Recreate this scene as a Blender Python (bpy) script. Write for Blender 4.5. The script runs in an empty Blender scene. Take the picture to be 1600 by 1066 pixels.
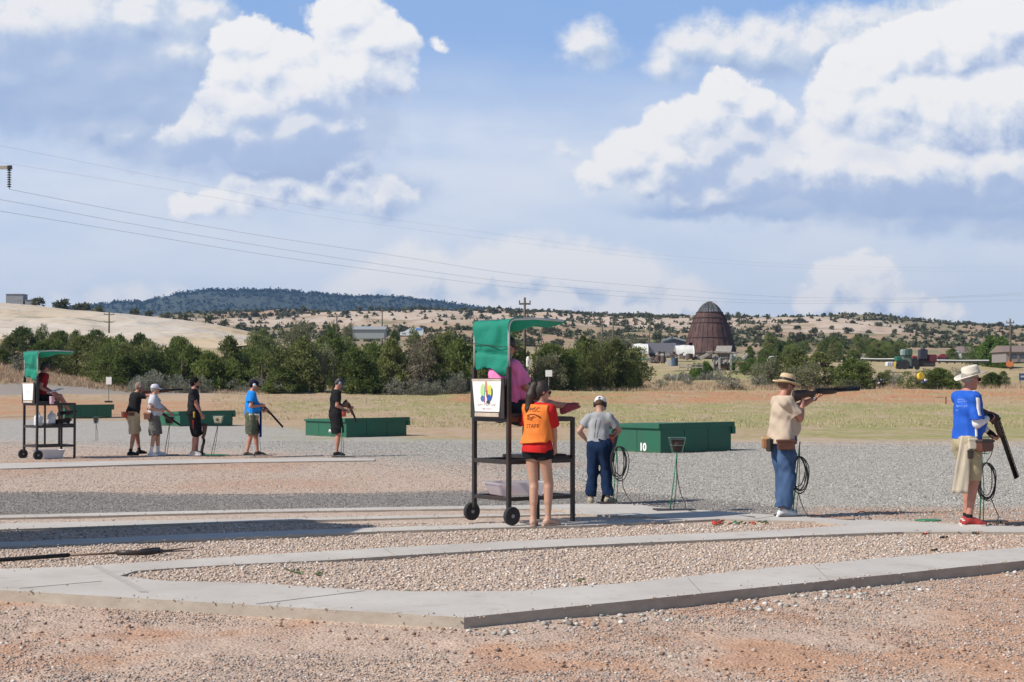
import bpy, bmesh, math, random, zlib
import numpy as np
from mathutils import Vector, Matrix, Euler
from mathutils.bvhtree import BVHTree
from mathutils.geometry import tessellate_polygon
R = math.radians
SC = bpy.context.scene
COL = SC.collection

# ------------------------------------------------------------------ camera
F = 2500.0            # focal length in photo pixels (photo 1600 x 1066)
CAMZ = 1.75
HOR = 599.0           # horizon line in the photo
PITCH = math.atan((HOR - 533.0) / F)
cam_d = bpy.data.cameras.new('camera')
cam = bpy.data.objects.new('camera', cam_d)
COL.objects.link(cam)
cam.location = (0, 0, CAMZ)
cam.rotation_euler = (R(90) + PITCH, 0, 0)
cam_d.sensor_width = 36.0
cam_d.lens = F / 1600 * 36.0
cam_d.clip_start = 0.1
cam_d.clip_end = 30000
SC.camera = cam

# ------------------------------------------------------------------ sun, sky, exposure
SUN_A = R(25)          # shadows run to the right and 25 degrees away from the camera
SUN_E = R(42)
SKY_STR = 0.11
sun_d = bpy.data.lights.new('sun', 'SUN')
sun_d.energy = 5.0
sun_d.angle = R(0.5)
sun_d.color = (1.0, 0.93, 0.82)
sun = bpy.data.objects.new('sun', sun_d)
COL.objects.link(sun)
tosun = Vector((-math.cos(SUN_A) * math.cos(SUN_E), -math.sin(SUN_A) * math.cos(SUN_E), math.sin(SUN_E)))
sun.rotation_euler = tosun.to_track_quat('Z', 'Y').to_euler()
SC.view_settings.view_transform = 'Standard'
SC.view_settings.look = 'None'
SC.view_settings.exposure = 0.0
SC.view_settings.gamma = 1.0

def world_sky():
    w = bpy.data.worlds.new('World'); SC.world = w; w.use_nodes = True
    w.cycles.sampling_method = 'MANUAL'; w.cycles.sample_map_resolution = 512
    nt = w.node_tree; nt.nodes.clear(); L = nt.links
    def N(t, **k):
        n = nt.nodes.new(t)
        for a, b in k.items(): setattr(n, a, b)
        return n
    def M(op, a, b=None, c=None, clamp=False):
        n = N('ShaderNodeMath', operation=op); n.use_clamp = clamp
        for i, v in enumerate((a, b, c)):
            if v is None: continue
            if isinstance(v, (int, float)): n.inputs[i].default_value = v
            else: L.new(v, n.inputs[i])
        return n.outputs[0]
    def V(op, a, b, scale=None):
        n = N('ShaderNodeVectorMath', operation=op)
        for i, v in enumerate((a, b)):
            if v is None: continue
            if isinstance(v, tuple): n.inputs[i].default_value = v
            else: L.new(v, n.inputs[i])
        if scale is not None: n.inputs['Scale'].default_value = scale
        return n.outputs['Value'] if op in ('DISTANCE', 'DOT_PRODUCT', 'LENGTH') else n.outputs['Vector']
    def MIX(f, a, b):
        n = N('ShaderNodeMix', data_type='RGBA')
        if isinstance(f, (int, float)): n.inputs[0].default_value = f
        else: L.new(f, n.inputs[0])
        for i, v in ((6, a), (7, b)):
            if isinstance(v, tuple): n.inputs[i].default_value = (*v, 1)
            else: L.new(v, n.inputs[i])
        return n.outputs[2]
    def SM(x, lo, hi):
        n = N('ShaderNodeMapRange', interpolation_type='SMOOTHSTEP')
        L.new(x, n.inputs[0]); n.inputs[1].default_value = lo; n.inputs[2].default_value = hi
        return n.outputs[0]
    tc = N('ShaderNodeTexCoord')
    sep = N('ShaderNodeSeparateXYZ'); L.new(tc.outputs['Generated'], sep.inputs[0])
    ay = M('MAXIMUM', M('ABSOLUTE', sep.outputs[1]), 0.02)
    # tangent-plane sky coordinates: U to the right of the range axis, W above the horizon
    U = M('MULTIPLY_ADD', M('DIVIDE', sep.outputs[0], ay), 25.0, 8.0)
    W = M('MULTIPLY', M('DIVIDE', sep.outputs[2], ay), 25.0)
    cmb = N('ShaderNodeCombineXYZ'); L.new(U, cmb.inputs[0]); L.new(W, cmb.inputs[1])
    P = cmb.outputs[0]
    def fbm(vec, scale, detail, rough, offs, col=False):
        n = N('ShaderNodeTexNoise'); n.inputs['Scale'].default_value = scale
        n.inputs['Detail'].default_value = detail; n.inputs['Roughness'].default_value = rough
        L.new(V('ADD', vec, offs), n.inputs['Vector'])
        return n.outputs['Color' if col else 'Fac']
    def warp(vec):
        c = fbm(vec, 1.7, 9.0, 0.60, (3.1, 7.7, 1.3), True)
        d = V('SCALE', V('SUBTRACT', c, (0.5, 0.5, 0.5)), None, 0.82)
        return V('ADD', vec, d)
    # cumulus puffs (azimuth px, height px, radius px) of the towering clouds
    crisp = [(388,66,42),(425,100,52),(365,118,34),(470,140,56),(452,118,45),(400,165,50),(345,150,24),(330,200,34),(395,215,46),(290,220,30),(460,205,60),(510,200,40),
             (540,22,46),(575,60,52),(560,100,50),(600,112,36),(520,60,26),(620,118,12),
             (688,64,10),(300,322,24),(335,312,22),(385,300,28),(440,296,30),(490,296,30),(520,272,26),(548,254,24),(560,292,32),(600,305,34),
             (1138,148,32),(1175,168,34),(1105,182,36),(1060,205,40),(1010,222,34),(985,250,34),(935,278,22),(1050,250,46),(1110,240,42),(1160,215,34),(1010,288,22),(1215,190,24),
             (1580,40,62),(1520,70,60),(1450,80,58),(1385,95,52),(1350,125,48),(1320,160,40),(1300,178,24),(1400,160,70),(1480,170,80),(1570,160,80),
             (1260,222,36),(1225,250,40),(1180,275,42),(1290,265,56),(1380,265,60),(1460,255,60),(1560,262,56),(1120,305,30),(1060,312,16),
             (1345,425,28),(1372,420,20),(1310,448,34),(1360,455,36),(1285,470,30),(1400,480,26),(1340,484,34),(1460,490,18),(1500,494,12)]
    soft = [(40,50,75),(120,40,80),(200,30,60),(90,100,80),(180,110,60),(10,120,60),(300,22,40),(270,85,44),(230,165,40),(140,190,42),(190,205,40),
            (925,65,32),(1045,95,28),(1085,70,34),(1135,72,44),(1200,75,46),(1270,68,44),(1340,50,44),(1420,35,42),(1510,20,46),
            (590,436,34),(660,440,52),(740,440,52),(820,434,56),(900,436,56),(980,446,54),(560,462,34),(640,480,50),(740,490,60),(860,490,70),(980,490,60),(1060,480,40),
            (160,470,16),(210,466,22),(270,462,20),(100,464,9),(890,238,10)]
    shade = [(20,130,70),(100,125,80),(180,130,70),(250,140,45),(320,165,30),(440,205,60),(520,205,55),(370,228,48),(290,232,40),(215,235,34),(570,200,40),(400,165,14),(500,165,40),(560,150,26),(600,120,24),(628,296,30),(612,322,24),
             (1190,215,40),(1150,262,56),(1090,285,40),(1200,300,40),(1265,310,40),(1350,315,44),(1450,315,48),(1560,312,52),(1380,235,30),(1345,240,26),(1230,215,30)]
    def blobs(vec, lst, soften):
        acc = None
        for (px, py, r) in lst:
            r = r * 1.17 / 100
            d = V('DISTANCE', vec, ((px / 100) * 0.72, (HOR - py) / 100, 0))
            f = M('MULTIPLY_ADD', d, -1.0, r)
            acc = f if acc is None else M('SMOOTH_MAX', acc, f, soften)
        return acc
    # flatten the z component so that only U and W count
    def flat(vec):
        return V('MULTIPLY', vec, (0.72, 1, 0))
    Pw = flat(warp(P))
    toS = (-0.12, 0.20, 0)
    Pw2 = V('ADD', flat(warp(V('ADD', P, toS))), (0, 0, 0))
    d1 = blobs(Pw, crisp, 0.10); d1s = blobs(Pw2, crisp, 0.10)
    d2 = blobs(Pw, soft, 0.16); d2s = blobs(Pw2, soft, 0.16)
    d0 = blobs(Pw, shade, 0.14); a0 = SM(d0, -0.14, 0.26)
    # light reaching the cloud: thin towards the sun = lit, thick = shaded
    def lit(a, b, k):
        return M('MULTIPLY_ADD', M('SUBTRACT', a, b), k, 0.60, clamp=True)
    # flat, shaded bases
    def band(cx, cw, lo, hi):
        a = SM(M('ABSOLUTE', M('SUBTRACT', U, cx)), cw, cw * 0.6)
        b = SM(W, hi, lo)
        return M('MULTIPLY', a, b)
    l1 = lit(d1, d1s, 1.9); l2 = lit(d2, d2s, 1.9)
    base1 = M('MULTIPLY', band(13.2, 4.4, 2.70, 3.15), SM(W, 2.35, 2.5))
    base2 = M('MULTIPLY', band(3.6, 3.0, 3.55, 4.35), SM(W, 2.9, 3.1))
    base3 = M('MULTIPLY', band(1.0, 3.8, 4.55, 5.35), SM(W, 4.0, 4.2))
    base4 = M('MULTIPLY', SM(U, 13.0, 14.6), SM(W, 4.9, 5.3))
    l1 = M('SUBTRACT', l1, M('MULTIPLY', M('ADD', base1, base2), 0.42), clamp=True)
    l2 = M('SUBTRACT', l2, M('MULTIPLY', M('ADD', M('MULTIPLY', base3, 0.8), M('ADD', M('MULTIPLY', base4, 0.5), M('MULTIPLY', base2, 0.3))), 0.55), clamp=True)
    l2 = M('ADD', l2, M('MULTIPLY', SM(W, 2.6, 1.9), 0.30), clamp=True)
    k = 1.0 / SKY_STR
    def C(r, g, b): return (r * k, g * k, b * k)
    white = C(0.95, 0.94, 0.94); grey = C(0.44, 0.54, 0.76); mid = C(0.76, 0.81, 0.90)
    ramp1 = MIX(SM(l1, 0.40, 0.80), MIX(SM(l1, 0.0, 0.55), grey, mid), white)
    ramp2 = MIX(SM(l2, 0.5, 1.0), MIX(SM(l2, 0.0, 0.6), C(0.40, 0.51, 0.73), C(0.60, 0.69, 0.83)), C(0.93, 0.92, 0.92))
    a1 = SM(d1, -0.04, 0.08); a2 = SM(d2, -0.12, 0.22)
    # thin high veil, only over the range in front
    front = M('MULTIPLY', SM(W, 14.0, 6.5), SM(sep.outputs[1], -0.1, 0.15))
    v = fbm(V('MULTIPLY', P, (0.35, 0.9, 0)), 0.9, 5.0, 0.55, (1.7, 3.3, 0))
    hz = SM(W, 5.6, 3.7)
    veil = M('MULTIPLY', M('MULTIPLY_ADD', SM(v, 0.32, 0.66), 0.38, 0.62), M('MULTIPLY', M('MULTIPLY_ADD', hz, 0.80, 0.12), front), clamp=True)
    # long flat shelf under the big right cloud
    wob = M('MULTIPLY_ADD', fbm(P, 1.6, 4.0, 0.6, (5, 5, 0)), 0.5, -0.25)
    Ww = M('ADD', W, wob)
    shelf = M('MULTIPLY', M('MULTIPLY', SM(Ww, 2.50, 2.66), SM(Ww, 3.3, 2.85)), SM(U, 9.3, 10.6))
    sky = N('ShaderNodeTexSky', sky_type='NISHITA'); sky.sun_disc = False
    sky.sun_elevation = SUN_E
    sky.sun_rotation = math.atan2(tosun.x, tosun.y)
    sky.altitude = 1700; sky.air_density = 1.1; sky.dust_density = 1.2; sky.ozone_density = 1.6
    nishita = sky.outputs[0]
    skyc = MIX(M('MULTIPLY', front, 0.75), nishita, MIX(SM(W, 5.6, 0.2), C(0.25, 0.46, 0.88), C(0.58, 0.73, 0.95)))
    c = MIX(veil, skyc, C(0.78, 0.83, 0.92))
    a1 = M('MULTIPLY', a1, front); a2 = M('MULTIPLY', a2, front); shelf = M('MULTIPLY', shelf, front)
    c = MIX(M('MULTIPLY', shelf, 0.9), c, MIX(SM(Ww, 2.65, 3.0), C(0.40, 0.53, 0.78), C(0.66, 0.74, 0.86)))
    c = MIX(M('MULTIPLY', a2, 0.93), c, ramp2)
    c = MIX(M('MULTIPLY', M('MULTIPLY', a0, front), 0.72), c, MIX(SM(v, 0.35, 0.65), C(0.40, 0.52, 0.76), C(0.52, 0.62, 0.81)))
    lowfade = SM(W, 0.6, 2.2)
    a1 = M('MULTIPLY', a1, M('MULTIPLY_ADD', lowfade, 0.03, 0.97))
    c = MIX(a1, c, MIX(M('MULTIPLY', SM(d0, -0.02, 0.34), M('MULTIPLY_ADD', SM(l1, 0.3, 0.8), -0.50, 0.80)), ramp1, C(0.47, 0.58, 0.80)))
    bg = N('ShaderNodeBackground'); bg.inputs[1].default_value = SKY_STR
    L.new(c, bg.inputs[0])
    out = N('ShaderNodeOutputWorld'); L.new(bg.outputs[0], out.inputs[0])
world_sky()
# ------------------------------------------------------------------ projection helpers
_RM = Euler((R(90) + PITCH, 0, 0)).to_matrix()
def ray(px, py):
    d = _RM @ Vector(((px - 800) / F, (533 - py) / F, -1.0))
    return d / d.y
def G(px, py, z=0.0):
    d = ray(px, py); t = (z - CAMZ) / d.z
    return Vector((d.x * t, t, z))
def PT(px, py, Y):
    d = ray(px, py)
    return Vector((d.x * Y, Y, CAMZ + d.z * Y))
def zat(py, Y):
    return PT(800, py, Y).z

# ------------------------------------------------------------------ numpy noise
def _h(ix, iy, seed):
    n = (ix.astype(np.int64) * 374761393 + iy.astype(np.int64) * 668265263 + seed * 1442695041) & 0x7fffffff
    n = ((n ^ (n >> 13)) * 1274126177) & 0x7fffffff
    return ((n ^ (n >> 16)) & 0xffff) / 65535.0
def vnoise(x, y, seed=0):
    ix = np.floor(x); iy = np.floor(y); fx = x - ix; fy = y - iy
    fx = fx * fx * (3 - 2 * fx); fy = fy * fy * (3 - 2 * fy)
    a = _h(ix, iy, seed); b = _h(ix + 1, iy, seed); c = _h(ix, iy + 1, seed); d = _h(ix + 1, iy + 1, seed)
    return (a * (1 - fx) + b * fx) * (1 - fy) + (c * (1 - fx) + d * fx) * fy
def fbm2(x, y, oct=4, seed=0, rough=0.5):
    s = 0; a = 1; t = 0
    for i in range(oct):
        s = s + a * vnoise(x * 2 ** i + 17.3 * i, y * 2 ** i + 5.1 * i, seed + i); t += a; a *= rough
    return s / t

# ------------------------------------------------------------------ materials
MATS = {}
def mat(name, color, rough=0.8, var=0.12, vscale=6.0, bump=0.0, bscale=30.0, metal=0.0, color2=None, coat=0.0, detail=4.0, trans=0.0, stretch=(1, 1, 1), spec=0.5, sheen=0.0):
    """plain procedural material: base colour broken up by noise, bumped by noise"""
    if name in MATS: return MATS[name]
    m = bpy.data.materials.new(name); m.use_nodes = True; nt = m.node_tree; L = nt.links
    b = nt.nodes['Principled BSDF']
    b.inputs['Roughness'].default_value = rough; b.inputs['Metallic'].default_value = metal
    b.inputs['Specular IOR Level'].default_value = spec
    if coat: b.inputs['Coat Weight'].default_value = coat
    if sheen: b.inputs['Sheen Weight'].default_value = sheen
    tc = nt.nodes.new('ShaderNodeTexCoord'); mp = nt.nodes.new('ShaderNodeMapping')
    mp.inputs['Scale'].default_value = stretch
    L.new(tc.outputs['Object'], mp.inputs[0])
    n = nt.nodes.new('ShaderNodeTexNoise'); n.inputs['Scale'].default_value = vscale; n.inputs['Detail'].default_value = detail
    L.new(mp.outputs[0], n.inputs['Vector'])
    mx = nt.nodes.new('ShaderNodeMix'); mx.data_type = 'RGBA'
    if color2 is None:
        color2 = tuple(c * (1 - 2 * var) for c in color); color = tuple(min(1, c * (1 + var)) for c in color)
    mr = nt.nodes.new('ShaderNodeMapRange'); mr.inputs[1].default_value = 0.3; mr.inputs[2].default_value = 0.7
    L.new(n.outputs['Fac'], mr.inputs[0]); L.new(mr.outputs[0], mx.inputs[0])
    mx.inputs[6].default_value = (*color2, 1); mx.inputs[7].default_value = (*color, 1)
    L.new(mx.outputs[2], b.inputs['Base Color'])
    if bump:
        nb = nt.nodes.new('ShaderNodeTexNoise'); nb.inputs['Scale'].default_value = bscale; nb.inputs['Detail'].default_value = 3
        L.new(mp.outputs[0], nb.inputs['Vector'])
        bp = nt.nodes.new('ShaderNodeBump'); bp.inputs['Strength'].default_value = 0.6; bp.inputs['Distance'].default_value = bump
        L.new(nb.outputs['Fac'], bp.inputs['Height']); L.new(bp.outputs[0], b.inputs['Normal'])
    MATS[name] = m
    return m

# ------------------------------------------------------------------ mesh assembly
class MB:
    """collects verts/faces, then becomes ONE mesh object"""
    def __init__(s): s.v = []; s.f = []
    def add(s, vs, fs):
        o = len(s.v); s.v.extend([tuple(v) for v in vs]); s.f.extend([tuple(i + o for i in f) for f in fs]); return s
    def box(s, c, size, rot=None, taper=1.0):
        hx, hy, hz = size[0] / 2, size[1] / 2, size[2] / 2
        vs = []
        for z, k in ((-hz, 1), (hz, taper)):
            for x, y in ((-hx, -hy), (hx, -hy), (hx, hy), (-hx, hy)): vs.append(Vector((x * k, y * k, z)))
        if rot is not None: vs = [rot @ v for v in vs]
        vs = [v + Vector(c) for v in vs]
        return s.add(vs, [(3, 2, 1, 0), (4, 5, 6, 7), (0, 1, 5, 4), (1, 2, 6, 5), (2, 3, 7, 6), (3, 0, 4, 7)])
    def bar(s, a, b, w, h=None, up=(0, 0, 1)):
        a = Vector(a); b = Vector(b); h = h or w; d = (b - a); L = d.length; d.normalize(); u = Vector(up)
        if abs(d.dot(u)) > 0.98: u = Vector((0, 1, 0))
        sd = d.cross(u).normalized(); u = sd.cross(d)
        vs = [p + sd * (i * w / 2) + u * (j * h / 2) for p in (a, b) for i, j in ((-1, -1), (1, -1), (1, 1), (-1, 1))]
        return s.add(vs, [(0, 1, 2, 3), (7, 6, 5, 4), (0, 4, 5, 1), (1, 5, 6, 2), (2, 6, 7, 3), (3, 7, 4, 0)])
    def tube(s, pts, r, n=8, r2=None, caps=True, closed=False):
        pts = [Vector(p) for p in pts]; m = len(pts)
        rs = r if isinstance(r, (list, tuple)) else [r + ((r2 if r2 is not None else r) - r) * i / max(1, m - 1) for i in range(m)]
        vs = []; prev = None
        for i, p in enumerate(pts):
            if closed: t = pts[(i + 1) % m] - pts[i - 1]
            else: t = (pts[min(i + 1, m - 1)] - pts[max(i - 1, 0)])
            t.normalize()
            if prev is None:
                u = t.cross(Vector((0, 0, 1)));
                if u.length < 1e-3: u = t.cross(Vector((0, 1, 0)))
            else: u = prev - t * prev.dot(t)
            u.normalize(); prev = u; w = t.cross(u)
            for k in range(n):
                a = 2 * math.pi * k / n; vs.append(p + (u * math.cos(a) + w * math.sin(a)) * rs[i])
        fs = []
        for i in range(m - 1 + (1 if closed else 0)):
            j = (i + 1) % m
            for k in range(n): fs.append((i * n + k, i * n + (k + 1) % n, j * n + (k + 1) % n, j * n + k))
        if caps and not closed:
            fs.append(tuple(range(n - 1, -1, -1))); fs.append(tuple((m - 1) * n + k for k in range(n)))
        return s.add(vs, fs)
    def lathe(s, prof, n=24, c=(0, 0, 0), rot=None, sx=1.0, sy=1.0, fn=None):
        vs = []
        for (r, z) in prof:
            for k in range(n):
                a = 2 * math.pi * k / n; v = Vector((r * math.cos(a) * sx, r * math.sin(a) * sy, z))
                if fn: v = fn(v, a)
                if rot is not None: v = rot @ v
                vs.append(v + Vector(c))
        fs = []
        for i in range(len(prof) - 1):
            for k in range(n): fs.append((i * n + k, i * n + (k + 1) % n, (i + 1) * n + (k + 1) % n, (i + 1) * n + k))
        if prof[0][0] > 0: fs.append(tuple(range(n - 1, -1, -1)))
        if prof[-1][0] > 0: fs.append(tuple((len(prof) - 1) * n + k for k in range(n)))
        return s.add(vs, fs)
    def build(s, name, m, parent=None, smooth=False, bevel=0, loc=None, solid=0):
        me = bpy.data.meshes.new(name); me.from_pydata([tuple(v) for v in s.v], [], s.f); me.update()
        return obj(name, me, m, parent, smooth, bevel, loc, solid)
def obj(name, me, m, parent=None, smooth=False, bevel=0, loc=None, solid=0):
    o = bpy.data.objects.new(name, me); COL.objects.link(o)
    if m is not None: me.materials.append(m)
    if parent is not None: o.parent = parent
    if loc is not None: o.location = loc
    if smooth:
        me.polygons.foreach_set('use_smooth', np.ones(len(me.polygons), bool))
    if solid:
        md = o.modifiers.new('solid', 'SOLIDIFY'); md.thickness = solid; md.offset = 0
    if bevel:
        md = o.modifiers.new('bevel', 'BEVEL'); md.width = bevel; md.segments = 2; md.limit_method = 'ANGLE'
    return o
def npmesh(name, v, f):
    """mesh from numpy verts (n,3) and faces (m,k)"""
    me = bpy.data.meshes.new(name); v = np.asarray(v, np.float32); f = np.asarray(f, np.int32)
    me.vertices.add(len(v)); me.vertices.foreach_set('co', v.ravel())
    k = f.shape[1]
    me.loops.add(f.size); me.loops.foreach_set('vertex_index', f.ravel())
    me.polygons.add(len(f)); me.polygons.foreach_set('loop_start', np.arange(0, f.size, k, dtype=np.int32))
    me.update(calc_edges=True)
    return me
def thing(name, label, cat, loc=(0, 0, 0), rz=0, group=None):
    o = bpy.data.objects.new(name, None); COL.objects.link(o); o.empty_display_size = 0.2
    o.location = loc; o.rotation_euler = (0, 0, rz)
    return tag(o, label, cat, group)
def tag(o, label, cat, group=None):
    o['label'] = label; o['category'] = cat
    if group: o['group'] = group
    return o
def struct(o): o['kind'] = 'structure'; return o
def stuff(o, label, cat):
    o['kind'] = 'stuff'; o['label'] = label; o['category'] = cat; return o
def copy_thing(o, loc, rz=None, scale=None, label=None, group=None):
    c = o.copy(); COL.objects.link(c); c.location = loc
    if rz is not None: c.rotation_euler = (0, 0, rz)
    if scale is not None: c.scale = scale if hasattr(scale, '__len__') else (scale,) * 3
    if label: c['label'] = label
    if group: c['group'] = group
    for ch in o.children:
        d = ch.copy(); COL.objects.link(d); d.parent = c
        for g in ch.children:
            e = g.copy(); COL.objects.link(e); e.parent = d
    return c
def text_mesh(txt, size, name='lettering', extrude=0.002, bold=0.0, align='CENTER'):
    cu = bpy.data.curves.new(name, 'FONT'); cu.body = txt; cu.size = size; cu.extrude = extrude; cu.offset = bold
    cu.align_x = align; cu.align_y = 'CENTER'
    o = bpy.data.objects.new(name, cu); COL.objects.link(o)
    dg = bpy.context.evaluated_depsgraph_get(); me = bpy.data.meshes.new_from_object(o.evaluated_get(dg))
    bpy.data.objects.remove(o); bpy.data.curves.remove(cu)
    return me
# ================================================================== GROUND
TPX = np.array([-600, 0, 200, 400, 700, 1000, 1300, 1600, 2200], float)
TY = [80, 100, 120, 140, 180, 250, 350, 450, 600, 750, 900]
TPY = [[653.7] * 9,
       [618, 623, 628, 628, 630, 630, 630, 630, 630],
       [560, 575, 607, 611, 612, 613, 614, 614, 614],
       [545, 562, 600, 602, 602, 603, 603, 603, 603],
       [538, 550, 576, 582, 588, 592, 592, 592, 592],
       [528, 535, 545, 555, 566, 574, 575, 577, 577],
       [522, 528, 532, 540, 548, 556, 558, 561, 561],
       [518, 520, 523, 530, 534, 544, 545, 549, 549],
       [512, 512, 515, 518, 516, 522, 527, 535, 537],
       [500, 502, 501, 500, 498, 503, 507, 519, 522],
       [492, 493, 492, 490.5, 489.5, 492.5, 498, 509, 514]]
_TZ = np.array([[zat(p, Y) for p in row] for Y, row in zip(TY, TPY)])
_SLABFRONT = [G(-1500, 831, 0.1), G(725, 965, 0.1), G(2600, 774.3, 0.1)]
def front_side(x, y):
    a, b, c = _SLABFRONT
    t1 = (b.x - a.x) * (y - a.y) - (b.y - a.y) * (x - a.x)
    t2 = (c.x - b.x) * (y - b.y) - (c.y - b.y) * (x - b.x)
    d1 = t1 / math.hypot(b.x - a.x, b.y - a.y); d2 = t2 / math.hypot(c.x - b.x, c.y - b.y)
    return np.minimum(d1, d2)            # > 0 behind the slab's outer edge, < 0 on the camera's side
def ground_z(x, y, fine=True):
    x = np.asarray(x, float); y = np.asarray(y, float)
    yy = np.maximum(y, 1.0); px = 800 + F * x / yy
    # far terrain from the table
    cols = np.stack([np.interp(px, TPX, row) for row in _TZ])          # (rows, n)
    Y = np.clip(y, 80, 900); k = np.clip(np.searchsorted(TY, Y, side='right') - 1, 0, len(TY) - 2)
    ty = np.array(TY, float); t = (Y - ty[k]) / (ty[k + 1] - ty[k])
    idx = np.arange(x.size).reshape(x.shape) if x.ndim else None
    c2 = cols.reshape(len(TY), -1); kk = k.ravel(); ii = np.arange(kk.size)
    z = (c2[kk, ii] * (1 - t.ravel()) + c2[kk + 1, ii] * t.ravel()).reshape(x.shape)
    z = np.where(y < 80, 0, z)
    z = np.where(y > 900, z - np.minimum((y - 900) * 0.12, 45), z)
    fs = front_side(x, y)
    near = np.where(fs > 0.15, 0.075, np.where(fs > 0.02, 0.01 + (fs - .02) * 0.5, 0.012))
    near = np.where(y > 60, near * np.clip((80 - y) / 20, 0, 1), near)
    z = z + near
    if fine:
        a = np.clip((y - 85) / 60, 0, 1)
        z = z + (fbm2(x * 0.9, y * 0.9, 3, 3) - 0.5) * 0.035 * np.clip(1 - (y - 60) / 40, 0, 1)
        z = z + (fbm2(x * 3.5 + 7, y * 3.5, 4, 13, .6) - 0.5) * 0.055 * np.clip(-fs * 5 - .1, 0, 1) * (y < 30)
        z = z + (fbm2(x * 0.12, y * 0.12, 4, 7) - 0.5) * 0.9 * a + (fbm2(x * 0.015, y * 0.02, 4, 9) - 0.5) * 10 * np.clip((y - 300) / 300, 0, 1)
    return z
def gz(x, y): return float(ground_z(np.array([x]), np.array([y]))[0])
def on_ground(px, Y):
    x = (px - 800) / F * Y
    return Vector((x, Y, gz(x, Y)))

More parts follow.
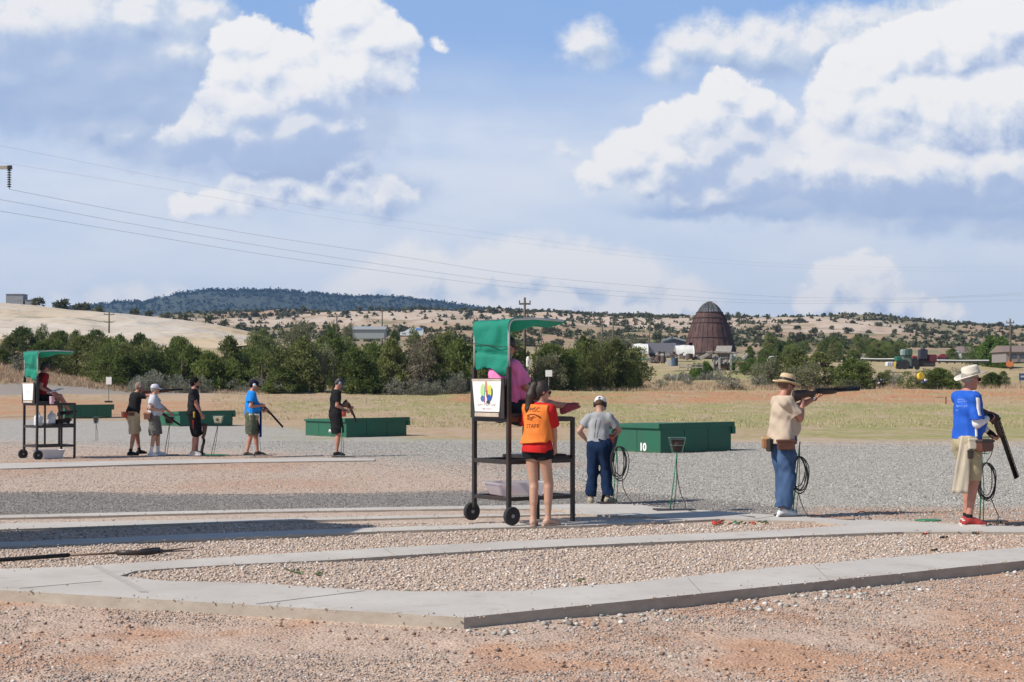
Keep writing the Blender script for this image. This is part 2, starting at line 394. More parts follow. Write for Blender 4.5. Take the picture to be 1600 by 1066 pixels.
def build_ground():
    ts = np.concatenate([np.linspace(-1.3, -0.5, 14)[:-1], np.linspace(-0.5, 0.5, 520), np.linspace(0.5, 1.3, 14)[1:]])
    Y = [-15, -10, -5, -1, 2, 4, 6, 7, 7.8]; y = 8.2
    while y < 30: Y.append(y); y += 0.07
    while y < 1000: Y.append(y); y *= 1.006
    Y += [1100, 1300, 1700, 2400, 4000, 8000, 15000]
    Y = np.array(Y); T, YY = np.meshgrid(ts, Y); X = T * (YY * 0.75 + 16)
    Z = ground_z(X, YY)
    n, m = T.shape
    v = np.stack([X, YY, Z], -1).reshape(-1, 3)
    i = np.arange((n - 1) * m).reshape(n - 1, m)[:, :-1].ravel()
    f = np.stack([i, i + 1, i + m + 1, i + m], -1)
    me = npmesh('ground', v, f)
    x = v[:, 0]; y = v[:, 1]; yy = np.maximum(y, 1); px = 800 + F * x / yy
    # image row of the same spot on flat ground, used as a coordinate along the range
    py = HOR + (CAMZ - 0.08) * F / yy
    w1 = (fbm2(x * .5, y * .25, 4, 21) - .5); w2 = (fbm2(x * 1.7, y * .8, 4, 33) - .5)
    def st(a, lo, hi):
        t = np.clip((a - lo) / (hi - lo), 0, 1); return t * t * (3 - 2 * t)
    def curve(xs, ys): return np.interp(px, xs, ys)
    # flat-ground rows (real rows of the photo lie a little off beyond 80 m, where the land rises)
    jit = w1 * 16 + w2 * 8
    g_top = curve([0, 200, 400, 640, 900, 1200, 1600], [648, 652, 661, 680, 688, 692, 697])
    g_bot = curve([0, 200, 420, 600, 700, 800, 1000, 1200, 1400, 1600], [690, 694, 704, 716, 722, 738, 770, 792, 806, 818])
    grey = st(py + jit * .5, g_top - 2, g_top + 3) * (1 - st(py + jit, g_bot - 8, g_bot + 14))
    l_top = curve([0, 400, 800, 1000, 1200, 1400], [768, 771, 765, 770, 788, 800])
    l_bot = curve([0, 400, 800, 1000, 1200, 1400], [806, 797, 792, 792, 806, 812])
    lane = st(py + jit * .35, l_top - 3, l_top + 5) * (1 - st(py, l_bot - 3, l_bot + 2)) * (1 - st(px, 1130, 1330))
    far = st(y, 44, 62)
    # red soil
    orange = np.zeros_like(x)
    f1 = fbm2(x * .35 + 9, y * .12, 4, 51)
    orange = np.maximum(orange, st(f1, .54, .70) * st(py, 700, 720) * (1 - st(py, 755, 772)) * .55)
    orange = np.maximum(orange, st(px, 1180, 1300) * st(py, 785, 800) * (1 - st(py, 828, 838)) * st(fbm2(x, y, 3, 61), .25, .5))
    orange = np.maximum(orange, (1 - st(px, 250, 480)) * st(y, 78, 86) * (1 - st(y, 98, 102)) * .7)
    orange = np.maximum(orange, st(px, 560, 700) * (1 - st(px, 1680, 1900)) * st(y, 98, 103) * (1 - st(y, 122, 128)) * st(fbm2(x * .09, y * .06, 3, 71), .30, .50))
    fg = fbm2(x * 1.1 + 3, y * .8, 4, 81)
    front = 1 - st(front_side(x, y), -.05, .02)
    orange = np.maximum(orange, front * st(fg, .50, .66) * .8)
    orange = np.maximum(orange, st(px, 1420, 1500) * st(py, 792, 800) * .5)
    # grass
    g1 = fbm2(x * .06, y * .035, 4, 91)
    grass = st(y, 44.5, 50) * st(px, 330, 620) * st(g1 + w2 * .25, .42, .60)
    grass = np.maximum(grass, st(y, 84, 90) * (1 - st(y, 96, 102)) * .8 * st(px, 300, 500))
    grass = np.maximum(grass, st(y, 124, 150) * .55)
    dry = st(y, 44.5, 50) * np.where(py < g_top + 4, 1, 0)
    pale = st(y, 620, 680) * st(fbm2(x * .012, y * .004, 4, 101), .50, .64)
    pale = np.maximum(pale, st(y, 600, 640) * st(px, 1200, 1250) * (1 - st(px, 1400, 1450)) * (1 - st(y, 700, 740)))
    pale = np.maximum(pale, st(y, 600, 680) * (1 - st(px, 760, 850)) * st(fbm2(x * .01, y * .01, 3, 111), .3, .4))
    road = np.zeros_like(x)
    rc = np.interp(px, [-300, 0, 400, 760, 900], [100, 105, 117, 136, 150])
    road = st(y, rc - 3.5, rc - 2.5) * (1 - st(y, rc + 3.5, rc + 5)) * (1 - st(px, 760, 900))
    road = np.maximum(road, st(px, 1030, 1060) * (1 - st(px, 1110, 1140)) * st(y, 178, 182) * (1 - st(y, 200, 206)))
    scrub = st(y, 300, 420)
    peb = (1 - far) * (1 - .55 * front)
    for nm, ch in (('soil_a', (grey, lane, orange, grass)), ('soil_b', (pale, road, scrub, np.maximum(dry, st(y, 70, 85)))), ('soil_c', (peb, front, far, far))):
        at = me.color_attributes.new(nm, 'FLOAT_COLOR', 'POINT')
        at.data.foreach_set('color', np.stack(ch, -1).astype(np.float32).ravel())
    m = bpy.data.materials.new('ground_soil'); m.use_nodes = True; nt = m.node_tree; L = nt.links
    bs = nt.nodes['Principled BSDF']; bs.inputs['Roughness'].default_value = 0.95; bs.inputs['Specular IOR Level'].default_value = 0.15
    def N(t, **k):
        q = nt.nodes.new(t)
        for a, b in k.items(): setattr(q, a, b)
        return q
    def attr(nm):
        a = N('ShaderNodeAttribute', attribute_name=nm); s = N('ShaderNodeSeparateColor'); L.new(a.outputs['Color'], s.inputs[0])
        return s.outputs[0], s.outputs[1], s.outputs[2], a.outputs['Alpha']
    A = attr('soil_a'); B = attr('soil_b'); Cc = attr('soil_c')
    def mix(f, a, b):
        q = N('ShaderNodeMix', data_type='RGBA')
        if isinstance(f, float): q.inputs[0].default_value = f
        else: L.new(f, q.inputs[0])
        for i, vv in ((6, a), (7, b)):
            if isinstance(vv, tuple): q.inputs[i].default_value = (*vv, 1)
            else: L.new(vv, q.inputs[i])
        return q.outputs[2]
    def math_(op, a, b=None, clamp=False):
        q = N('ShaderNodeMath', operation=op); q.use_clamp = clamp
        for i, vv in enumerate((a, b)):
            if vv is None: continue
            if isinstance(vv, (int, float)): q.inputs[i].default_value = vv
            else: L.new(vv, q.inputs[i])
        return q.outputs[0]
    geo = N('ShaderNodeNewGeometry'); pos = geo.outputs['Position']
    def noise(s, d=4, r=.55, sc=(1, 1, 1)):
        mp = N('ShaderNodeMapping'); mp.inputs['Scale'].default_value = sc; L.new(pos, mp.inputs[0])
        q = N('ShaderNodeTexNoise'); q.inputs['Scale'].default_value = s; q.inputs['Detail'].default_value = d; q.inputs['Roughness'].default_value = r
        L.new(mp.outputs[0], q.inputs['Vector']); return q.outputs['Fac']
    def sm(x, lo, hi):
        q = N('ShaderNodeMapRange', interpolation_type='SMOOTHSTEP'); L.new(x, q.inputs[0]); q.inputs[1].default_value = lo; q.inputs[2].default_value = hi
        return q.outputs[0]
    def vor(s):
        q = N('ShaderNodeTexVoronoi', feature='F1'); q.inputs['Scale'].default_value = s; L.new(pos, q.inputs['Vector']); return q
    def ramp(f, stops):
        q = N('ShaderNodeValToRGB'); L.new(f, q.inputs[0]); e = q.color_ramp.elements
        e[0].position, e[0].color = stops[0][0], (*stops[0][1], 1); e[1].position, e[1].color = stops[-1][0], (*stops[-1][1], 1)
        for p, c in stops[1:-1]:
            k = e.new(p); k.color = (*c, 1)
        return q.outputs[0]
    n1 = noise(1.3, 5); n2 = noise(9, 5); n3 = noise(60, 3)
    v1 = vor(48.0); v2 = vor(17.0)
    rnd = N('ShaderNodeSeparateColor'); L.new(v1.outputs['Color'], rnd.inputs[0])
    rnd2 = N('ShaderNodeSeparateColor'); L.new(v2.outputs['Color'], rnd2.inputs[0])
    tan_p = ramp(rnd.outputs[0], [(0, (.25, .20, .18)), (.25, (.46, .35, .28)), (.6, (.58, .45, .36)), (.85, (.62, .50, .42)), (1, (.72, .66, .60))])
    grey_p = ramp(rnd.outputs[0], [(0, (.17, .165, .155)), (.3, (.33, .315, .29)), (.7, (.47, .445, .405)), (1, (.66, .64, .59))])
    grey_p2 = ramp(rnd2.outputs[0], [(0, (.20, .19, .18)), (.5, (.40, .385, .355)), (1, (.60, .575, .53))])
    grey_p = mix(.5, grey_p, grey_p2)
    soil = mix(sm(n2, .3, .7), (.47, .33, .25), (.55, .41, .32))
    col = mix(math_('MULTIPLY', Cc[0], .85), soil, tan_p)
    col = mix(math_('MULTIPLY', A[0], .92), col, grey_p)
    col = mix(math_('MULTIPLY', A[1], .85), col, mix(sm(n3, .3, .7), (.21, .20, .195), (.30, .285, .27)))
    col = mix(math_('MULTIPLY', A[2], .8), col, mix(sm(n2, .3, .7), (.44, .22, .12), (.54, .29, .17)))
    ng = noise(.55, 6, .65, (1, .5, 1)); ng2 = noise(3.0, 4, .6, (1, .4, 1))
    drycol = mix(sm(ng2, .35, .65), (.42, .29, .18), (.49, .37, .24))
    col = mix(math_('MULTIPLY', B[3], sm(ng, .25, .6)), col, drycol)
    gcol = mix(sm(ng2, .3, .7), (.275, .275, .105), (.39, .355, .165))
    col = mix(math_('MULTIPLY', A[3], sm(ng, .30, .60)), col, gcol)
    col = mix(math_('MULTIPLY', A[2], math_('MULTIPLY', Cc[2], sm(noise(.3, 5), .38, .55))), col, (.50, .25, .14))
    col = mix(B[1], col, (.34, .30, .265))
    ns = noise(.09, 6, .7, (1, .45, 1)); hillc = mix(sm(noise(.02, 5), .4, .6), (.29, .235, .155), (.40, .275, .185))
    hillc = mix(sm(ns, .5, .6), hillc, (.24, .23, .13))
    col = mix(B[2], col, hillc)
    col = mix(math_('MULTIPLY', B[0], sm(noise(.05, 5, .6), .36, .5)), col, mix(sm(ns, .4, .7), (.56, .46, .37), (.48, .34, .25)))
    L.new(col, bs.inputs['Base Color'])
    # relief: pebbles on the gravel, clods and footprints on the soil
    pe = math_('MULTIPLY', sm(v1.outputs['Distance'], .02, .0), 1.0)
    h1 = math_('MULTIPLY', math_('SUBTRACT', 1.0, v1.outputs['Distance']), math_('ADD', math_('MULTIPLY', rnd.outputs[1], .8), .2))
    b1 = N('ShaderNodeBump'); b1.inputs['Distance'].default_value = .016; b1.inputs['Strength'].default_value = .9; L.new(h1, b1.inputs['Height'])
    b2 = N('ShaderNodeBump'); b2.inputs['Distance'].default_value = .014; b2.inputs['Strength'].default_value = .8; L.new(n2, b2.inputs['Height']); L.new(b1.outputs[0], b2.inputs['Normal'])
    L.new(b2.outputs[0], bs.inputs['Normal'])
    struct(obj('ground', me, m, smooth=True))
build_ground()

# ------------------------------------------------------------------ concrete walks
def concrete():
    m = bpy.data.materials.new('concrete'); m.use_nodes = True; nt = m.node_tree; L = nt.links
    b = nt.nodes['Principled BSDF']; b.inputs['Roughness'].default_value = .85; b.inputs['Specular IOR Level'].default_value = .25
    g = nt.nodes.new('ShaderNodeNewGeometry')
    def noise(s, d, r=.6, sc=(1, 1, 1)):
        mp = nt.nodes.new('ShaderNodeMapping'); mp.inputs['Scale'].default_value = sc; L.new(g.outputs['Position'], mp.inputs[0])
        q = nt.nodes.new('ShaderNodeTexNoise'); q.inputs['Scale'].default_value = s; q.inputs['Detail'].default_value = d; q.inputs['Roughness'].default_value = r
        L.new(mp.outputs[0], q.inputs[0]); return q.outputs['Fac']
    def mixc(f, lo, hi, a, c):
        mr = nt.nodes.new('ShaderNodeMapRange'); L.new(f, mr.inputs[0]); mr.inputs[1].default_value = lo; mr.inputs[2].default_value = hi
        q = nt.nodes.new('ShaderNodeMix'); q.data_type = 'RGBA'; L.new(mr.outputs[0], q.inputs[0])
        for i, v in ((6, a), (7, c)):
            if isinstance(v, tuple): q.inputs[i].default_value = (*v, 1)
            else: L.new(v, q.inputs[i])
        return q.outputs[2]
    c = mixc(noise(1.1, 6), .3, .7, (.46, .425, .39), (.56, .53, .49))
    c = mixc(noise(2.3, 7, .7), .56, .72, c, (.40, .36, .32))
    c = mixc(noise(7, 5, .7), .58, .76, c, (.44, .36, .29))          # dust stains
    c = mixc(noise(90, 2), .3, .7, mixc(noise(30, 3), .2, .3, (.3, .28, .27), c), c)
    # the cast sides get a darker colour to deepen their shade
    sn = nt.nodes.new('ShaderNodeSeparateXYZ'); L.new(g.outputs['True Normal'], sn.inputs[0])
    c = mixc(sn.outputs[2], .3, .6, mixc(noise(5, 6, .7, (1, 1, 2)), .3, .7, (.34, .285, .235), (.46, .41, .35)), c)
    L.new(c, b.inputs['Base Color'])
    bp = nt.nodes.new('ShaderNodeBump'); bp.inputs['Distance'].default_value = .004; bp.inputs['Strength'].default_value = .5
    L.new(noise(45, 4, .6, (1, 1, 1)), bp.inputs['Height']); L.new(bp.outputs[0], b.inputs['Normal'])
    return m
CONC = concrete()
A_OUT = [(-370,900),(725,965),(2000,835.5),(1600,823),(1425,815),(1300,810),(1200,804),(1025,792.5),(995,788),(912,787),(850,789),(725,790.5),(400,796),(0,805),(-400,815),
 (-400,820),(0,809.5),(400,800),(725,795),(862,795),(912,800),(880,801.2),(800,802.5),(400,810),(0,817.5),(-400,826),
 (-400,841),(0,827.5),(400,814.5),(800,806),(900,803),(1012,807.5),(1050,809.5),(907,814),(800,817.5),(600,824),(400,830.5),(0,847),(-400,863),
 (-400,872),(0,854.5),(400,839),(600,830),(800,824),(907,821),(1025,816),(1125,811),(1200,813),(1275,815),(1320,821),(1200,829),(1000,837),(800,845.5),(600,856),(400,867),(200,880),(100,886),(0,889),(-360,900.3)]
A_HOLE = [(187,900),(250,907),(400,911),(550,921),(650,924),(800,923.5),(975,911),(1200,887),(1400,870),(1600,855),(1880,833),(1600,831.5),(1412,831),(1325,834),(1200,839.5),(1000,848),(800,857.5),(675,865),(500,876),(400,880.5),(275,887.5),(212,892)]
B_OUT = [(-100,735),(0,732.5),(240,725),(400,722),(585,719.5),(586,717),(480,715.5),(300,717.5),(0,724),(-100,726)]
def slab(name, loops, z, depth=.22):
    P = [[G(px, py, z) for px, py in lp] for lp in loops]
    out = []
    for lp in P:                          # split long edges and wobble them a little (cast edges are never straight)
        q = []
        for i, a in enumerate(lp):
            b = lp[(i + 1) % len(lp)]; L = (b - a).length; n = max(1, int(L / .35))
            for k in range(n):
                p = a.lerp(b, k / n)
                if k: p = p + Vector((random.uniform(-.006, .006), random.uniform(-.008, .008), 0))
                q.append(p)
        out.append(q)
    tris = tessellate_polygon(out)
    flat = [p for lp in out for p in lp]; bm = bmesh.new()
    top = [bm.verts.new(p) for p in flat]
    for t in tris:
        try: f = bm.faces.new([top[i] for i in t])
        except ValueError: continue
        if f.normal.length == 0: f.normal_update()
    bm.normal_update()
    for f in bm.faces:
        if f.normal.z < 0: f.normal_flip()
    o = 0
    for lp in out:
        n = len(lp)
        bev = [bm.verts.new(p + Vector((0, 0, -.012))) for p in lp]
        low = [bm.verts.new(p + Vector((0, 0, -depth))) for p in lp]
        for i in range(n):
            j = (i + 1) % n
            try: bm.faces.new((top[o + i], bev[i], bev[j], top[o + j])); bm.faces.new((bev[i], low[i], low[j], bev[j]))
            except ValueError: pass
        o += n
    me = bpy.data.meshes.new(name); bm.to_mesh(me); bm.free()
    ob = obj(name, me, CONC); struct(ob); return ob
random.seed(5)
slab('concrete_path', [A_OUT, A_HOLE], .10)
slab('concrete_pad', [B_OUT], .10)
# saw-cut control joints: thin dirt-filled lines across the walks
jm = MB()
for a, b in (((30,919.5),(160,908)),((400,944),(570,923)),((1097,927),(1075,903.5)),((1296,907),(1270,882)),((620,869.5),(600,857)),((1180,811),(1215,805.5))):
    pa = G(*a, .1025); pb = G(*b, .1025); jm.bar(pa, pb, .004, .003)
struct(jm.build('control_joint', mat('joint_dirt', (.26, .23, .20), .95)))

# faint curved tyre scuff across the front walk
sc_ = [(150,884),(165,892),(180,900),(196,908),(212,917),(226,925)]
v = []
for i, (x, y) in enumerate(sc_):
    p = G(x, y, .1035); w_ = .035; v += [(p.x - w_, p.y, p.z), (p.x + w_, p.y, p.z)]
scm = MB(); scm.add(v, [(2 * i, 2 * i + 1, 2 * i + 3, 2 * i + 2) for i in range(len(sc_) - 1)])
struct(scm.build('tyre_scuff', mat('scuffed_concrete', (.39, .365, .34), .9, color2=(.46, .43, .40), vscale=9)))
# ================================================================== FAR LAND
def ridge(name, crest, Y0, Y1, m, drop, amp, seed, rows=40, step=4, back=0.3, shape=1.6, col=None):
    """heightfield whose crest follows crest=[(px,py)] at distance Y1 and falls towards Y0"""
    pxs = np.arange(crest[0][0], crest[-1][0] + 1, step); pys = np.interp(pxs, [c[0] for c in crest], [c[1] for c in crest])
    v = []; total = int(rows * (1 + back))
    T = np.linspace(0, 1 + back, total)
    zc = np.array([zat(p, Y1) for p in pys])
    rowsv = []
    for t in T:
        Y = Y0 + (Y1 - Y0) * t
        x = (pxs - 800) / F * Y1 * (1 - .12 * (1 - t))
        base = drop
        s = np.clip(t, 0, 1); hgt = base + (zc - base) * (1 - (1 - s) ** shape)
        if t > 1: hgt = zc - (t - 1) / back * (zc - base) * .6
        nz = (fbm2(x / (Y1 * .02), np.full_like(x, Y) / (Y1 * .03), 5, seed) - .5) * amp * (math.sin(min(t, 1) * math.pi) * .9 + .1)
        rowsv.append(np.stack([x, np.full_like(x, Y), hgt + nz], -1))
    v = np.array(rowsv); n, k = v.shape[:2]
    i = np.arange((n - 1) * k).reshape(n - 1, k)[:, :-1].ravel()
    f = np.stack([i, i + 1, i + k + 1, i + k], -1)
    return obj(name, npmesh(name, v.reshape(-1, 3), f), m, smooth=True), v
def rock_mat():
    m = bpy.data.materials.new('sandstone'); m.use_nodes = True; nt = m.node_tree; L = nt.links
    b = nt.nodes['Principled BSDF']; b.inputs['Roughness'].default_value = .95
    g = nt.nodes.new('ShaderNodeNewGeometry')
    def noise(s, d, sc):
        mp = nt.nodes.new('ShaderNodeMapping'); mp.inputs['Scale'].default_value = sc; L.new(g.outputs['Position'], mp.inputs[0])
        q = nt.nodes.new('ShaderNodeTexNoise'); q.inputs['Scale'].default_value = s; q.inputs['Detail'].default_value = d; L.new(mp.outputs[0], q.inputs[0]); return q.outputs['Fac']
    def mixc(f, lo, hi, a, c):
        mr = nt.nodes.new('ShaderNodeMapRange'); L.new(f, mr.inputs[0]); mr.inputs[1].default_value = lo; mr.inputs[2].default_value = hi
        q = nt.nodes.new('ShaderNodeMix'); q.data_type = 'RGBA'; L.new(mr.outputs[0], q.inputs[0])
        for i, v in ((6, a), (7, c)):
            if isinstance(v, tuple): q.inputs[i].default_value = (*v, 1)
            else: L.new(v, q.inputs[i])
        return q.outputs[2]
    c = mixc(noise(.025, 4, (1, 1, 1)), .4, .62, (.60, .53, .45), (.60, .45, .27))
    c = mixc(noise(.5, 5, (.3, 1, 3)), .60, .72, c, (.46, .38, .28))
    c = mixc(noise(.14, 6, (.4, 1, 1.5)), .62, .70, c, (.30, .28, .19))
    L.new(c, b.inputs['Base Color'])
    bp = nt.nodes.new('ShaderNodeBump'); bp.inputs['Distance'].default_value = .8; L.new(noise(.3, 5, (.3, 1, 4)), bp.inputs['Height']); L.new(bp.outputs[0], b.inputs['Normal'])
    return m
ROCK = rock_mat()
hill, HV = ridge('hill', [(-500, 462), (-200, 464), (0, 473), (60, 478), (110, 484), (200, 491), (270, 499), (330, 506), (380, 516), (420, 526), (450, 540)], 290, 420, ROCK, 8.0, 2.2, 11, 46, 3, .4, 1.35)
struct(hill)
# forested table mountain, its trees as relief on the surface and a ragged crest
mm = mat('forest_slope', (.045, .065, .052), .95, vscale=.012, color2=(.065, .080, .062), bump=6.0, bscale=.05, detail=8)
crest = [(90, 492), (130, 483), (200, 475), (262, 470), (285, 463), (330, 457), (372, 455), (400, 455), (450, 458), (500, 461), (550, 465), (600, 466), (640, 470), (690, 475), (740, 482), (790, 489), (850, 496)]
mesa, MV = ridge('mesa', crest, 2300, 3000, mm, 60, 26, 13, 46, 3, .3, 1.5)
struct(mesa)
# ================================================================== loose stones lying on the near ground (real relief)
def stones(name, n, seed, region, smin, smax, label, m, z=None):
    rng = np.random.default_rng(seed); X, Y = region(rng, n); n = len(X)
    Z = ground_z(X, Y) if z is None else np.full(n, z)
    base = np.array([(1, 0, 0), (0, 1, 0), (-1, 0, 0), (0, -1, 0), (0, 0, 1), (0, 0, -1), (.6, .6, .62), (-.62, .55, .5), (-.55, -.6, .6), (.58, -.6, .5)], float)
    faces = np.array([(0, 6, 9), (0, 1, 6), (1, 7, 6), (1, 2, 7), (2, 8, 7), (2, 3, 8), (3, 9, 8), (3, 0, 9), (6, 4, 9), (6, 7, 4), (7, 8, 4), (8, 9, 4), (0, 5, 1), (1, 5, 2), (2, 5, 3), (3, 5, 0)])
    s = smin + (smax - smin) * rng.random(n) ** 2.6
    B = base[None] * (1 + rng.normal(0, .16, (n, 10, 1))) * np.array([1, 1, .7]) * (s[:, None, None] * rng.uniform(.7, 1.2, (n, 1, 3)))
    a = rng.uniform(0, 6.28, n); c, t = np.cos(a), np.sin(a)
    x = B[..., 0] * c[:, None] - B[..., 1] * t[:, None]; y = B[..., 0] * t[:, None] + B[..., 1] * c[:, None]
    V = np.stack([x + X[:, None], y + Y[:, None], B[..., 2] + (Z + s * .22)[:, None]], -1).reshape(-1, 3)
    Fc = (faces[None] + (np.arange(n) * 10)[:, None, None]).reshape(-1, 3)
    me = npmesh(name, V, Fc)
    at = me.color_attributes.new('tone', 'FLOAT_COLOR', 'POINT')
    r1 = np.repeat(rng.random(n), 10); r2 = np.repeat(rng.random(n), 10)
    at.data.foreach_set('color', np.stack([r1, r2, r1, r1], -1).astype(np.float32).ravel())
    return stuff(obj(name, me, m), label, 'gravel')
def stone_mat(name, stops):
    m = bpy.data.materials.new(name); m.use_nodes = True; nt = m.node_tree; L = nt.links
    b = nt.nodes['Principled BSDF']; b.inputs['Roughness'].default_value = .85; b.inputs['Specular IOR Level'].default_value = .25
    a = nt.nodes.new('ShaderNodeAttribute'); a.attribute_name = 'tone'; s = nt.nodes.new('ShaderNodeSeparateColor'); L.new(a.outputs['Color'], s.inputs[0])
    q = nt.nodes.new('ShaderNodeValToRGB'); L.new(s.outputs[0], q.inputs[0]); e = q.color_ramp.elements
    e[0].position, e[0].color = stops[0][0], (*stops[0][1], 1); e[1].position, e[1].color = stops[-1][0], (*stops[-1][1], 1)
    for p, c in stops[1:-1]: k = e.new(p); k.color = (*c, 1)
    L.new(q.outputs[0], b.inputs['Base Color']); return m
TAN = stone_mat('tan_stone', [(0, (.20, .17, .16)), (.15, (.38, .31, .27)), (.4, (.52, .41, .33)), (.7, (.62, .48, .38)), (.9, (.56, .50, .45)), (1, (.78, .74, .69))])
MIXS = stone_mat('mixed_stone', [(0, (.22, .19, .18)), (.25, (.36, .31, .28)), (.5, (.48, .37, .30)), (.75, (.52, .36, .27)), (.92, (.47, .43, .40)), (1, (.72, .68, .64))])
CLOD = stone_mat('clod_stone', [(0, (.18, .13, .11)), (.35, (.34, .22, .16)), (.7, (.48, .33, .25)), (.93, (.50, .42, .36)), (1, (.66, .61, .56))])
GREY = stone_mat('grey_stone', [(0, (.17, .16, .15)), (.3, (.32, .305, .28)), (.7, (.46, .435, .395)), (.92, (.58, .55, .50)), (1, (.74, .73, .70))])
def band_region(y0, y1, cond, spread=.40):
    def f(rng, n):
        Y = rng.uniform(y0, y1, n * 2); X = rng.uniform(-spread, spread, n * 2) * Y
        k = cond(X, Y); return X[k][:n], Y[k][:n]
    return f
fgn = lambda x, y: fbm2(x * 1.3 + 40, y * 1.0, 4, 55)
stones('gravel_foreground', 90000, 1, band_region(8.3, 15.5, lambda x, y: (front_side(x, y) < -.01) & (fgn(x, y) + np.random.default_rng(0).random(x.shape) * .25 > .60)), .003, .012, 'mixed small gravel lying on the pinkish foreground dirt', MIXS)
stones('clods', 2200, 31, band_region(8.4, 14.5, lambda x, y: (front_side(x, y) < -.03) & (fbm2(x * .9, y * .9, 3, 66) > .42)), .007, .021, 'reddish clods and larger stones on the foreground dirt', CLOD)
stones('gravel_drift', 9000, 9, band_region(8.5, 16, lambda x, y: (front_side(x, y) < -.015) & (front_side(x, y) > -.5) & (x > -.3) & (fbm2(x * 2.1, y * 2.1, 3, 77) > .47)), .005, .030, 'loose gravel gathered along the edge of the concrete walk', GREY)
def inside(x, y): return (front_side(x, y) > .30)
stones('gravel_between_walks', 88000, 2, band_region(11, 19.2, inside), .0045, .0185, 'tan pebbles filling the ground between the concrete walks', TAN)
def grey_region(x, y):
    px = 800 + F * x / y; py = HOR + (CAMZ - .08) * F / y
    jt = np.random.default_rng(5).random(px.shape) * 30
    return (py + jt < np.interp(px, [0, 200, 420, 600, 1000, 1300, 1600], [700, 704, 716, 735, 790, 815, 828]))
stones('gravel_range', 150000, 3, band_region(19.5, 46, grey_region), .006, .017, 'grey gravel spread over the range behind the shooters', GREY)
def tan_region(x, y):
    px = 800 + F * x / y; py = HOR + (CAMZ - .08) * F / y
    return (px < 1000) & (py > np.interp(px, [0, 400, 600, 800, 1000], [690, 712, 722, 738, 765])) & (py < np.interp(px, [0, 400, 800, 1000], [770, 770, 766, 770]))
def lane_region(x, y):
    px = 800 + F * x / y; py = HOR + (CAMZ - .08) * F / y
    return (px < 1260) & (py > np.interp(px, [0, 400, 800, 1000, 1200, 1400], [768, 771, 765, 770, 788, 800])) & (py < np.interp(px, [0, 400, 800, 1000, 1200, 1400], [804, 796, 790, 789, 803, 810]))
DARKS = stone_mat('dark_lane_stone', [(0, (.12, .115, .11)), (.4, (.22, .21, .20)), (.8, (.32, .30, .28)), (1, (.52, .49, .45))])
stones('gravel_lane', 60000, 12, band_region(19.5, 25.5, lane_region), .004, .013, 'fine dark grey gravel of the strip behind the walks', DARKS)
stones('gravel_lot', 70000, 4, band_region(22, 46, tan_region), .006, .016, 'tan gravel between the two rows of shooters', TAN)

def spill(rng, n):
    """stones kicked onto the walks, thickest along their edges"""
    X = []; Y = []
    for lp in (A_OUT, A_HOLE):
        P = [G(px, py, .1) for px, py in lp]; sgn = 1 if lp is A_OUT else 1
        for i, a in enumerate(P):
            b = P[(i + 1) % len(P)]; L = (b - a).length; k = int(L * n)
            if abs(a.x) > 12: continue
            for q in range(k):
                p = a.lerp(b, rng.random()); d = rng.exponential(.05) + .01; nrm = Vector((-(b - a).y, (b - a).x, 0)).normalized()
                for s in (1, -1): X.append(p.x + nrm.x * d * s); Y.append(p.y + nrm.y * d * s)
    return np.array(X), np.array(Y)
stones('gravel_spill', 9, 21, spill, .004, .013, 'small stones kicked onto the edges of the concrete walks', TAN, z=.103)
rw = random.Random(9)
for i, (px, py) in enumerate(((462,896),(470,897.5),(455,894),(505,897),(498,899),(1236,838.5),(905,909),(112,918),(640,925))):
    p = G(px, py, .08); b = MB(); z0 = gz(p.x, p.y)
    for k in range(9):
        a = rw.uniform(0, 6.28); l = rw.uniform(.025, .06); w = .008; d = Vector((math.cos(a), math.sin(a), 0)); s = Vector((-d.y, d.x, 0)) * w; q = Vector((p.x, p.y, z0))
        b.add([q - s, q + s, q + d * l * .6 + Vector((0, 0, l * .5)) + s, q + d * l + Vector((0, 0, l * .35)), q + d * l * .6 + Vector((0, 0, l * .5)) - s], [(0, 1, 2, 3, 4)])
    tag(b.build('weed', mat('weed_green', (.20, .25, .12), .8)), ('small green weed in the gravel of the long front strip' if i < 5 else 'tiny weed at the edge of a concrete walk'), 'weed', 'weeds in the gravel strip' if i < 5 else 'weeds at the walk edges')
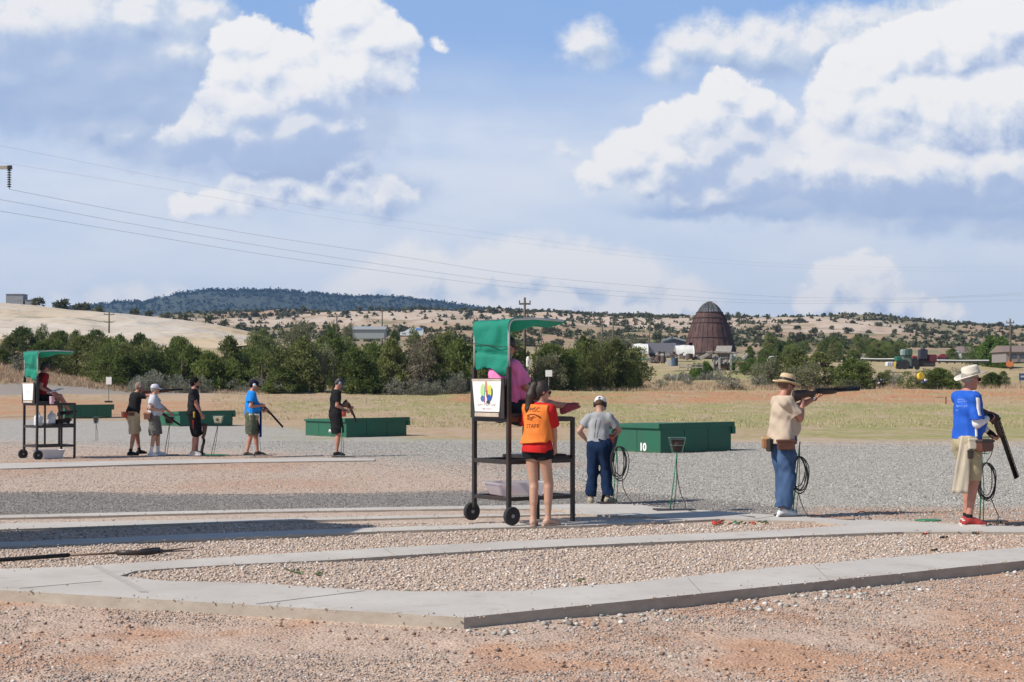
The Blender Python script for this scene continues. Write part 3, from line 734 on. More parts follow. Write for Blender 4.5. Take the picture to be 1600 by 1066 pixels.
# ================================================================== TREES AND SHRUBS
def leaf_mat(name, c1, c2, sc=1.6):
    m = bpy.data.materials.new(name); m.use_nodes = True; nt = m.node_tree; L = nt.links
    b = nt.nodes['Principled BSDF']; b.inputs['Roughness'].default_value = .75; b.inputs['Specular IOR Level'].default_value = .2
    g = nt.nodes.new('ShaderNodeNewGeometry'); oi = nt.nodes.new('ShaderNodeObjectInfo')
    n = nt.nodes.new('ShaderNodeTexNoise'); n.inputs['Scale'].default_value = sc; n.inputs['Detail'].default_value = 4; L.new(g.outputs['Position'], n.inputs[0])
    a = nt.nodes.new('ShaderNodeMath'); a.operation = 'MULTIPLY_ADD'; L.new(oi.outputs['Random'], a.inputs[0]); a.inputs[1].default_value = .30; a.inputs[2].default_value = -.15
    s = nt.nodes.new('ShaderNodeMath'); s.operation = 'ADD'; L.new(a.outputs[0], s.inputs[0]); L.new(n.outputs['Fac'], s.inputs[1])
    mr = nt.nodes.new('ShaderNodeMapRange'); mr.inputs[1].default_value = .32; mr.inputs[2].default_value = .68; L.new(s.outputs[0], mr.inputs[0])
    q = nt.nodes.new('ShaderNodeMix'); q.data_type = 'RGBA'; L.new(mr.outputs[0], q.inputs[0]); q.inputs[6].default_value = (*c1, 1); q.inputs[7].default_value = (*c2, 1)
    L.new(q.outputs[2], b.inputs['Base Color'])
    tr = nt.nodes.new('ShaderNodeBsdfTranslucent'); L.new(q.outputs[2], tr.inputs[0])
    mx = nt.nodes.new('ShaderNodeMixShader'); mx.inputs[0].default_value = .30; L.new(b.outputs[0], mx.inputs[1]); L.new(tr.outputs[0], mx.inputs[2])
    L.new(mx.outputs[0], nt.nodes['Material Output'].inputs[0])
    return m
LM = {'green': leaf_mat('juniper_leaf', (.075, .105, .028), (.19, .235, .065)),
      'olive': leaf_mat('olive_leaf', (.11, .13, .042), (.25, .27, .095)),
      'grey': leaf_mat('grey_twig', (.14, .15, .08), (.25, .25, .15)),
      'bare': leaf_mat('bare_twig', (.15, .125, .085), (.27, .23, .17)),
      'bright': leaf_mat('broad_leaf', (.070, .12, .022), (.13, .20, .045)),
      'sage': leaf_mat('sage_leaf', (.17, .175, .13), (.30, .30, .24), 3),
      'far': leaf_mat('far_leaf', (.085, .095, .05), (.16, .165, .095), .3), 'mesa': leaf_mat('pine_leaf', (.040, .062, .050), (.065, .090, .070), .02)}
BARK = mat('bark', (.14, .10, .075), .9, bump=.02, bscale=20)
def crown_np(rng, w, h, ncl, nl, leaf, z0=.06, taper=.55, lean=0.0, rc=None, columns=1):
    """clumps of small leaf faces spread through an uneven crown"""
    cs = []
    cols = [(rng.normal(0, w * .22), rng.normal(0, w * .22), rng.uniform(.7, 1.0)) for _ in range(columns)]
    ph = rng.uniform(0, 6.28, 6)
    while len(cs) < ncl:
        cx, cy, ch = cols[rng.integers(columns)]
        t = rng.uniform(z0, 1); a = rng.uniform(0, 2 * math.pi)
        prof = (1 - t ** 2.2) ** taper * min(1, .55 + t * 2.2)
        lob = 1 + .22 * math.sin(2 * a + ph[0] + 3 * t) + .16 * math.sin(5 * a + ph[1] - 5 * t) + .12 * math.sin(9 * t + ph[2])
        r = w / 2 * prof * lob * (1.0 if columns == 1 else .72) * (rng.uniform(.25, 1) ** .45)
        cs.append((cx + r * math.cos(a), cy + r * math.sin(a), t * h * ch))
    cs = np.array(cs)
    rc = rc or w * .105
    C = np.repeat(cs, nl, 0); k = len(C)
    d = rng.normal(0, 1, (k, 3)); d /= np.linalg.norm(d, axis=1)[:, None]
    szc = np.repeat(rng.uniform(.6, 1.35, ncl), nl)
    P = C + d * (rng.uniform(.25, 1, k) ** .6 * rc * szc)[:, None] * np.array([1, 1, .8])
    P[:, 2] = np.maximum(P[:, 2], .03)
    up = d * .7 + rng.normal(0, .55, (k, 3)) + np.array([0, 0, .6]); up /= np.linalg.norm(up, axis=1)[:, None]
    sd = np.cross(up, rng.normal(0, 1, (k, 3))); sd /= np.linalg.norm(sd, axis=1)[:, None]
    s = leaf * rng.uniform(.6, 1.4, k)[:, None]
    v = np.stack([P - sd * s * .5, P + up * s * .35 - sd * s * .1, P + up * s * 1.3, P + up * s * .45 + sd * s * .5], 1).reshape(-1, 3)
    f = np.arange(k * 4).reshape(k, 4)
    return v, f, cs
def tree_proto(kind, seed, w, h, ncl, nl, leaf, trunk=True, **kw):
    rng = np.random.default_rng(seed)
    v, f, cs = crown_np(rng, w, h, ncl, nl, leaf, **kw)
    me = npmesh('crown', v, f); me.materials.append(LM[kind])
    tm = None
    if trunk:
        mb = MB(); r0 = .035 * h
        top = Vector((rng.normal(0, .05), rng.normal(0, .05), h * .55))
        for q in range(3 if w > 2 else 2):
            b = Vector((rng.normal(0, .05 * w), rng.normal(0, .05 * w), -.15)); e = Vector(tuple(cs[rng.integers(len(cs))])) * .8
            mb.tube([b, b.lerp(e, .4) + Vector((rng.normal(0, .06), rng.normal(0, .06), .1 * h)), e], r0, 6, r2=r0 * .3)
        mb.tube([(0, 0, -.2), (top.x * .5, top.y, h * .35), top], r0 * 1.3, 7, r2=r0 * .3)
        for q in range(9):
            a = cs[rng.integers(len(cs))]; s0 = top * rng.uniform(.15, .8); mb.tube([s0, s0.lerp(Vector(tuple(a)), .6) + Vector((0, 0, .06)), tuple(a)], r0 * .38, 4, r2=r0 * .1)
        tm = bpy.data.meshes.new('trunk'); tm.from_pydata([tuple(x) for x in mb.v], [], mb.f); tm.materials.append(BARK)
    return me, tm
PROT = {}
for kind, sp in {'green': [(3.4, 4.4, 1), (3.0, 4.0, 1), (3.8, 4.2, 3), (2.6, 4.6, 1), (4.2, 4.0, 4)], 'olive': [(3.4, 3.8, 2), (4.0, 4.0, 4), (3.0, 4.4, 1)],
                 'grey': [(3.4, 3.8, 4), (3.8, 3.6, 5)], 'bare': [(3.6, 3.8, 5), (3.2, 3.8, 4)], 'bright': [(5.0, 4.6, 3), (3.0, 2.0, 3)]}.items():
    PROT[kind] = []
    for i, (w, h, c) in enumerate(sp):
        dens = .5 if kind == 'bare' else (.7 if kind == 'grey' else 1)
        PROT[kind].append((tree_proto(kind, zlib.crc32(kind.encode()) % 1000 + i, w, h, int(170 * (1.0 if dens == 1 else 1.1)), int(30 * dens), .17 if dens == 1 else .15, columns=c, taper=.5 if h < w * 1.3 else .8), w, h))
PROT['sage'] = [(tree_proto('sage', 50 + i, 1.5, .95, 46, 22, .085, trunk=True, columns=2, rc=.18, taper=.4), 1.5, .95) for i in range(3)]
PROT['far'] = [(tree_proto('far', 80 + i, 3.2, 3.0, 26, 9, .75, trunk=False, rc=.55, columns=1 + i % 2, taper=.45), 3.2, 3.0) for i in range(4)]
_used = {}
def plant(name, kind, p, w, h, label, cat, group, rnd):
    (cm, tm), w0, h0 = rnd.choice(PROT[kind])
    sx = w / w0; sz = h / h0
    if tm is None:
        o = obj(name, cm.copy() if False else cm, None); o.location = p
    else:
        o = thing(name, label, cat, p)
        a = bpy.data.objects.new('crown' if name != 'sagebrush' else 'foliage', cm); COL.objects.link(a); a.parent = o
        b = bpy.data.objects.new('trunk' if name != 'sagebrush' else 'stem', tm); COL.objects.link(b); b.parent = o
    tag(o, label, cat, group)
    o.location = (p[0], p[1], p[2] - .04 * h)
    o.rotation_euler = (0, 0, rnd.uniform(0, 6.28)); o.scale = (sx * rnd.uniform(.92, 1.08), sx * rnd.uniform(.92, 1.08), sz)
    return o
rnd = random.Random(42)
KN = {'green': 'dark green', 'olive': 'olive green', 'grey': 'grey twiggy', 'bare': 'brownish bare-twigged', 'bright': 'bright green leafy'}
def section(px):
    for lim, s in ((30, 'at the left edge'), (95, 'behind the far canopy'), (200, 'behind the left white sign'), (290, 'above the aiming man in black'),
                   (375, 'above the bearded man'), (460, 'above the blue t-shirt man'), (560, 'above the grey-capped man'), (640, 'below the pale metal shed'),
                   (700, 'below the white-blue camper'), (800, 'left of the near canopy'), (880, 'right of the near canopy'), (945, 'above the white-capped boy'), (1040, 'by the green table frame'),
                   (1180, 'beside the rusty burner'), (1280, 'above the straw hat'), (1365, 'above the raised barrels'), (1420, 'left of the green machine'), (1500, 'right of the red machine'), (1700, 'behind the wide white hat')):
        if px < lim: return s
    return 'at the right edge'
def tree_at(px, top, base, wpx, kind, Y, where='in the belt '):
    s = F / Y; p = on_ground(px, Y)
    pz = zat(base, Y)
    h = max(.6, (zat(top, Y) - p.z)); w = wpx / s * 1.12
    tall = 'tall narrow ' if h > w * 1.35 else ('low spreading ' if w > h * 1.15 else 'rounded ')
    plant('juniper_tree' if kind in ('green', 'olive') else 'shrub_tree', kind, p, w, h, tall + KN[kind] + ' tree ' + where + section(px), 'tree', KN[kind] + ' trees ' + section(px), rnd)
BELT = [(45,518,562,58,'green',132),(78,522,562,40,'green',128),(4,536,570,26,'green',128),(22,526,562,40,'olive',138),
 (120,525,578,62,'olive',128),(152,520,588,60,'olive',124),(185,528,592,60,'green',122),(215,530,594,55,'olive',120),(168,536,592,50,'green',118),(200,540,595,50,'green',117),(250,538,594,62,'green',120),(285,520,594,52,'green',122),(300,506,592,44,'green',126),(325,530,596,52,'green',119),
 (352,525,596,52,'olive',121),(385,545,598,52,'green',119),(372,530,596,40,'green',125),(410,530,602,50,'green',118),(440,522,606,62,'olive',117),(470,527,606,60,'olive',116),(452,560,608,60,'green',113),(500,535,604,44,'grey',117),(522,500,602,44,'green',121),(550,525,602,50,'green',119),(575,510,602,58,'green',120),(560,535,604,56,'green',115),
 (600,520,602,50,'green',121),(618,530,603,52,'olive',117),(650,523,603,58,'bare',117),(682,530,602,52,'olive',118),(700,506,594,54,'green',124),(727,515,595,46,'green',123),(762,510,592,62,'green',124),(742,540,596,50,'green',120),(800,512,592,52,'green',124),(835,518,588,64,'green',126),(862,545,586,52,'grey',126),
 (895,530,584,50,'green',128),(912,524,584,36,'olive',131),(935,520,582,42,'olive',130),(955,530,580,50,'olive',131),(878,552,586,40,'green',127),(983,543,578,30,'olive',132),(966,550,580,36,'green',131)]
_fr = random.Random(77)
for px in range(100, 985, 30): BELT.append((px + _fr.uniform(-9, 9), _fr.uniform(524, 542), 596, _fr.uniform(44, 60), _fr.choice(['green', 'green', 'olive']), _fr.uniform(134, 146)))
for b in BELT: tree_at(*b[:5], b[5])
for b in [(15,498,520,46,'green',190),(62,505,522,30,'green',195),(78,505,522,32,'green',190),(98,508,524,36,'green',192),(112,512,524,28,'olive',188),(132,502,522,34,'green',196),(172,508,525,36,'green',186),(212,505,527,44,'green',190),(264,512,532,30,'green',185),(455,495,532,60,'grey',210),(428,514,534,36,'green',200),(400,508,530,30,'olive',205),
          (546,497,520,20,'grey',240),(612,500,520,20,'green',245),(648,508,520,24,'green',240),(690,512,522,30,'olive',232),(925,524,536,34,'grey',230),(1010,526,545,40,'grey',370),(1040,528,545,34,'grey',380),(975,522,540,44,'grey',350),(1060,530,545,30,'olive',375)]: tree_at(*b[:5], b[5], 'behind the belt ')
for b in [(1222,540,597,58,'olive',136),(1205,560,598,40,'grey',134),(1250,548,598,60,'olive',133),(1288,550,599,52,'olive',131),(1322,545,599,62,'green',130),(1345,560,599,44,'green',129),(1268,566,600,50,'grey',128),(1382,577,599,22,'green',130),
          (1455,564,600,52,'green',129),(1440,575,601,36,'green',127),(1474,578,600,30,'green',128),(1550,574,599,32,'green',129),(1568,580,598,22,'olive',131)]: tree_at(*b[:5], b[5], 'in the field ')
for b in [(1108,566,578,26,'bright',172),(1090,568,579,22,'bright',170),(1168,556,572,40,'bright',200),(1192,560,574,30,'bright',196)]: tree_at(*b[:5], b[5], 'near the ruin ')
for b in [(1546,527,562,56,'bright',262),(1528,534,560,30,'bright',268),(1566,532,562,30,'bright',258),(1492,537,562,26,'green',300),(1592,532,556,30,'green',300)]: tree_at(*b[:5], b[5], 'near the house ')
for i in range(40):
    px = rnd.uniform(1165, 1408); Y = rnd.uniform(285, 400); k = rnd.choice(['green', 'green', 'olive'])
    g = on_ground(px, Y); tp = rnd.uniform(519, 534) + (Y < 320) * 10
    w = rnd.uniform(16, 28)
    tree_at(px, tp, 555, w, k, Y, 'in the far grove ')
# sagebrush at the foot of the belt and in the field
for i in range(70):
    px = rnd.choice([rnd.uniform(205, 275), rnd.uniform(275, 360), rnd.uniform(360, 460), rnd.uniform(590, 730), rnd.uniform(600, 720), rnd.uniform(860, 1010), rnd.uniform(1010, 1200), rnd.uniform(1120, 1600), rnd.uniform(0, 60)])
    Y = rnd.uniform(112, 122) if px < 760 else rnd.uniform(126, 175)
    if px < 100: Y = rnd.uniform(118, 150)
    p = on_ground(px, Y); w = rnd.uniform(1.0, 2.2)
    plant('sagebrush', 'sage', p, w, w * rnd.uniform(.5, .75), 'pale grey-green sagebrush ' + section(px), 'shrub', 'sagebrush ' + section(px), rnd)
for px, Y, w, h in ((215, 113, 1.9, 1.25), (232, 112, 1.8, 1.2), (246, 113, 1.6, 1.0), (655, 114, 2.2, 1.3), (692, 116, 1.9, 1.2), (712, 115, 1.6, 1.2), (1132, 150, 1.6, .8), (1195, 148, 1.3, .6)):
    plant('sagebrush', 'sage', on_ground(px, Y), w, h, 'large pale grey-green sagebrush ' + section(px), 'shrub', 'large sagebrush ' + section(px), rnd)
# scattered junipers on the desert ridge and on the sandstone hill: the larger ones are things, the rest one mass
for i in range(170):
    px = rnd.uniform(330, 1600); Y = rnd.choice([rnd.uniform(440, 640), rnd.uniform(560, 760), rnd.uniform(700, 860)])
    if px < 780: Y = rnd.choice([rnd.uniform(430, 600), rnd.uniform(820, 890)])
    p = on_ground(px, Y); w = rnd.uniform(2.0, 4.2)
    plant('scrub_tree', 'far', p, w, w * rnd.uniform(.6, .85), 'small dark juniper on the distant ridge ' + section(px), 'tree', 'ridge junipers ' + section(px), rnd)
hillpx = [(54, 0), (89, 0), (92, 1), (102, 1), (125, 0), (130, 0), (134, 0), (160, 1), (205, 0), (235, 1), (262, 1), (290, 1), (330, 1), (345, 1)]
for px, k in hillpx:
    Y = 422; py = float(np.interp(px, [0, 60, 110, 200, 270, 330, 380], [473, 478, 484, 491, 499, 506, 516]))
    p = PT(px, py + 1.5, Y); w = rnd.uniform(1.6, 3.4)
    plant('scrub_tree', 'far', p, w, w * .8, 'small dark juniper on the sandstone skyline ' + section(px), 'tree', 'hilltop junipers ' + section(px), rnd)
def scatter_mass(name, pts, sizes, kind, n_quads, seed, label, cat, tall=1.0):
    rng = np.random.default_rng(seed); n = len(pts); P = np.repeat(pts, n_quads, 0); S = np.repeat(sizes, n_quads)[:, None]
    k = len(P); d = rng.normal(0, 1, (k, 3)); d /= np.linalg.norm(d, axis=1)[:, None]; d[:, 2] = np.abs(d[:, 2])
    t = rng.uniform(.3, 1, k)[:, None]
    Q = P + d * S * t * np.array([.5, .5, .75 * tall])
    u = rng.normal(0, 1, (k, 3)); u /= np.linalg.norm(u, axis=1)[:, None]; w = np.cross(u, rng.normal(0, 1, (k, 3))); w /= np.linalg.norm(w, axis=1)[:, None]
    s = S * .28
    v = np.stack([Q - u * s, Q - w * s * .7, Q + u * s * 1.2, Q + w * s * .7], 1).reshape(-1, 3)
    o = obj(name, npmesh(name, v, np.arange(k * 4).reshape(k, 4)), LM[kind]); return stuff(o, label, cat)
rng = np.random.default_rng(3)
n = 6500; px = rng.uniform(250, 1750, n); Y = rng.uniform(420, 900, n); Y = np.where(rng.random(n) < .4, rng.uniform(820, 905, n), Y)
keep = ~((px < 800) & (Y > 600) & (Y < 860) & (rng.random(n) < .8)) & ~((px > 1210) & (px < 1430) & (Y > 600) & (Y < 720))
px, Y = px[keep], Y[keep]
X = (px - 800) / F * Y; Z = ground_z(X, Y)
scatter_mass('desert_scrub', np.stack([X, Y, Z], -1), rng.uniform(1.0, 2.8, len(px)), 'far', 14, 4, 'dark scrub speckling the distant desert ridge', 'scrub')
# conifers on the table mountain
i = rng.integers(0, MV.shape[0] - 8, 6500); j = rng.integers(0, MV.shape[1], 6500); i[:1500] = rng.integers(36, 48, 1500)
P = MV[i, j] + rng.normal(0, 2, (6500, 3)) * np.array([3, 8, 0]); P[:, 2] = MV[i, j][:, 2] - 1
scatter_mass('forest', P, rng.uniform(4, 8, 6500), 'mesa', 9, 5, 'dark conifer forest covering the blue table mountain', 'forest', 1.3)
# dry grass: bunches along the foot of the belt and through the field
def grass_mass(name, n, seed, m, xy, hlo, hhi, nb, label):
    rng = np.random.default_rng(seed); X, Y = xy(rng, n); Z = ground_z(X, Y)
    C = np.repeat(np.stack([X, Y, Z], -1), nb, 0); k = len(C); H = np.repeat(rng.uniform(hlo, hhi, n), nb) * rng.uniform(.6, 1.1, k)
    B = C + rng.normal(0, .10, (k, 3)) * np.array([1, 1, 0]); a = rng.uniform(0, 6.28, k); wv = np.stack([np.cos(a), np.sin(a), np.zeros(k)], -1) * .018
    T = B + rng.normal(0, .35, (k, 3)) * H[:, None] * np.array([1, 1, 0]); T[:, 2] = B[:, 2] + H
    B[:, 2] -= .03
    v = np.stack([B - wv, B + wv, T], 1).reshape(-1, 3)
    o = obj(name, npmesh(name, v, np.arange(k * 3).reshape(k, 3)), m); return stuff(o, label, 'grass')
def belt_xy(rng, n):
    px = rng.uniform(-100, 1700, n); rc = np.interp(px, [-300, 0, 400, 760, 900, 1700], [104, 109, 121, 138, 128, 126]); Y = rc + rng.exponential(7, n); return (px - 800) / F * Y, Y
def field_xy(rng, n):
    px = rng.uniform(330, 1700, n); Y = rng.uniform(60, 128, n); k = (px > 620) | (Y > 75); px, Y = px[k], Y[k]
    while len(px) < n: px = np.concatenate([px, px[:n - len(px)]]); Y = np.concatenate([Y, Y[:n - len(Y)] + .7])
    return (px - 800) / F * Y, Y
def leftbank_xy(rng, n):
    px = rng.uniform(-100, 420, n); Y = rng.uniform(112, 150, n); return (px - 800) / F * Y, Y
grass_mass('dry_grass', 9000, 6, mat('dry_blade', (.50, .38, .26), .9, color2=(.40, .28, .19), vscale=.5), belt_xy, .15, .50, 7, 'pinkish dry grass along the foot of the juniper belt')
grass_mass('field_grass', 12000, 7, mat('field_blade', (.38, .36, .17), .9, color2=(.46, .39, .24), vscale=.2), field_xy, .04, .13, 5, 'short yellow-green grass over the shooting field')
grass_mass('bank_grass', 5000, 8, mat('bank_blade', (.44, .33, .22), .9, color2=(.36, .25, .17), vscale=.4), leftbank_xy, .12, .4, 6, 'dry reddish grass on the bank at the left')
# ================================================================== RANGE FURNITURE
BLK = mat('black_steel', (.022, .022, .024), .45, bump=.001, bscale=60, spec=.4, color2=(.050, .034, .028), vscale=9, detail=7)
SILV = mat('galvanised_tube', (.62, .62, .62), .35, metal=.6)
RUB = mat('rubber', (.025, .025, .027), .8)
RIM = mat('grey_rim', (.30, .30, .31), .45)
WHITE = mat('white_paint', (.78, .77, .76), .6, var=.04)
TGREEN = mat('trap_green', (.010, .115, .060), .6, color2=(.022, .095, .058), vscale=3.5, stretch=(1, 1, .4), detail=7, bump=.002, bscale=25)
PLAST = mat('white_plastic', (.74, .74, .78), .4, var=.03)
WOODW = mat('weathered_wood', (.36, .33, .29), .9, vscale=3, var=.25, stretch=(1, 8, 1), bump=.02, bscale=10)
def R2(a): return Matrix.Rotation(a, 3, 'Z')
def canopy_mat():
    m = bpy.data.materials.new('green_canvas'); m.use_nodes = True; nt = m.node_tree; L = nt.links
    b = nt.nodes['Principled BSDF']; b.inputs['Roughness'].default_value = .7; b.inputs['Base Color'].default_value = (.02, .33, .235, 1)
    n = nt.nodes.new('ShaderNodeTexNoise'); n.inputs['Scale'].default_value = 5; n.inputs['Detail'].default_value = 4
    tc = nt.nodes.new('ShaderNodeTexCoord'); L.new(tc.outputs['Object'], n.inputs[0])
    bp = nt.nodes.new('ShaderNodeBump'); bp.inputs['Distance'].default_value = .03; L.new(n.outputs['Fac'], bp.inputs['Height']); L.new(bp.outputs[0], b.inputs['Normal'])
    t = nt.nodes.new('ShaderNodeBsdfTranslucent'); t.inputs[0].default_value = (.03, .45, .32, 1)
    mx = nt.nodes.new('ShaderNodeMixShader'); mx.inputs[0].default_value = .42; L.new(b.outputs[0], mx.inputs[1]); L.new(t.outputs[0], mx.inputs[2]); L.new(mx.outputs[0], nt.nodes['Material Output'].inputs[0])
    return m
CANV = canopy_mat()

def scorer_stand(label, origin, rz, L=.93, W=.72, sign='picture', extra=False):
    t = thing('scorer_stand', label, 'stand', origin, rz, 'tall scorer stands on wheels')
    h = W / 2
    for y in (-h, h):
        MB().bar((0, y, .16), (0, y, 1.84), .048, .048, (1, 0, 0)).build('post', BLK, t, bevel=.004)
        MB().bar((L, y, -.10), (L, y, 1.245), .045, .045, (1, 0, 0)).build('post', BLK, t, bevel=.004)
    for z, th in ((.30, .045), (.73, .05), (1.225, .055)):
        for y in (-h, h):
            MB().bar((.024, y, z), (L - .0225, y, z), .04, th).build('side_rail', BLK, t)
        MB().bar((0, -h + .024, z), (0, h - .024, z), .04, th).build('cross_rail', BLK, t)
        MB().bar((L, -h + .0225, z), (L, h - .0225, z), .04, th).build('cross_rail', BLK, t)
    if extra:
        for x in (.22, .55): MB().bar((x, -h + .1, .33), (x, -h + .1, 1.20), .035, .035, (1, 0, 0)).build('brace', BLK, t)
    MB().box((.27, 0, 1.275), (.50, W - .06, .04)).build('seat', mat('seat_board', (.10, .09, .085), .7), t, bevel=.006)
    MB().box((.06, 0, 1.48), (.03, W - .12, .42)).build('backrest', BLK, t, bevel=.006)
    sh = MB(); sh.box((L - .27, 0, .775), (.52, W - .02, .035)).build('footrest', BLK, t)
    for y in (-h - .06, h + .06):
        w = MB(); rot = Matrix.Rotation(R(90), 3, 'X')
        w.lathe([(.062, -.028), (.098, -.030), (.108, -.018), (.108, .018), (.098, .030), (.062, .028)], 28, (0, y, .112), rot)
        wh = w.build('wheel', RUB, t, smooth=True)
        w = MB(); w.lathe([(.018, -.036), (.022, -.034), (.030, -.018), (.055, -.016), (.064, -.024), (.064, .024), (.055, .016), (.030, .018), (.018, .036)], 24, (0, y, .112), rot)
        w.tube([(0, y - .045, .112), (0, y + .045, .112)], .009, 8)
        r = w.build('rim', RIM, wh, smooth=False)
        MB().bar((0, y * .9, .16), (0, y, .112), .03, .03).build('axle_bracket', BLK, t)
    # silver hoops
    for y in (-h, h):
        pts = [(0, y, 1.84)]; pts += [(0, y, 2.15)]
        for k in range(9):
            a = k / 8 * R(90); pts.append((.10 - .10 * math.cos(a), y, 2.30 + .10 * math.sin(a)))
        pts += [(.40, y * .93, 2.415), (.86, y * .74, 2.40)]
        MB().tube(pts, .014, 8).build('hoop', SILV, t, smooth=True)
    # canvas: one sheet from behind the seat up over the hoops and forward
    nu, nv = 60, 34; vs = []
    prof = [(-.016, 1.80)] + [(-.016, z) for z in np.linspace(1.84, 2.29, 12)] + [(.10 - .118 * math.cos(a), 2.305 + .118 * math.sin(a)) for a in np.linspace(.1, R(90), 8)] + [(x, 2.425 - .02 * x) for x in np.linspace(.16, .92, 18)]
    prof = np.array(prof); sl = np.concatenate([[0], np.cumsum(np.hypot(*np.diff(prof, axis=0).T))]); S = np.linspace(0, sl[-1], nu)
    px_ = np.interp(S, sl, prof[:, 0]); pz_ = np.interp(S, sl, prof[:, 1])
    for i in range(nu):
        fr = max(0, (px_[i] - .15) / .77)
        for j in range(nv):
            u = j / (nv - 1) * 2 - 1; y = u * h * (1.03 - .30 * fr)
            sag = (1 - u * u) * (.035 + .02 * math.sin(S[i] * 9)); fr2 = max(0, 1 - fr); back = S[i] < .62
            wr = float(fbm2(np.array([S[i] * 5 + u * 2]), np.array([u * 2.2]), 3, 5)[0] - .5) * .055 + .018 * math.sin(14 * S[i] + 5 * u) * (1 - u * u)
            if back:
                hem = .035 * math.sin(u * 4 + 1) + .05 * u if i == 0 else 0
                fold = .03 * math.exp(-((S[i] - .20 - .03 * u) / .02) ** 2)
                vs.append((px_[i] + sag * .8 + wr + fold, y, pz_[i] + hem))
            else: vs.append((px_[i], y, pz_[i] - sag - abs(wr) * .6 - .11 * fr2 * (1 - u * u) - .05 * (u > 0) * u))
    fs = [(i * nv + j, i * nv + j + 1, (i + 1) * nv + j + 1, (i + 1) * nv + j) for i in range(nu - 1) for j in range(nv - 1)]
    m = MB(); m.add(vs, fs); m.build('canopy', CANV, t, smooth=True, solid=.004)
    m = MB(); m.tube([(-.03, -h - .01, 2.07), (-.012, -h * .3, 2.085), (-.012, h * .5, 2.11), (-.03, h + .01, 2.13)], .005, 5); m.build('tie_cord', BLK, t)
    # sign on the back of the chair
    sp = MB().box((-.055, 0, 1.475), (.016, W - .02, .47)).build('back_board', BLK, t)
    lean = lambda y, z: Vector((-.068, y, z))
    q = MB(); q.add([lean(-.265, 1.315), lean(.245, 1.315), lean(.305, 1.70), lean(-.305, 1.70)], [(0, 1, 2, 3)])
    s = q.build('sign_panel', WHITE, t, solid=.006)
    MB().box((-.071, 0, 1.69), (.012, .61, .022)).build('sign_rail', mat('beige_board', (.52, .43, .35), .7), s)
    MB().box((-.071, -.01, 1.28), (.014, .50, .045)).build('sign_rail', mat('beige_board', (.52, .43, .35), .7), s)
    if sign == 'picture':
        # round painting: plain patches of colour (trees, figures, blue bushes)
        cx, cz, r = 0.0, 1.545, .125
        def patch(nm, pts, c, k):
            b = MB(); b.add([(-.0745 - k * .0012, -y, z) for y, z in pts], [tuple(range(len(pts)))]); b.build(nm, mat('print_%s' % nm, c, .6, var=.06, vscale=40), s, solid=.0006)
        def disc(y, z, a, b, n=26, a0=0, a1=2 * math.pi): return [(y + a * math.cos(a0 + (a1 - a0) * i / n), z + b * math.sin(a0 + (a1 - a0) * i / n)) for i in range(n)]
        patch('pale_sky', disc(cx, cz, r, r), (.66, .76, .55), 0)
        patch('green_tree', disc(-.072, cz + .015, .050, .080), (.42, .62, .28), 1)
        patch('yellow_tree', disc(.075, cz + .02, .05, .065), (.60, .62, .12), 1)
        patch('dark_edge', [(.135 * math.cos(a), cz + .135 * math.sin(a)) for a in np.linspace(-.9, .35, 9)] + [(.11 * math.cos(a), cz + .11 * math.sin(a)) for a in np.linspace(.35, -.9, 9)], (.04, .12, .06), 2)
        patch('teal_trunk', [(-.045, cz - .08), (-.02, cz - .08), (-.01, cz + .07), (-.03, cz + .07)], (.04, .35, .28), 2)
        patch('blue_bush', disc(-.075, cz - .075, .04, .035), (.07, .16, .35), 3)
        patch('blue_flower', disc(.06, cz - .065, .045, .04, 10), (.03, .08, .42), 3)
        patch('red_figure', disc(0, cz + .05, .022, .085), (.62, .20, .17), 3)
        patch('white_path', [(-.03, cz - .13), (.03, cz - .13), (.012, cz + .0), (-.012, cz + .0)], (.80, .74, .72), 4)
        patch('purple_flower', disc(-.028, cz - .09, .014, .04), (.32, .08, .25), 5)
        patch('dark_bush', disc(.045, cz - .115, .035, .018), (.03, .06, .05), 5)
        patch('maroon_figure', disc(.018, cz - .02, .014, .045), (.38, .09, .08), 5)
        # the two handwritten lines under it, too small to read in the photo
        rr = random.Random(4); scr = MB()
        for z0, words, hh in ((1.395, ((-.19, -.08), (-.05, .08), (.11, .20)), .014), (1.350, ((-.10, -.02), (.0, .12)), .011)):
            for a, b in words:
                pts = []; y = a
                while y < b:
                    pts.append((-.0735, -y, z0 + rr.uniform(-1, 1) * hh)); y += rr.uniform(.005, .011)
                scr.tube(pts, .0018, 3)
        scr.build('lettering', mat('faded_ink', (.46, .26, .30), .8), s)
    else:
        MB().box((-.0735, .02, 1.50), (.001, .018, .05)).build('small_mark', mat('grey_mark', (.35, .35, .36), .8), s)
    return t
c0 = G(795, 821, .10); TH = R(35)
NEAR_ST = scorer_stand('near wheeled scorer stand with green canopy and a round picture on its back', c0 + R2(TH) @ Vector((0, .36, 0)), TH)
c1 = G(57.5, 719.3, .06); TH2 = R(39)
FAR_ST = scorer_stand('far wheeled scorer stand with green canopy and plain white back panel', c1 + R2(TH2) @ Vector((0, .36, 0)), TH2, L=.87, sign='plain', extra=True)
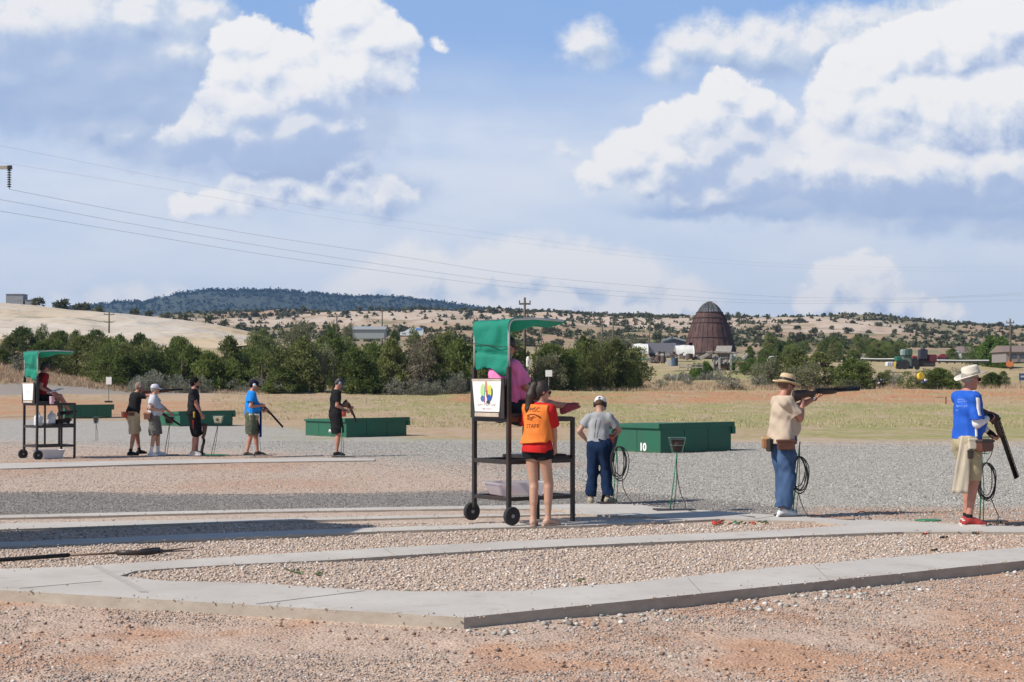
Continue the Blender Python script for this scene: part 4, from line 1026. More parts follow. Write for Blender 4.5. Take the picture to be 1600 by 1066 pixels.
def tub(label, loc, rz, L, W, H, m, content=None, rim=.03):
    t = thing('plastic_tub', label, 'tub', loc, rz, 'white plastic tubs at the scorer stands')
    vs = []
    def ring(k, z, o=0): 
        out = []
        for cx, cy, a0 in ((1, 1, 0), (-1, 1, 90), (-1, -1, 180), (1, -1, 270)):
            for j in range(5):
                a = R(a0 + j * 22.5); rr = .05 * k
                out.append(((L / 2 * k - rr) * cx + rr * math.cos(a) + o * math.cos(a), (W / 2 * k - rr) * cy + rr * math.sin(a) + o * math.sin(a), z))
        return out
    rings = [ring(.80, 0), ring(.82, .01), ring(.97, H - .02), ring(1, H - .012, .012), ring(1, H, .012), ring(.97, H), ring(.95, H - .02), ring(.80, .015)]
    b = MB(); n = 20; V = [p for r_ in rings for p in r_]
    fs = [(i * n + k, i * n + (k + 1) % n, (i + 1) * n + (k + 1) % n, (i + 1) * n + k) for i in range(len(rings) - 1) for k in range(n)] + [tuple(range(n - 1, -1, -1)), tuple(7 * n + k for k in range(n))]
    b.add(V, fs); b.build('body', m, t, smooth=False)
    if content:
        c = MB(); rr = random.Random(8)
        for k in range(14): 
            c.box((rr.uniform(-.6, .1) * L * .5, rr.uniform(-.5, .5) * W * .5, .03 + rr.uniform(0, .06)), (.11, .07, .05), R2(rr.uniform(0, 3)))
        c.build('contents', mat('pink_boxes', (.75, .25, .25), .6), t)
    return t
TUBM = bpy.data.materials.new('milky_plastic'); TUBM.use_nodes = True
_b = TUBM.node_tree.nodes['Principled BSDF']; _b.inputs['Base Color'].default_value = (.80, .80, .84, 1); _b.inputs['Roughness'].default_value = .35
_t = TUBM.node_tree.nodes.new('ShaderNodeBsdfTranslucent'); _t.inputs[0].default_value = (.85, .80, .82, 1); _m = TUBM.node_tree.nodes.new('ShaderNodeMixShader'); _m.inputs[0].default_value = .6
TUBM.node_tree.links.new(_b.outputs[0], _m.inputs[1]); TUBM.node_tree.links.new(_t.outputs[0], _m.inputs[2]); _x = TUBM.node_tree.nodes.new('ShaderNodeMixShader'); _x.inputs[0].default_value = .3; _y = TUBM.node_tree.nodes.new('ShaderNodeBsdfTransparent'); TUBM.node_tree.links.new(_m.outputs[0], _x.inputs[1]); TUBM.node_tree.links.new(_y.outputs[0], _x.inputs[2]); TUBM.node_tree.links.new(_x.outputs[0], TUBM.node_tree.nodes['Material Output'].inputs[0])
base = c0 + R2(TH) @ Vector((0, .36, 0))
tub('milky white tub of pink boxes on the low rail of the near scorer stand', base + R2(TH) @ Vector((.36, .0, .325)), TH - R(12), .68, .50, .15, TUBM, True)
base2 = c1 + R2(TH2) @ Vector((0, .36, 0))
tub('white tub standing on the ground beneath the far scorer stand', base2 + R2(TH2) @ Vector((.42, -.02, .02)), TH2, .62, .42, .19, PLAST)
def jug(label, loc, h=.28, r=.095):
    b = MB(); b.lathe([(r * .95, 0), (r, .02), (r, h * .6), (r * .85, h * .75), (r * .35, h * .88), (r * .3, h), (0, h)], 16, loc, sx=1, sy=.8)
    o = b.build('water_jug', mat('jug_plastic', (.66, .68, .74), .4), smooth=True)
    MB().tube([(loc[0], loc[1], loc[2] + h), (loc[0], loc[1], loc[2] + h + .02)], r * .34, 10).build('cap', PLAST, o)
    MB().tube([(loc[0] + r * .5, loc[1], loc[2] + h * .78), (loc[0] + r * .95, loc[1], loc[2] + h * .8), (loc[0] + r * .95, loc[1], loc[2] + h * .5)], .012, 6).build('handle', PLAST, o)
    return tag(o, label, 'jug', 'water jugs on the far scorer stand')
jug('left white water jug on the shelf of the far scorer stand', base2 + R2(TH2) @ Vector((.10, -.18, .755)))
jug('right white water jug on the shelf of the far scorer stand', base2 + R2(TH2) @ Vector((.40, -.20, .795)), .27, .09)
b = MB()
for k in range(7):
    pts = [tuple(base2 + R2(TH2) @ Vector((.66 + (.17 + .01 * k) * math.cos(a), -.14 + (.14 + .008 * k) * math.sin(a), .81 + k * .012 + .01 * math.sin(3 * a + k)))) for a in np.linspace(0, 2 * math.pi, 20)[:-1]]
    b.tube(pts, .011, 5, closed=True)
tag(b.build('cable_coil', BLK), 'black cable coiled on the footrest shelf of the far scorer stand', 'cable')

# ------------------------------------------------------------------ trap houses
def trap_house(label, cx, cy, wl, wd, hh, th, num=None, z=0.0, vents=False):
    """corner at pixel (cx,cy); lit wall of length wl towards the shooters, dark side wall of length wd"""
    c = G(cx, cy, z + .06); t = thing('trap_house', label, 'trap house', (c.x, c.y, c.z - .03), th, 'green trap houses in front of the shooting lines')
    b = MB(); b.box((wd / 2, wl / 2, hh / 2), (wd, wl, hh)); b.build('body', TGREEN, t, bevel=.01)
    b = MB(); z0 = hh; ov = .06
    b.add([(-ov, -.012, z0 - .07), (wd + .12, -.012, z0 - .05), (wd + .12, wl + .02, z0 - .05), (-ov, wl + .02, z0 - .07), (-ov, -.012, z0 + .055), (wd + .12, -.012, z0 + .07), (wd + .12, wl + .02, z0 - .01), (-ov, wl + .02, z0 - .02)],
          [(3, 2, 1, 0), (4, 5, 6, 7), (0, 1, 5, 4), (1, 2, 6, 5), (2, 3, 7, 6), (3, 0, 4, 7)])
    b.build('roof', TGREEN, t, bevel=.008)
    b = MB(); b.box((wd + .06, wl / 2, hh * .80), (.10, wl + .10, hh * .26)); b.build('front_lip', TGREEN, t, bevel=.006)
    sm = MB()
    for q in range(1, 3):
        sm.box((-.002, wl * q / 3, (hh - .08) / 2), (.008, .012, hh - .10)); sm.box((wd * q / 3, -.002, (hh - .08) / 2), (.012, .008, hh - .10))
    sm.build('panel_seam', mat('seam_green', (.005, .06, .03), .7), t)
    du = MB(); du.box((-.004, wl / 2, .045), (.010, wl - .02, .05)); du.box((wd / 2, -.004, .045), (wd - .02, .010, .05)); du.build('skirting', mat('dusty_green', (.09, .13, .08), .9, var=.3, vscale=5), t)
    if num:
        me = text_mesh(num, .25 if wd > 2.2 else .30, 'number', .004, .012)
        o = obj('number', me, WHITE, t); o.rotation_euler = Euler((R(90), 0, R(-90))); o.location = (-.008, .62 if len(num) > 1 else .95, .17)
    return t
trap_house('nearest green trap house with a white 10, behind the mic stand', 1032, 709.5, 2.55, 2.36, .70, R(37), '10')
trap_house('green trap house with a white 9, behind the man in the grey cap', 541, 684.5, 2.45, 2.25, .58, R(38), '9')
trap_house('green trap house seen between the white-capped man and the bearded man', 281, 667, 2.0, 2.25, .58, R(36), '8')
trap_house('farthest green trap house, right of the far scorer stand', 101, 652.5, 1.3, 2.3, .60, R(25))
for px, py in ((991, 703.5), (1007, 705)):
    p = G(px, py + 1.5, .0); b = MB()
    b.lathe([(.07, 0), (.085, .04), (.05, .11), (.0, .13)], 9, p, fn=lambda v, a: v * (1 + .15 * math.sin(3 * a)))
    tag(b.build('clod', mat('dark_clod', (.05, .05, .04), .9)), 'dark clod against the wall of the nearest trap house, %s' % ('right below the 10' if px < 1000 else 'farther right of the 10'), 'clod')

# ------------------------------------------------------------------ voice release microphones
GRN = mat('green_rod', (.015, .25, .11), .5); CAB = mat('black_cable', (.02, .02, .02), .6)
CAGE = mat('cage_wire', (.10, .16, .13), .5)
def mic(label, foot, top, box=True, coil=0, w=.17, rodm=None, loops=None, plate=True, coily=None, legs=True, boxm=None):
    rodm = rodm or GRN
    t = thing('mic_stand', label, 'microphone stand', foot, 0, 'voice release microphone stands')
    f = Vector(foot); T = Vector(top) - f
    b = MB(); b.tube([(0, 0, 0), T * .5, T], .008, 6)
    b.build('rod', rodm, t, smooth=True)
    if legs: b = MB(); b.tube([(.05, .03, 0), T * .45 + Vector((.045, .02, 0)), T * .98], .0055, 6); b.build('brace_rod', rodm, t, smooth=True)
    if plate:
        b = MB(); b.box((.06, 0, .006), (.52, .16, .012), R2(R(12))); b.box((-.1, .02, .012), (.25, .07, .012), R2(R(-8))); b.build('base_plate', BLK, t)
    if box:
        b = MB(); h = .155
        b.add([T + Vector(v) for v in ((-w * .33, -.05, 0), (w * .33, -.05, 0), (w * .33, .05, 0), (-w * .33, .05, 0), (-w * .5, -.07, h), (w * .5, -.07, h), (w * .5, .07, h), (-w * .5, .07, h))],
              [(3, 2, 1, 0), (4, 5, 6, 7), (0, 1, 5, 4), (1, 2, 6, 5), (2, 3, 7, 6), (3, 0, 4, 7)])
        sp = b.build('speaker_box', boxm or BLK, t, bevel=.012)
        g = MB()
        for z, k in ((-.02, .62), (h * .5, .98), (h + .02, 1.16)):
            for s in (-1, 1): g.tube([T + Vector((-w * k / 2, s * .085, z)), T + Vector((w * k / 2, s * .085, z))], .004, 4)
            for s in (-1, 1): g.tube([T + Vector((s * w * k / 2, -.085, z)), T + Vector((s * w * k / 2, .085, z))], .004, 4)
        for sx in (-1, 1):
            for s in (-1, 1): g.tube([T + Vector((sx * w * .31, s * .085, -.02)), T + Vector((sx * w * .58, s * .085, h + .02))], .004, 4)
        g.build('wire_cage', CAGE, t)
        b = MB(); b.lathe([(.03, 0), (.034, .01), (.02, .02), (0, .02)], 12, T + Vector((-.01, -.055, .08)), Matrix.Rotation(R(90), 3, 'X')); b.build('microphone', mat('mic_foam', (.06, .03, .03), .9), sp)
    if coil:
        rr = random.Random(int(abs(f.x) * 100)); b = MB(); cz = coil
        for k in range(6):
            a0 = rr.uniform(-.02, .02); sc = rr.uniform(.85, 1.08); zc = cz - .22 * sc
            pts = []
            for a in np.linspace(0, 2 * math.pi, 26)[:-1]:
                pts.append((.08 + a0 + (.085 + .012 * k * .5) * sc * math.sin(a) * (1 + .06 * math.sin(3 * a + k)), -.03 + .012 * k - .03, zc + .22 * sc * math.cos(a)))
            b.tube(pts, .0065, 5, closed=True)
        b.build('coiled_cable', CAB, t, smooth=True)
    if loops:
        b = MB()
        for lp in loops:
            P = [Vector(p) - f for p in lp]
            Q = []
            for i in range(len(P) - 1):
                p0 = P[max(0, i - 1)]; p1 = P[i]; p2 = P[i + 1]; p3 = P[min(len(P) - 1, i + 2)]
                for k in range(6):
                    s = k / 6; Q.append(.5 * ((2 * p1) + (p2 - p0) * s + (2 * p0 - 5 * p1 + 4 * p2 - p3) * s * s + (3 * p1 - p0 - 3 * p2 + p3) * s ** 3))
            Q.append(P[-1]); b.tube(Q, .0055, 5)
        b.build('cable', CAB, t, smooth=True)
    return t
def lift(px, py, Y): return PT(px, py, Y)
f3 = G(1047, 797, .102); Y3 = f3.y
mic('green mic stand with wire-caged speaker in front of the nearest trap house', f3, PT(1058, 705, Y3), w=.18, loops=[[PT(1057, 715, Y3), PT(1058, 740, Y3), PT(1063, 768, Y3), PT(1070, 785, Y3), G(1078, 798, .11), G(1130, 803, .09), G(1180, 808, .11)]])
f2 = G(958, 786.5, .102); Y2 = f2.y
mic('green mic stand hung with a cable coil beside the boy in the white cap', f2, PT(964, 702, Y2), box=False, coil=.78, loops=[[PT(972, 740, Y2), PT(974, 762, Y2), PT(982, 778, Y2), G(992, 790, .10)]])
f4 = G(1238, 806.5, .102); Y4 = f4.y
mic('green mic stand with hanging cables behind the man in the straw hat', f4, PT(1250, 690, Y4), box=False, coil=.74, rodm=GRN, loops=[[PT(1248, 770, Y4), PT(1252, 785, Y4), G(1268, 808, .105), G(1330, 812, .105), G(1334, 812, .105)], [G(1334, 812, .105), PT(1337, 804, Y4), PT(1346, 799, Y4), PT(1355, 803, Y4), G(1359, 812, .1)]])
f5 = G(1531, 815, .102); Y5 = f5.y
mic('green mic stand with black speaker box beside the man in the blue shirt', f5, PT(1534, 706, Y5), w=.19, coil=.70, loops=[[PT(1548, 778, Y5), PT(1555, 795, Y5), PT(1560, 808, Y5), G(1556, 818, .105)], [PT(1540, 690, Y5), PT(1552, 694, Y5), PT(1548, 712, Y5), PT(1542, 722, Y5), PT(1547, 730, Y5)]])
fb = G(257, 711, .1); mic('dark mic stand with black speaker beside the man in grey t-shirt', fb, PT(265, 662, fb.y), w=.20, rodm=BLK, coil=0)
fc = G(330, 711, .1); mic('mic stand with tilted cream speaker box beside the bearded man', fc, PT(341, 661, fc.y), w=.22, rodm=BLK, boxm=mat('cream_box', (.62, .58, .42), .6))
fd = G(533, 713.5, .1); mic('thin mic stand just right of the man in the grey cap', fd, PT(534, 668, fd.y), box=False)
fe = G(150, 690, .05); mic('black mic stand standing alone right of the far scorer stand', fe, PT(150, 661, fe.y), w=.13, rodm=BLK)
ff = G(404, 712, .1); mic('short mic stand half hidden by the man in the blue t-shirt', ff, PT(403, 670, ff.y), box=False, rodm=mat('pale_rod', (.6, .6, .62), .5))

def mat_disc(label, px, py, rx, ry, m, z=.10):
    c = G(px, py, z); b = MB()
    b.lathe([(.0, .0), (rx, .0), (rx, .006), (rx * .93, .012), (0, .014)], 26, c, sy=ry / rx, fn=lambda v, a: Vector((v.x * (1 + .05 * math.sin(2 * a)), v.y, v.z)))
    return tag(b.build('rubber_mat', m), label, 'mat', 'green mats beside the shooting stations')
GM = mat('green_mat', (.04, .22, .11), .9)
mat_disc('flat green mat behind the walk, left of the red shoe', 1450, 813.5, .16, .12, GM, .085)
mat_disc('small green mat at the foot of the cream-box mic stand', 337, 711, .30, .18, GM, .10)

# ------------------------------------------------------------------ spent shells on the gravel
SH = {'red': mat('red_shell', (.55, .03, .02), .5), 'green': mat('green_shell', (.02, .28, .16), .5), 'black': mat('black_shell', (.02, .02, .02), .5), 'orange': mat('orange_shell', (.60, .14, .04), .5)}
BRS = mat('brass', (.20, .14, .07), .5, metal=.6)
def shell(px, py, c, z=.085, big=1.0, where=''):
    big *= .75
    p = G(px, py, z); rr = random.Random(int(px * 10 + py)); a = rr.uniform(0, 3.14); d = Vector((math.cos(a), math.sin(a), .05))
    t = thing('spent_shell', '%s spent shotgun shell lying on %s' % (c, where), 'shotgun shell', (p.x, p.y, gz(p.x, p.y) + .024), 0, '%s spent shells on %s' % (c, where))
    MB().tube([d * -.012, d * .036 * big], .0105 * big, 8).build('hull', SH[c], t, smooth=True)
    MB().tube([d * -.032, d * -.028, d * -.012], [.0125 * big, .0105 * big, .0108 * big], 8).build('brass_base', BRS, t, smooth=True)
rs = random.Random(12)
for k in range(12): shell(1117 + rs.uniform(0, 14), 815 + rs.uniform(0, 5), 'red', where='the gravel below the near mic stand', big=1.5)
for px, py, c in ((1148, 816.5, 'black'), (1151, 818, 'green'), (1158, 817, 'green'), (1164, 819, 'black'), (1174, 818, 'orange'), (1178, 819.5, 'red'), (1186, 816.5, 'green'), (1192, 817, 'green'), (1198, 818, 'green'), (1196, 816, 'green'), (1141, 819, 'orange')):
    shell(px, py, c, where='the gravel left of the straw-hatted man', big=1.4)
for px, py, c in ((1443, 834.5, 'red'), (1447, 834, 'red'), (1452, 831.8, 'green'), (1431, 831, 'black'), (1476, 841, 'black'), (1474, 841.3, 'black'), (1524, 833.5, 'black'), (1530, 832.6, 'red'), (1459, 861, 'black')):
    shell(px, py, c, where='the gravel near the red shoe', big=1.4)
# dark pole of black and brown tubes on the gravel, left edge
t = thing('dark_pole', 'long dark pole with brown mid section lying on gravel at the left edge', 'dark_pole', G(0, 874, .11))
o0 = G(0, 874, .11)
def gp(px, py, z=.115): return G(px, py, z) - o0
MB().tube([gp(-160, 890), gp(-40, 878), gp(50, 871.5), gp(108, 867.5)], .020, 10).build('black_end', mat('pole_black', (.015, .015, .015), .8), t, smooth=True)
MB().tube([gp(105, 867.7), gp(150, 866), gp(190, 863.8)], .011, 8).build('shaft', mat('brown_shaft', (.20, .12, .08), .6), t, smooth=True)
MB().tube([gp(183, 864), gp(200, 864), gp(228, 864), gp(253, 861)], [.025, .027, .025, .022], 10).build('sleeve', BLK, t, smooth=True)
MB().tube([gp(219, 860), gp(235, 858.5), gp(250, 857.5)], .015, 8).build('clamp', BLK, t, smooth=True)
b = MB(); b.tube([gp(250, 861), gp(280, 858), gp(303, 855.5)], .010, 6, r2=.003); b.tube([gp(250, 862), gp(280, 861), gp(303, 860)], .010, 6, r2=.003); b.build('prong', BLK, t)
# unseen timber shelter, added off to the left to shadow the walks
t = thing('shadow_caster', 'unseen timber shelter added beyond the left edge to cast shadow on the walks', 'shadow caster', (-8.35, 15.75, 0), SUN_A)
TW = mat('caster_timber', (.30, .22, .15), .8)
for x in (-1.6, 1.5):
    for y in (-.95, .95): MB().box((x, y, 2.3), (.14, .14, 4.6)).build('post', TW, t)
MB().add([(-2.0, -1.0, 4.5), (1.9, -1.0, 4.5), (1.9, 1.0, 4.5), (-2.0, 1.0, 4.5), (-2.0, 0, 5.1), (1.9, 0, 5.1)], [(3, 2, 1, 0), (0, 1, 5, 4), (2, 3, 4, 5), (0, 4, 3), (1, 2, 5)]).build('roof', TW, t)
MB().box((-.05, 0, 1.6), (3.0, 1.6, 3.1)).build('caster_block', TW, t)
# ================================================================== THINGS BEYOND THE RANGE
def up(px, Y): p = on_ground(px, Y); return p
def wid(npx, Y): return npx * Y / F
WOODP = mat('pole_wood', (.13, .10, .08), .9)
def pole(px, top, Y, label, arms=1, aw=1.8, lean=0, base=None, r=.16, group='utility poles beyond the range'):
    p = on_ground(px, Y) if base is None else PT(px, base, Y); h = zat(top, Y) - p.z
    t = thing('utility_pole', label, 'utility pole', p, 0, group)
    MB().tube([(0, 0, -.5), (lean, 0, h)], r, 8, r2=r * .7).build('shaft', WOODP, t, smooth=True)
    for k in range(arms):
        z = h - .6 - k * 1.6; MB().bar((-aw / 2 * (1 - .3 * k) + lean, 0, z), (aw / 2 * (1 - .3 * k) + lean, 0, z), .14, .16).build('crossarm', WOODP, t)
        for s in (-.45, 0, .45): MB().tube([(s * aw + lean, 0, z + .1), (s * aw + lean, 0, z + .32)], .06, 6).build('insulator', mat('insulator', (.10, .08, .07), .4), t)
    return t
pole(820, 465, 150, 'double-armed utility pole rising behind the near green canopy', 2, 1.1, base=560, r=.15)
pole(170, 487, 330, 'utility pole in front of the pale sandstone hill', 2, 2.2, r=.2)
pole(597, 482, 330, 'tall thin pole above the pale metal shed', 1, .9, r=.16)
pole(526, 491, 350, 'short pole above the man in the grey cap', 1, .9, r=.2)
pole(941, 498, 330, 'left pole of the pair above the boy in the white cap', 1, 1.2, r=.16)
pole(958, 496, 330, 'right pole of the pair above the boy in the white cap', 1, 1.2, r=.18)
pole(1013, 500, 340, 'leaning bare pole left of the rusty burner', 0, 1, lean=.5, r=.12)
pole(1579, 498, 225, 'dark utility pole near the right edge by the long house', 2, 1.1, base=572, r=.17)
pole(846, 512, 330, 'slim bare pole right of the near green canopy', 0, 1, r=.12)
# pole at the left edge with its insulator string, and the wires
YP = 80; t = thing('power_line_pole', 'wooden crossarm with hanging insulator string at the upper left edge', 'power pole', PT(-62, 655, YP))
o = PT(-62, 655, YP)
def rel(px, py, Y=YP): return PT(px, py, Y) - o
MB().tube([(0, 0, -1), rel(-62, 225)], .17, 10, r2=.12).build('shaft', WOODP, t, smooth=True)
MB().bar(rel(-140, 259), rel(12, 262), .13, .17).build('crossarm', mat('arm_wood', (.42, .36, .29), .85), t)
MB().bar(rel(12.2, 262), rel(18.5, 261.5), .17, .19).build('end_bracket', BLK, t)
st = MB(); DK = mat('insulator_disc', (.035, .04, .05), .3)
for k in range(8):
    q = rel(14.3, 266 + k * 3.65)
    st.lathe([(.02, .05), (.05, .03), (.115, -.01), (.11, -.03), (.04, -.02), (.02, -.06)], 14, q)
st.tube([rel(14, 262), rel(14.6, 296)], .014, 6); st.build('insulator_string', DK, t, smooth=True)
s2 = MB()
for k in range(8): s2.lathe([(.02, .05), (.05, .03), (.115, -.01), (.11, -.03), (.04, -.02), (.02, -.06)], 14, rel(-136, 266 + k * 3.65))
s2.build('insulator_string', DK, t, smooth=True)
WIRE = mat('wire', (.34, .35, .38), .5, metal=.2)
def wire(label, pts, r=.0085):
    Q = []
    xs = [p[0] for p in pts]; ys = [p[1] for p in pts]
    # smooth curve through the given bearings; distance grows steadily to the far support
    for px in np.linspace(xs[0], xs[-1], 60):
        k = min(max(np.searchsorted(xs, px) - 1, 0), len(xs) - 2)
        def sl(i):
            if i == 0: return (ys[1] - ys[0]) / (xs[1] - xs[0])
            if i == len(xs) - 1: return (ys[-1] - ys[-2]) / (xs[-1] - xs[-2])
            return (ys[i + 1] - ys[i - 1]) / (xs[i + 1] - xs[i - 1])
        d = xs[k + 1] - xs[k]; s = (px - xs[k]) / d
        py = (2 * s ** 3 - 3 * s * s + 1) * ys[k] + (s ** 3 - 2 * s * s + s) * d * sl(k) + (-2 * s ** 3 + 3 * s * s) * ys[k + 1] + (s ** 3 - s * s) * d * sl(k + 1)
        Q.append(PT(px, py, 80 + (px - 14) * .085))
    b = MB(); b.tube(Q, r, 5); tag(b.build('power_wire', WIRE, smooth=True), label, 'wire')
wire('power wire running right from the insulator string, top of the lower three', [(14.6, 296), (200, 332), (400, 367), (600, 397), (800, 428), (1000, 447), (1200, 463), (1350, 466), (1480, 464), (1650, 455)])
wire('middle one of the three lower power wires', [(-80, 300), (0, 312), (200, 349), (400, 383), (600, 414), (800, 441), (1000, 458), (1200, 470), (1400, 468), (1650, 459)])
wire('lowest power wire of the lower three', [(-80, 318), (0, 330), (200, 363), (400, 396), (600, 424), (800, 449), (1000, 465), (1200, 474), (1400, 473), (1650, 468)])
wire('higher one of the two faint upper wires', [(-80, 214), (0, 228), (330, 293), (500, 326), (800, 369), (1000, 395), (1200, 411), (1400, 418), (1650, 416)], .004)
wire('lower one of the two faint upper wires', [(-80, 246), (0, 254), (330, 308), (500, 338), (800, 378), (1000, 402), (1200, 416), (1400, 423), (1650, 424)], .004)

# rusty beehive burner
YB = 330; p = PT(1109, 560, YB); H = zat(472, YB) - p.z; s = F / YB
prof_px = [(41.5, 560), (40.5, 550), (38, 540), (33.5, 525), (29.3, 510), (23.5, 496), (19, 488), (15.5, 482), (10.5, 476.5), (6, 473.5), (1.5, 472)]
t = thing('beehive_burner', 'rusty cone-shaped sawmill burner with wire mesh dome', 'burner', p)
RUST = bpy.data.materials.new('rusty_plate'); RUST.use_nodes = True; nt = RUST.node_tree; b_ = nt.nodes['Principled BSDF']; b_.inputs['Roughness'].default_value = .8
g_ = nt.nodes.new('ShaderNodeTexCoord'); n_ = nt.nodes.new('ShaderNodeTexNoise'); n_.inputs['Scale'].default_value = .8; n_.inputs['Detail'].default_value = 8; n_.inputs['Roughness'].default_value = .7
mp_ = nt.nodes.new('ShaderNodeMapping'); mp_.inputs['Scale'].default_value = (1, 1, .35); nt.links.new(g_.outputs['Object'], mp_.inputs[0]); nt.links.new(mp_.outputs[0], n_.inputs[0])
cr = nt.nodes.new('ShaderNodeValToRGB'); e = cr.color_ramp.elements; e[0].position = .3; e[0].color = (.042, .024, .023, 1); e[1].position = .72; e[1].color = (.16, .080, .066, 1); k = e.new(.5); k.color = (.085, .042, .038, 1)
nt.links.new(n_.outputs['Fac'], cr.inputs[0]); nt.links.new(cr.outputs[0], b_.inputs['Base Color'])
def rad(py): return float(np.interp(-py, [-q[1] for q in prof_px], [q[0] for q in prof_px])) / s
lv = [560, 552, 544, 536, 528, 520, 512, 505, 498.5, 492.5, 488]
b = MB(); n = 28
for li in range(len(lv) - 1):                          # overlapping courses of sheet plates
    za = zat(lv[li], YB) - p.z; zb = zat(lv[li + 1], YB) - p.z; ra = rad(lv[li]); rb = rad(lv[li + 1])
    for k in range(n):
        a0 = 2 * math.pi * k / n; a1 = 2 * math.pi * (k + 1) / n; off = .03 * ((k + li) % 2) + .04
        if li in (1, 2) and abs(((a0 + a1) / 2) % (2 * math.pi) - R(212)) < .22: continue      # torn opening
        b.add([((ra + off) * math.cos(a0), (ra + off) * math.sin(a0), za), ((ra + off) * math.cos(a1), (ra + off) * math.sin(a1), za), ((rb + off) * math.cos(a1), (rb + off) * math.sin(a1), zb + .06), ((rb + off) * math.cos(a0), (rb + off) * math.sin(a0), zb + .06)], [(0, 1, 2, 3)])
b.build('shell', RUST, t)
rb = MB()
for k in range(n):
    a = 2 * math.pi * k / n; rb.tube([((rad(y) + .12) * math.cos(a), (rad(y) + .10) * math.sin(a), zat(y, YB) - p.z) for y in lv], .035, 4)
rb.build('ribs', RUST, t)
for y in (552, 528, 505, 497, 488.5):
    MB().tube([((rad(y) + .14) * math.cos(a), (rad(y) + .14) * math.sin(a), zat(y, YB) - p.z) for a in np.linspace(0, 2 * math.pi, 40)[:-1]], .09 if y > 497 else .13, 5, closed=True).build('hoop', mat('dark_rust', (.06, .03, .028), .8), t)
MESH = mat('screen_mesh', (.10, .10, .105), .7)
dm = MB()
for k in range(36):
    a = 2 * math.pi * k / 36; dm.tube([(rad(y) * math.cos(a), rad(y) * math.sin(a), zat(y, YB) - p.z) for y in (488, 485, 481, 477, 474.3, 472.5)], .045 if k % 3 else .11, 4)
for y in (486, 484, 482, 480, 478, 476, 474.5, 473): dm.tube([(rad(y) * math.cos(a), rad(y) * math.sin(a), zat(y, YB) - p.z) for a in np.linspace(0, 2 * math.pi, 40)[:-1]], .05, 4, closed=True)
dm.build('mesh_dome', MESH, t)
MB().lathe([(.55, 0), (.5, .15), (0, .2)], 14, (0, 0, zat(472.6, YB) - p.z)).build('cap', RUST, t)

def box_at(px0, px1, top, base, Y, depth, m, name, parent=None, o=Vector((0, 0, 0)), ridge_=0, roofm=None, rot=0):
    a = PT(px0, base, Y); b = PT(px1, top, Y); c = Vector(((a.x + b.x) / 2, Y + depth / 2, (a.z + b.z) / 2)) - o
    mb = MB(); mb.box(c, (b.x - a.x, depth, b.z - a.z)); ob = mb.build(name, m, parent)
    if ridge_:
        zt = b.z - o.z; x0 = a.x - o.x - .3; x1 = b.x - o.x + .3; y0 = Y - o.y - .3; y1 = Y + depth - o.y + .3; r = MB()
        r.add([(x0, y0, zt), (x1, y0, zt), (x1, y1, zt), (x0, y1, zt), (x0, (y0 + y1) / 2, zt + ridge_), (x1, (y0 + y1) / 2, zt + ridge_)], [(3, 2, 1, 0), (0, 1, 5, 4), (2, 3, 4, 5), (0, 4, 3), (1, 2, 5)])
        r.build('roof', roofm or m, parent)
    return ob
GREYM = mat('grey_metal', (.25, .26, .28), .6, vscale=1.5); WHM = mat('white_sheet', (.74, .74, .72), .7, var=.05, vscale=.8)
# two grey tanks on the sandstone hill
for a, b_, tp, bs_, lb in ((9, 36, 460, 476, 'larger grey water tank block on top of the sandstone hill'), (39, 51, 469, 477, 'smaller grey block beside the tank on the sandstone hill')):
    o = PT((a + b_) / 2, bs_, 424); t = thing('tank_house', lb, 'building', o)
    box_at(a, b_, tp, bs_ + 2, 424, 4, GREYM, 'wall', t, o); box_at(a - .4, b_ + .4, tp - .7, tp, 423.8, 4.4, mat('flat_roof', (.20, .20, .21), .7), 'roof', t, o)
# pale metal shed and camper at left
o = PT(572, 524, 300); t = thing('metal_shed', 'pale long metal shed beyond the junipers', 'shed', o)
box_at(544, 600, 515, 529, 300, 6, mat('pale_metal', (.30, .33, .35), .6), 'wall', t, o, .7, mat('pale_roof', (.34, .36, .37), .6)); box_at(544, 549, 516.5, 528, 299.9, .1, mat('dark_door', (.12, .13, .15), .7), 'door', t, o)
o = PT(643, 524, 290); t = thing('camper', 'white and blue camper parked beyond the junipers', 'camper', o)
b = MB(); q = [PT(x, y, 290) - o for x, y in ((625, 524), (661, 524), (661, 514), (655, 511.5), (640, 513), (632, 518), (625, 519.5))]
b.add([v for v in q] + [v + Vector((0, 2.4, 0)) for v in q], [tuple(range(7)), tuple(range(13, 6, -1))] + [(i, i + 7, (i + 1) % 7 + 7, (i + 1) % 7) for i in range(7)]); b.build('body', mat('camper_white', (.66, .70, .76), .5), t)
box_at(650, 659, 513.0, 516, 289.95, .06, mat('blue_panel', (.10, .25, .60), .5), 'cab_panel', t, o); box_at(628, 634, 520, 522, 289.95, .06, GREYM, 'window', t, o)
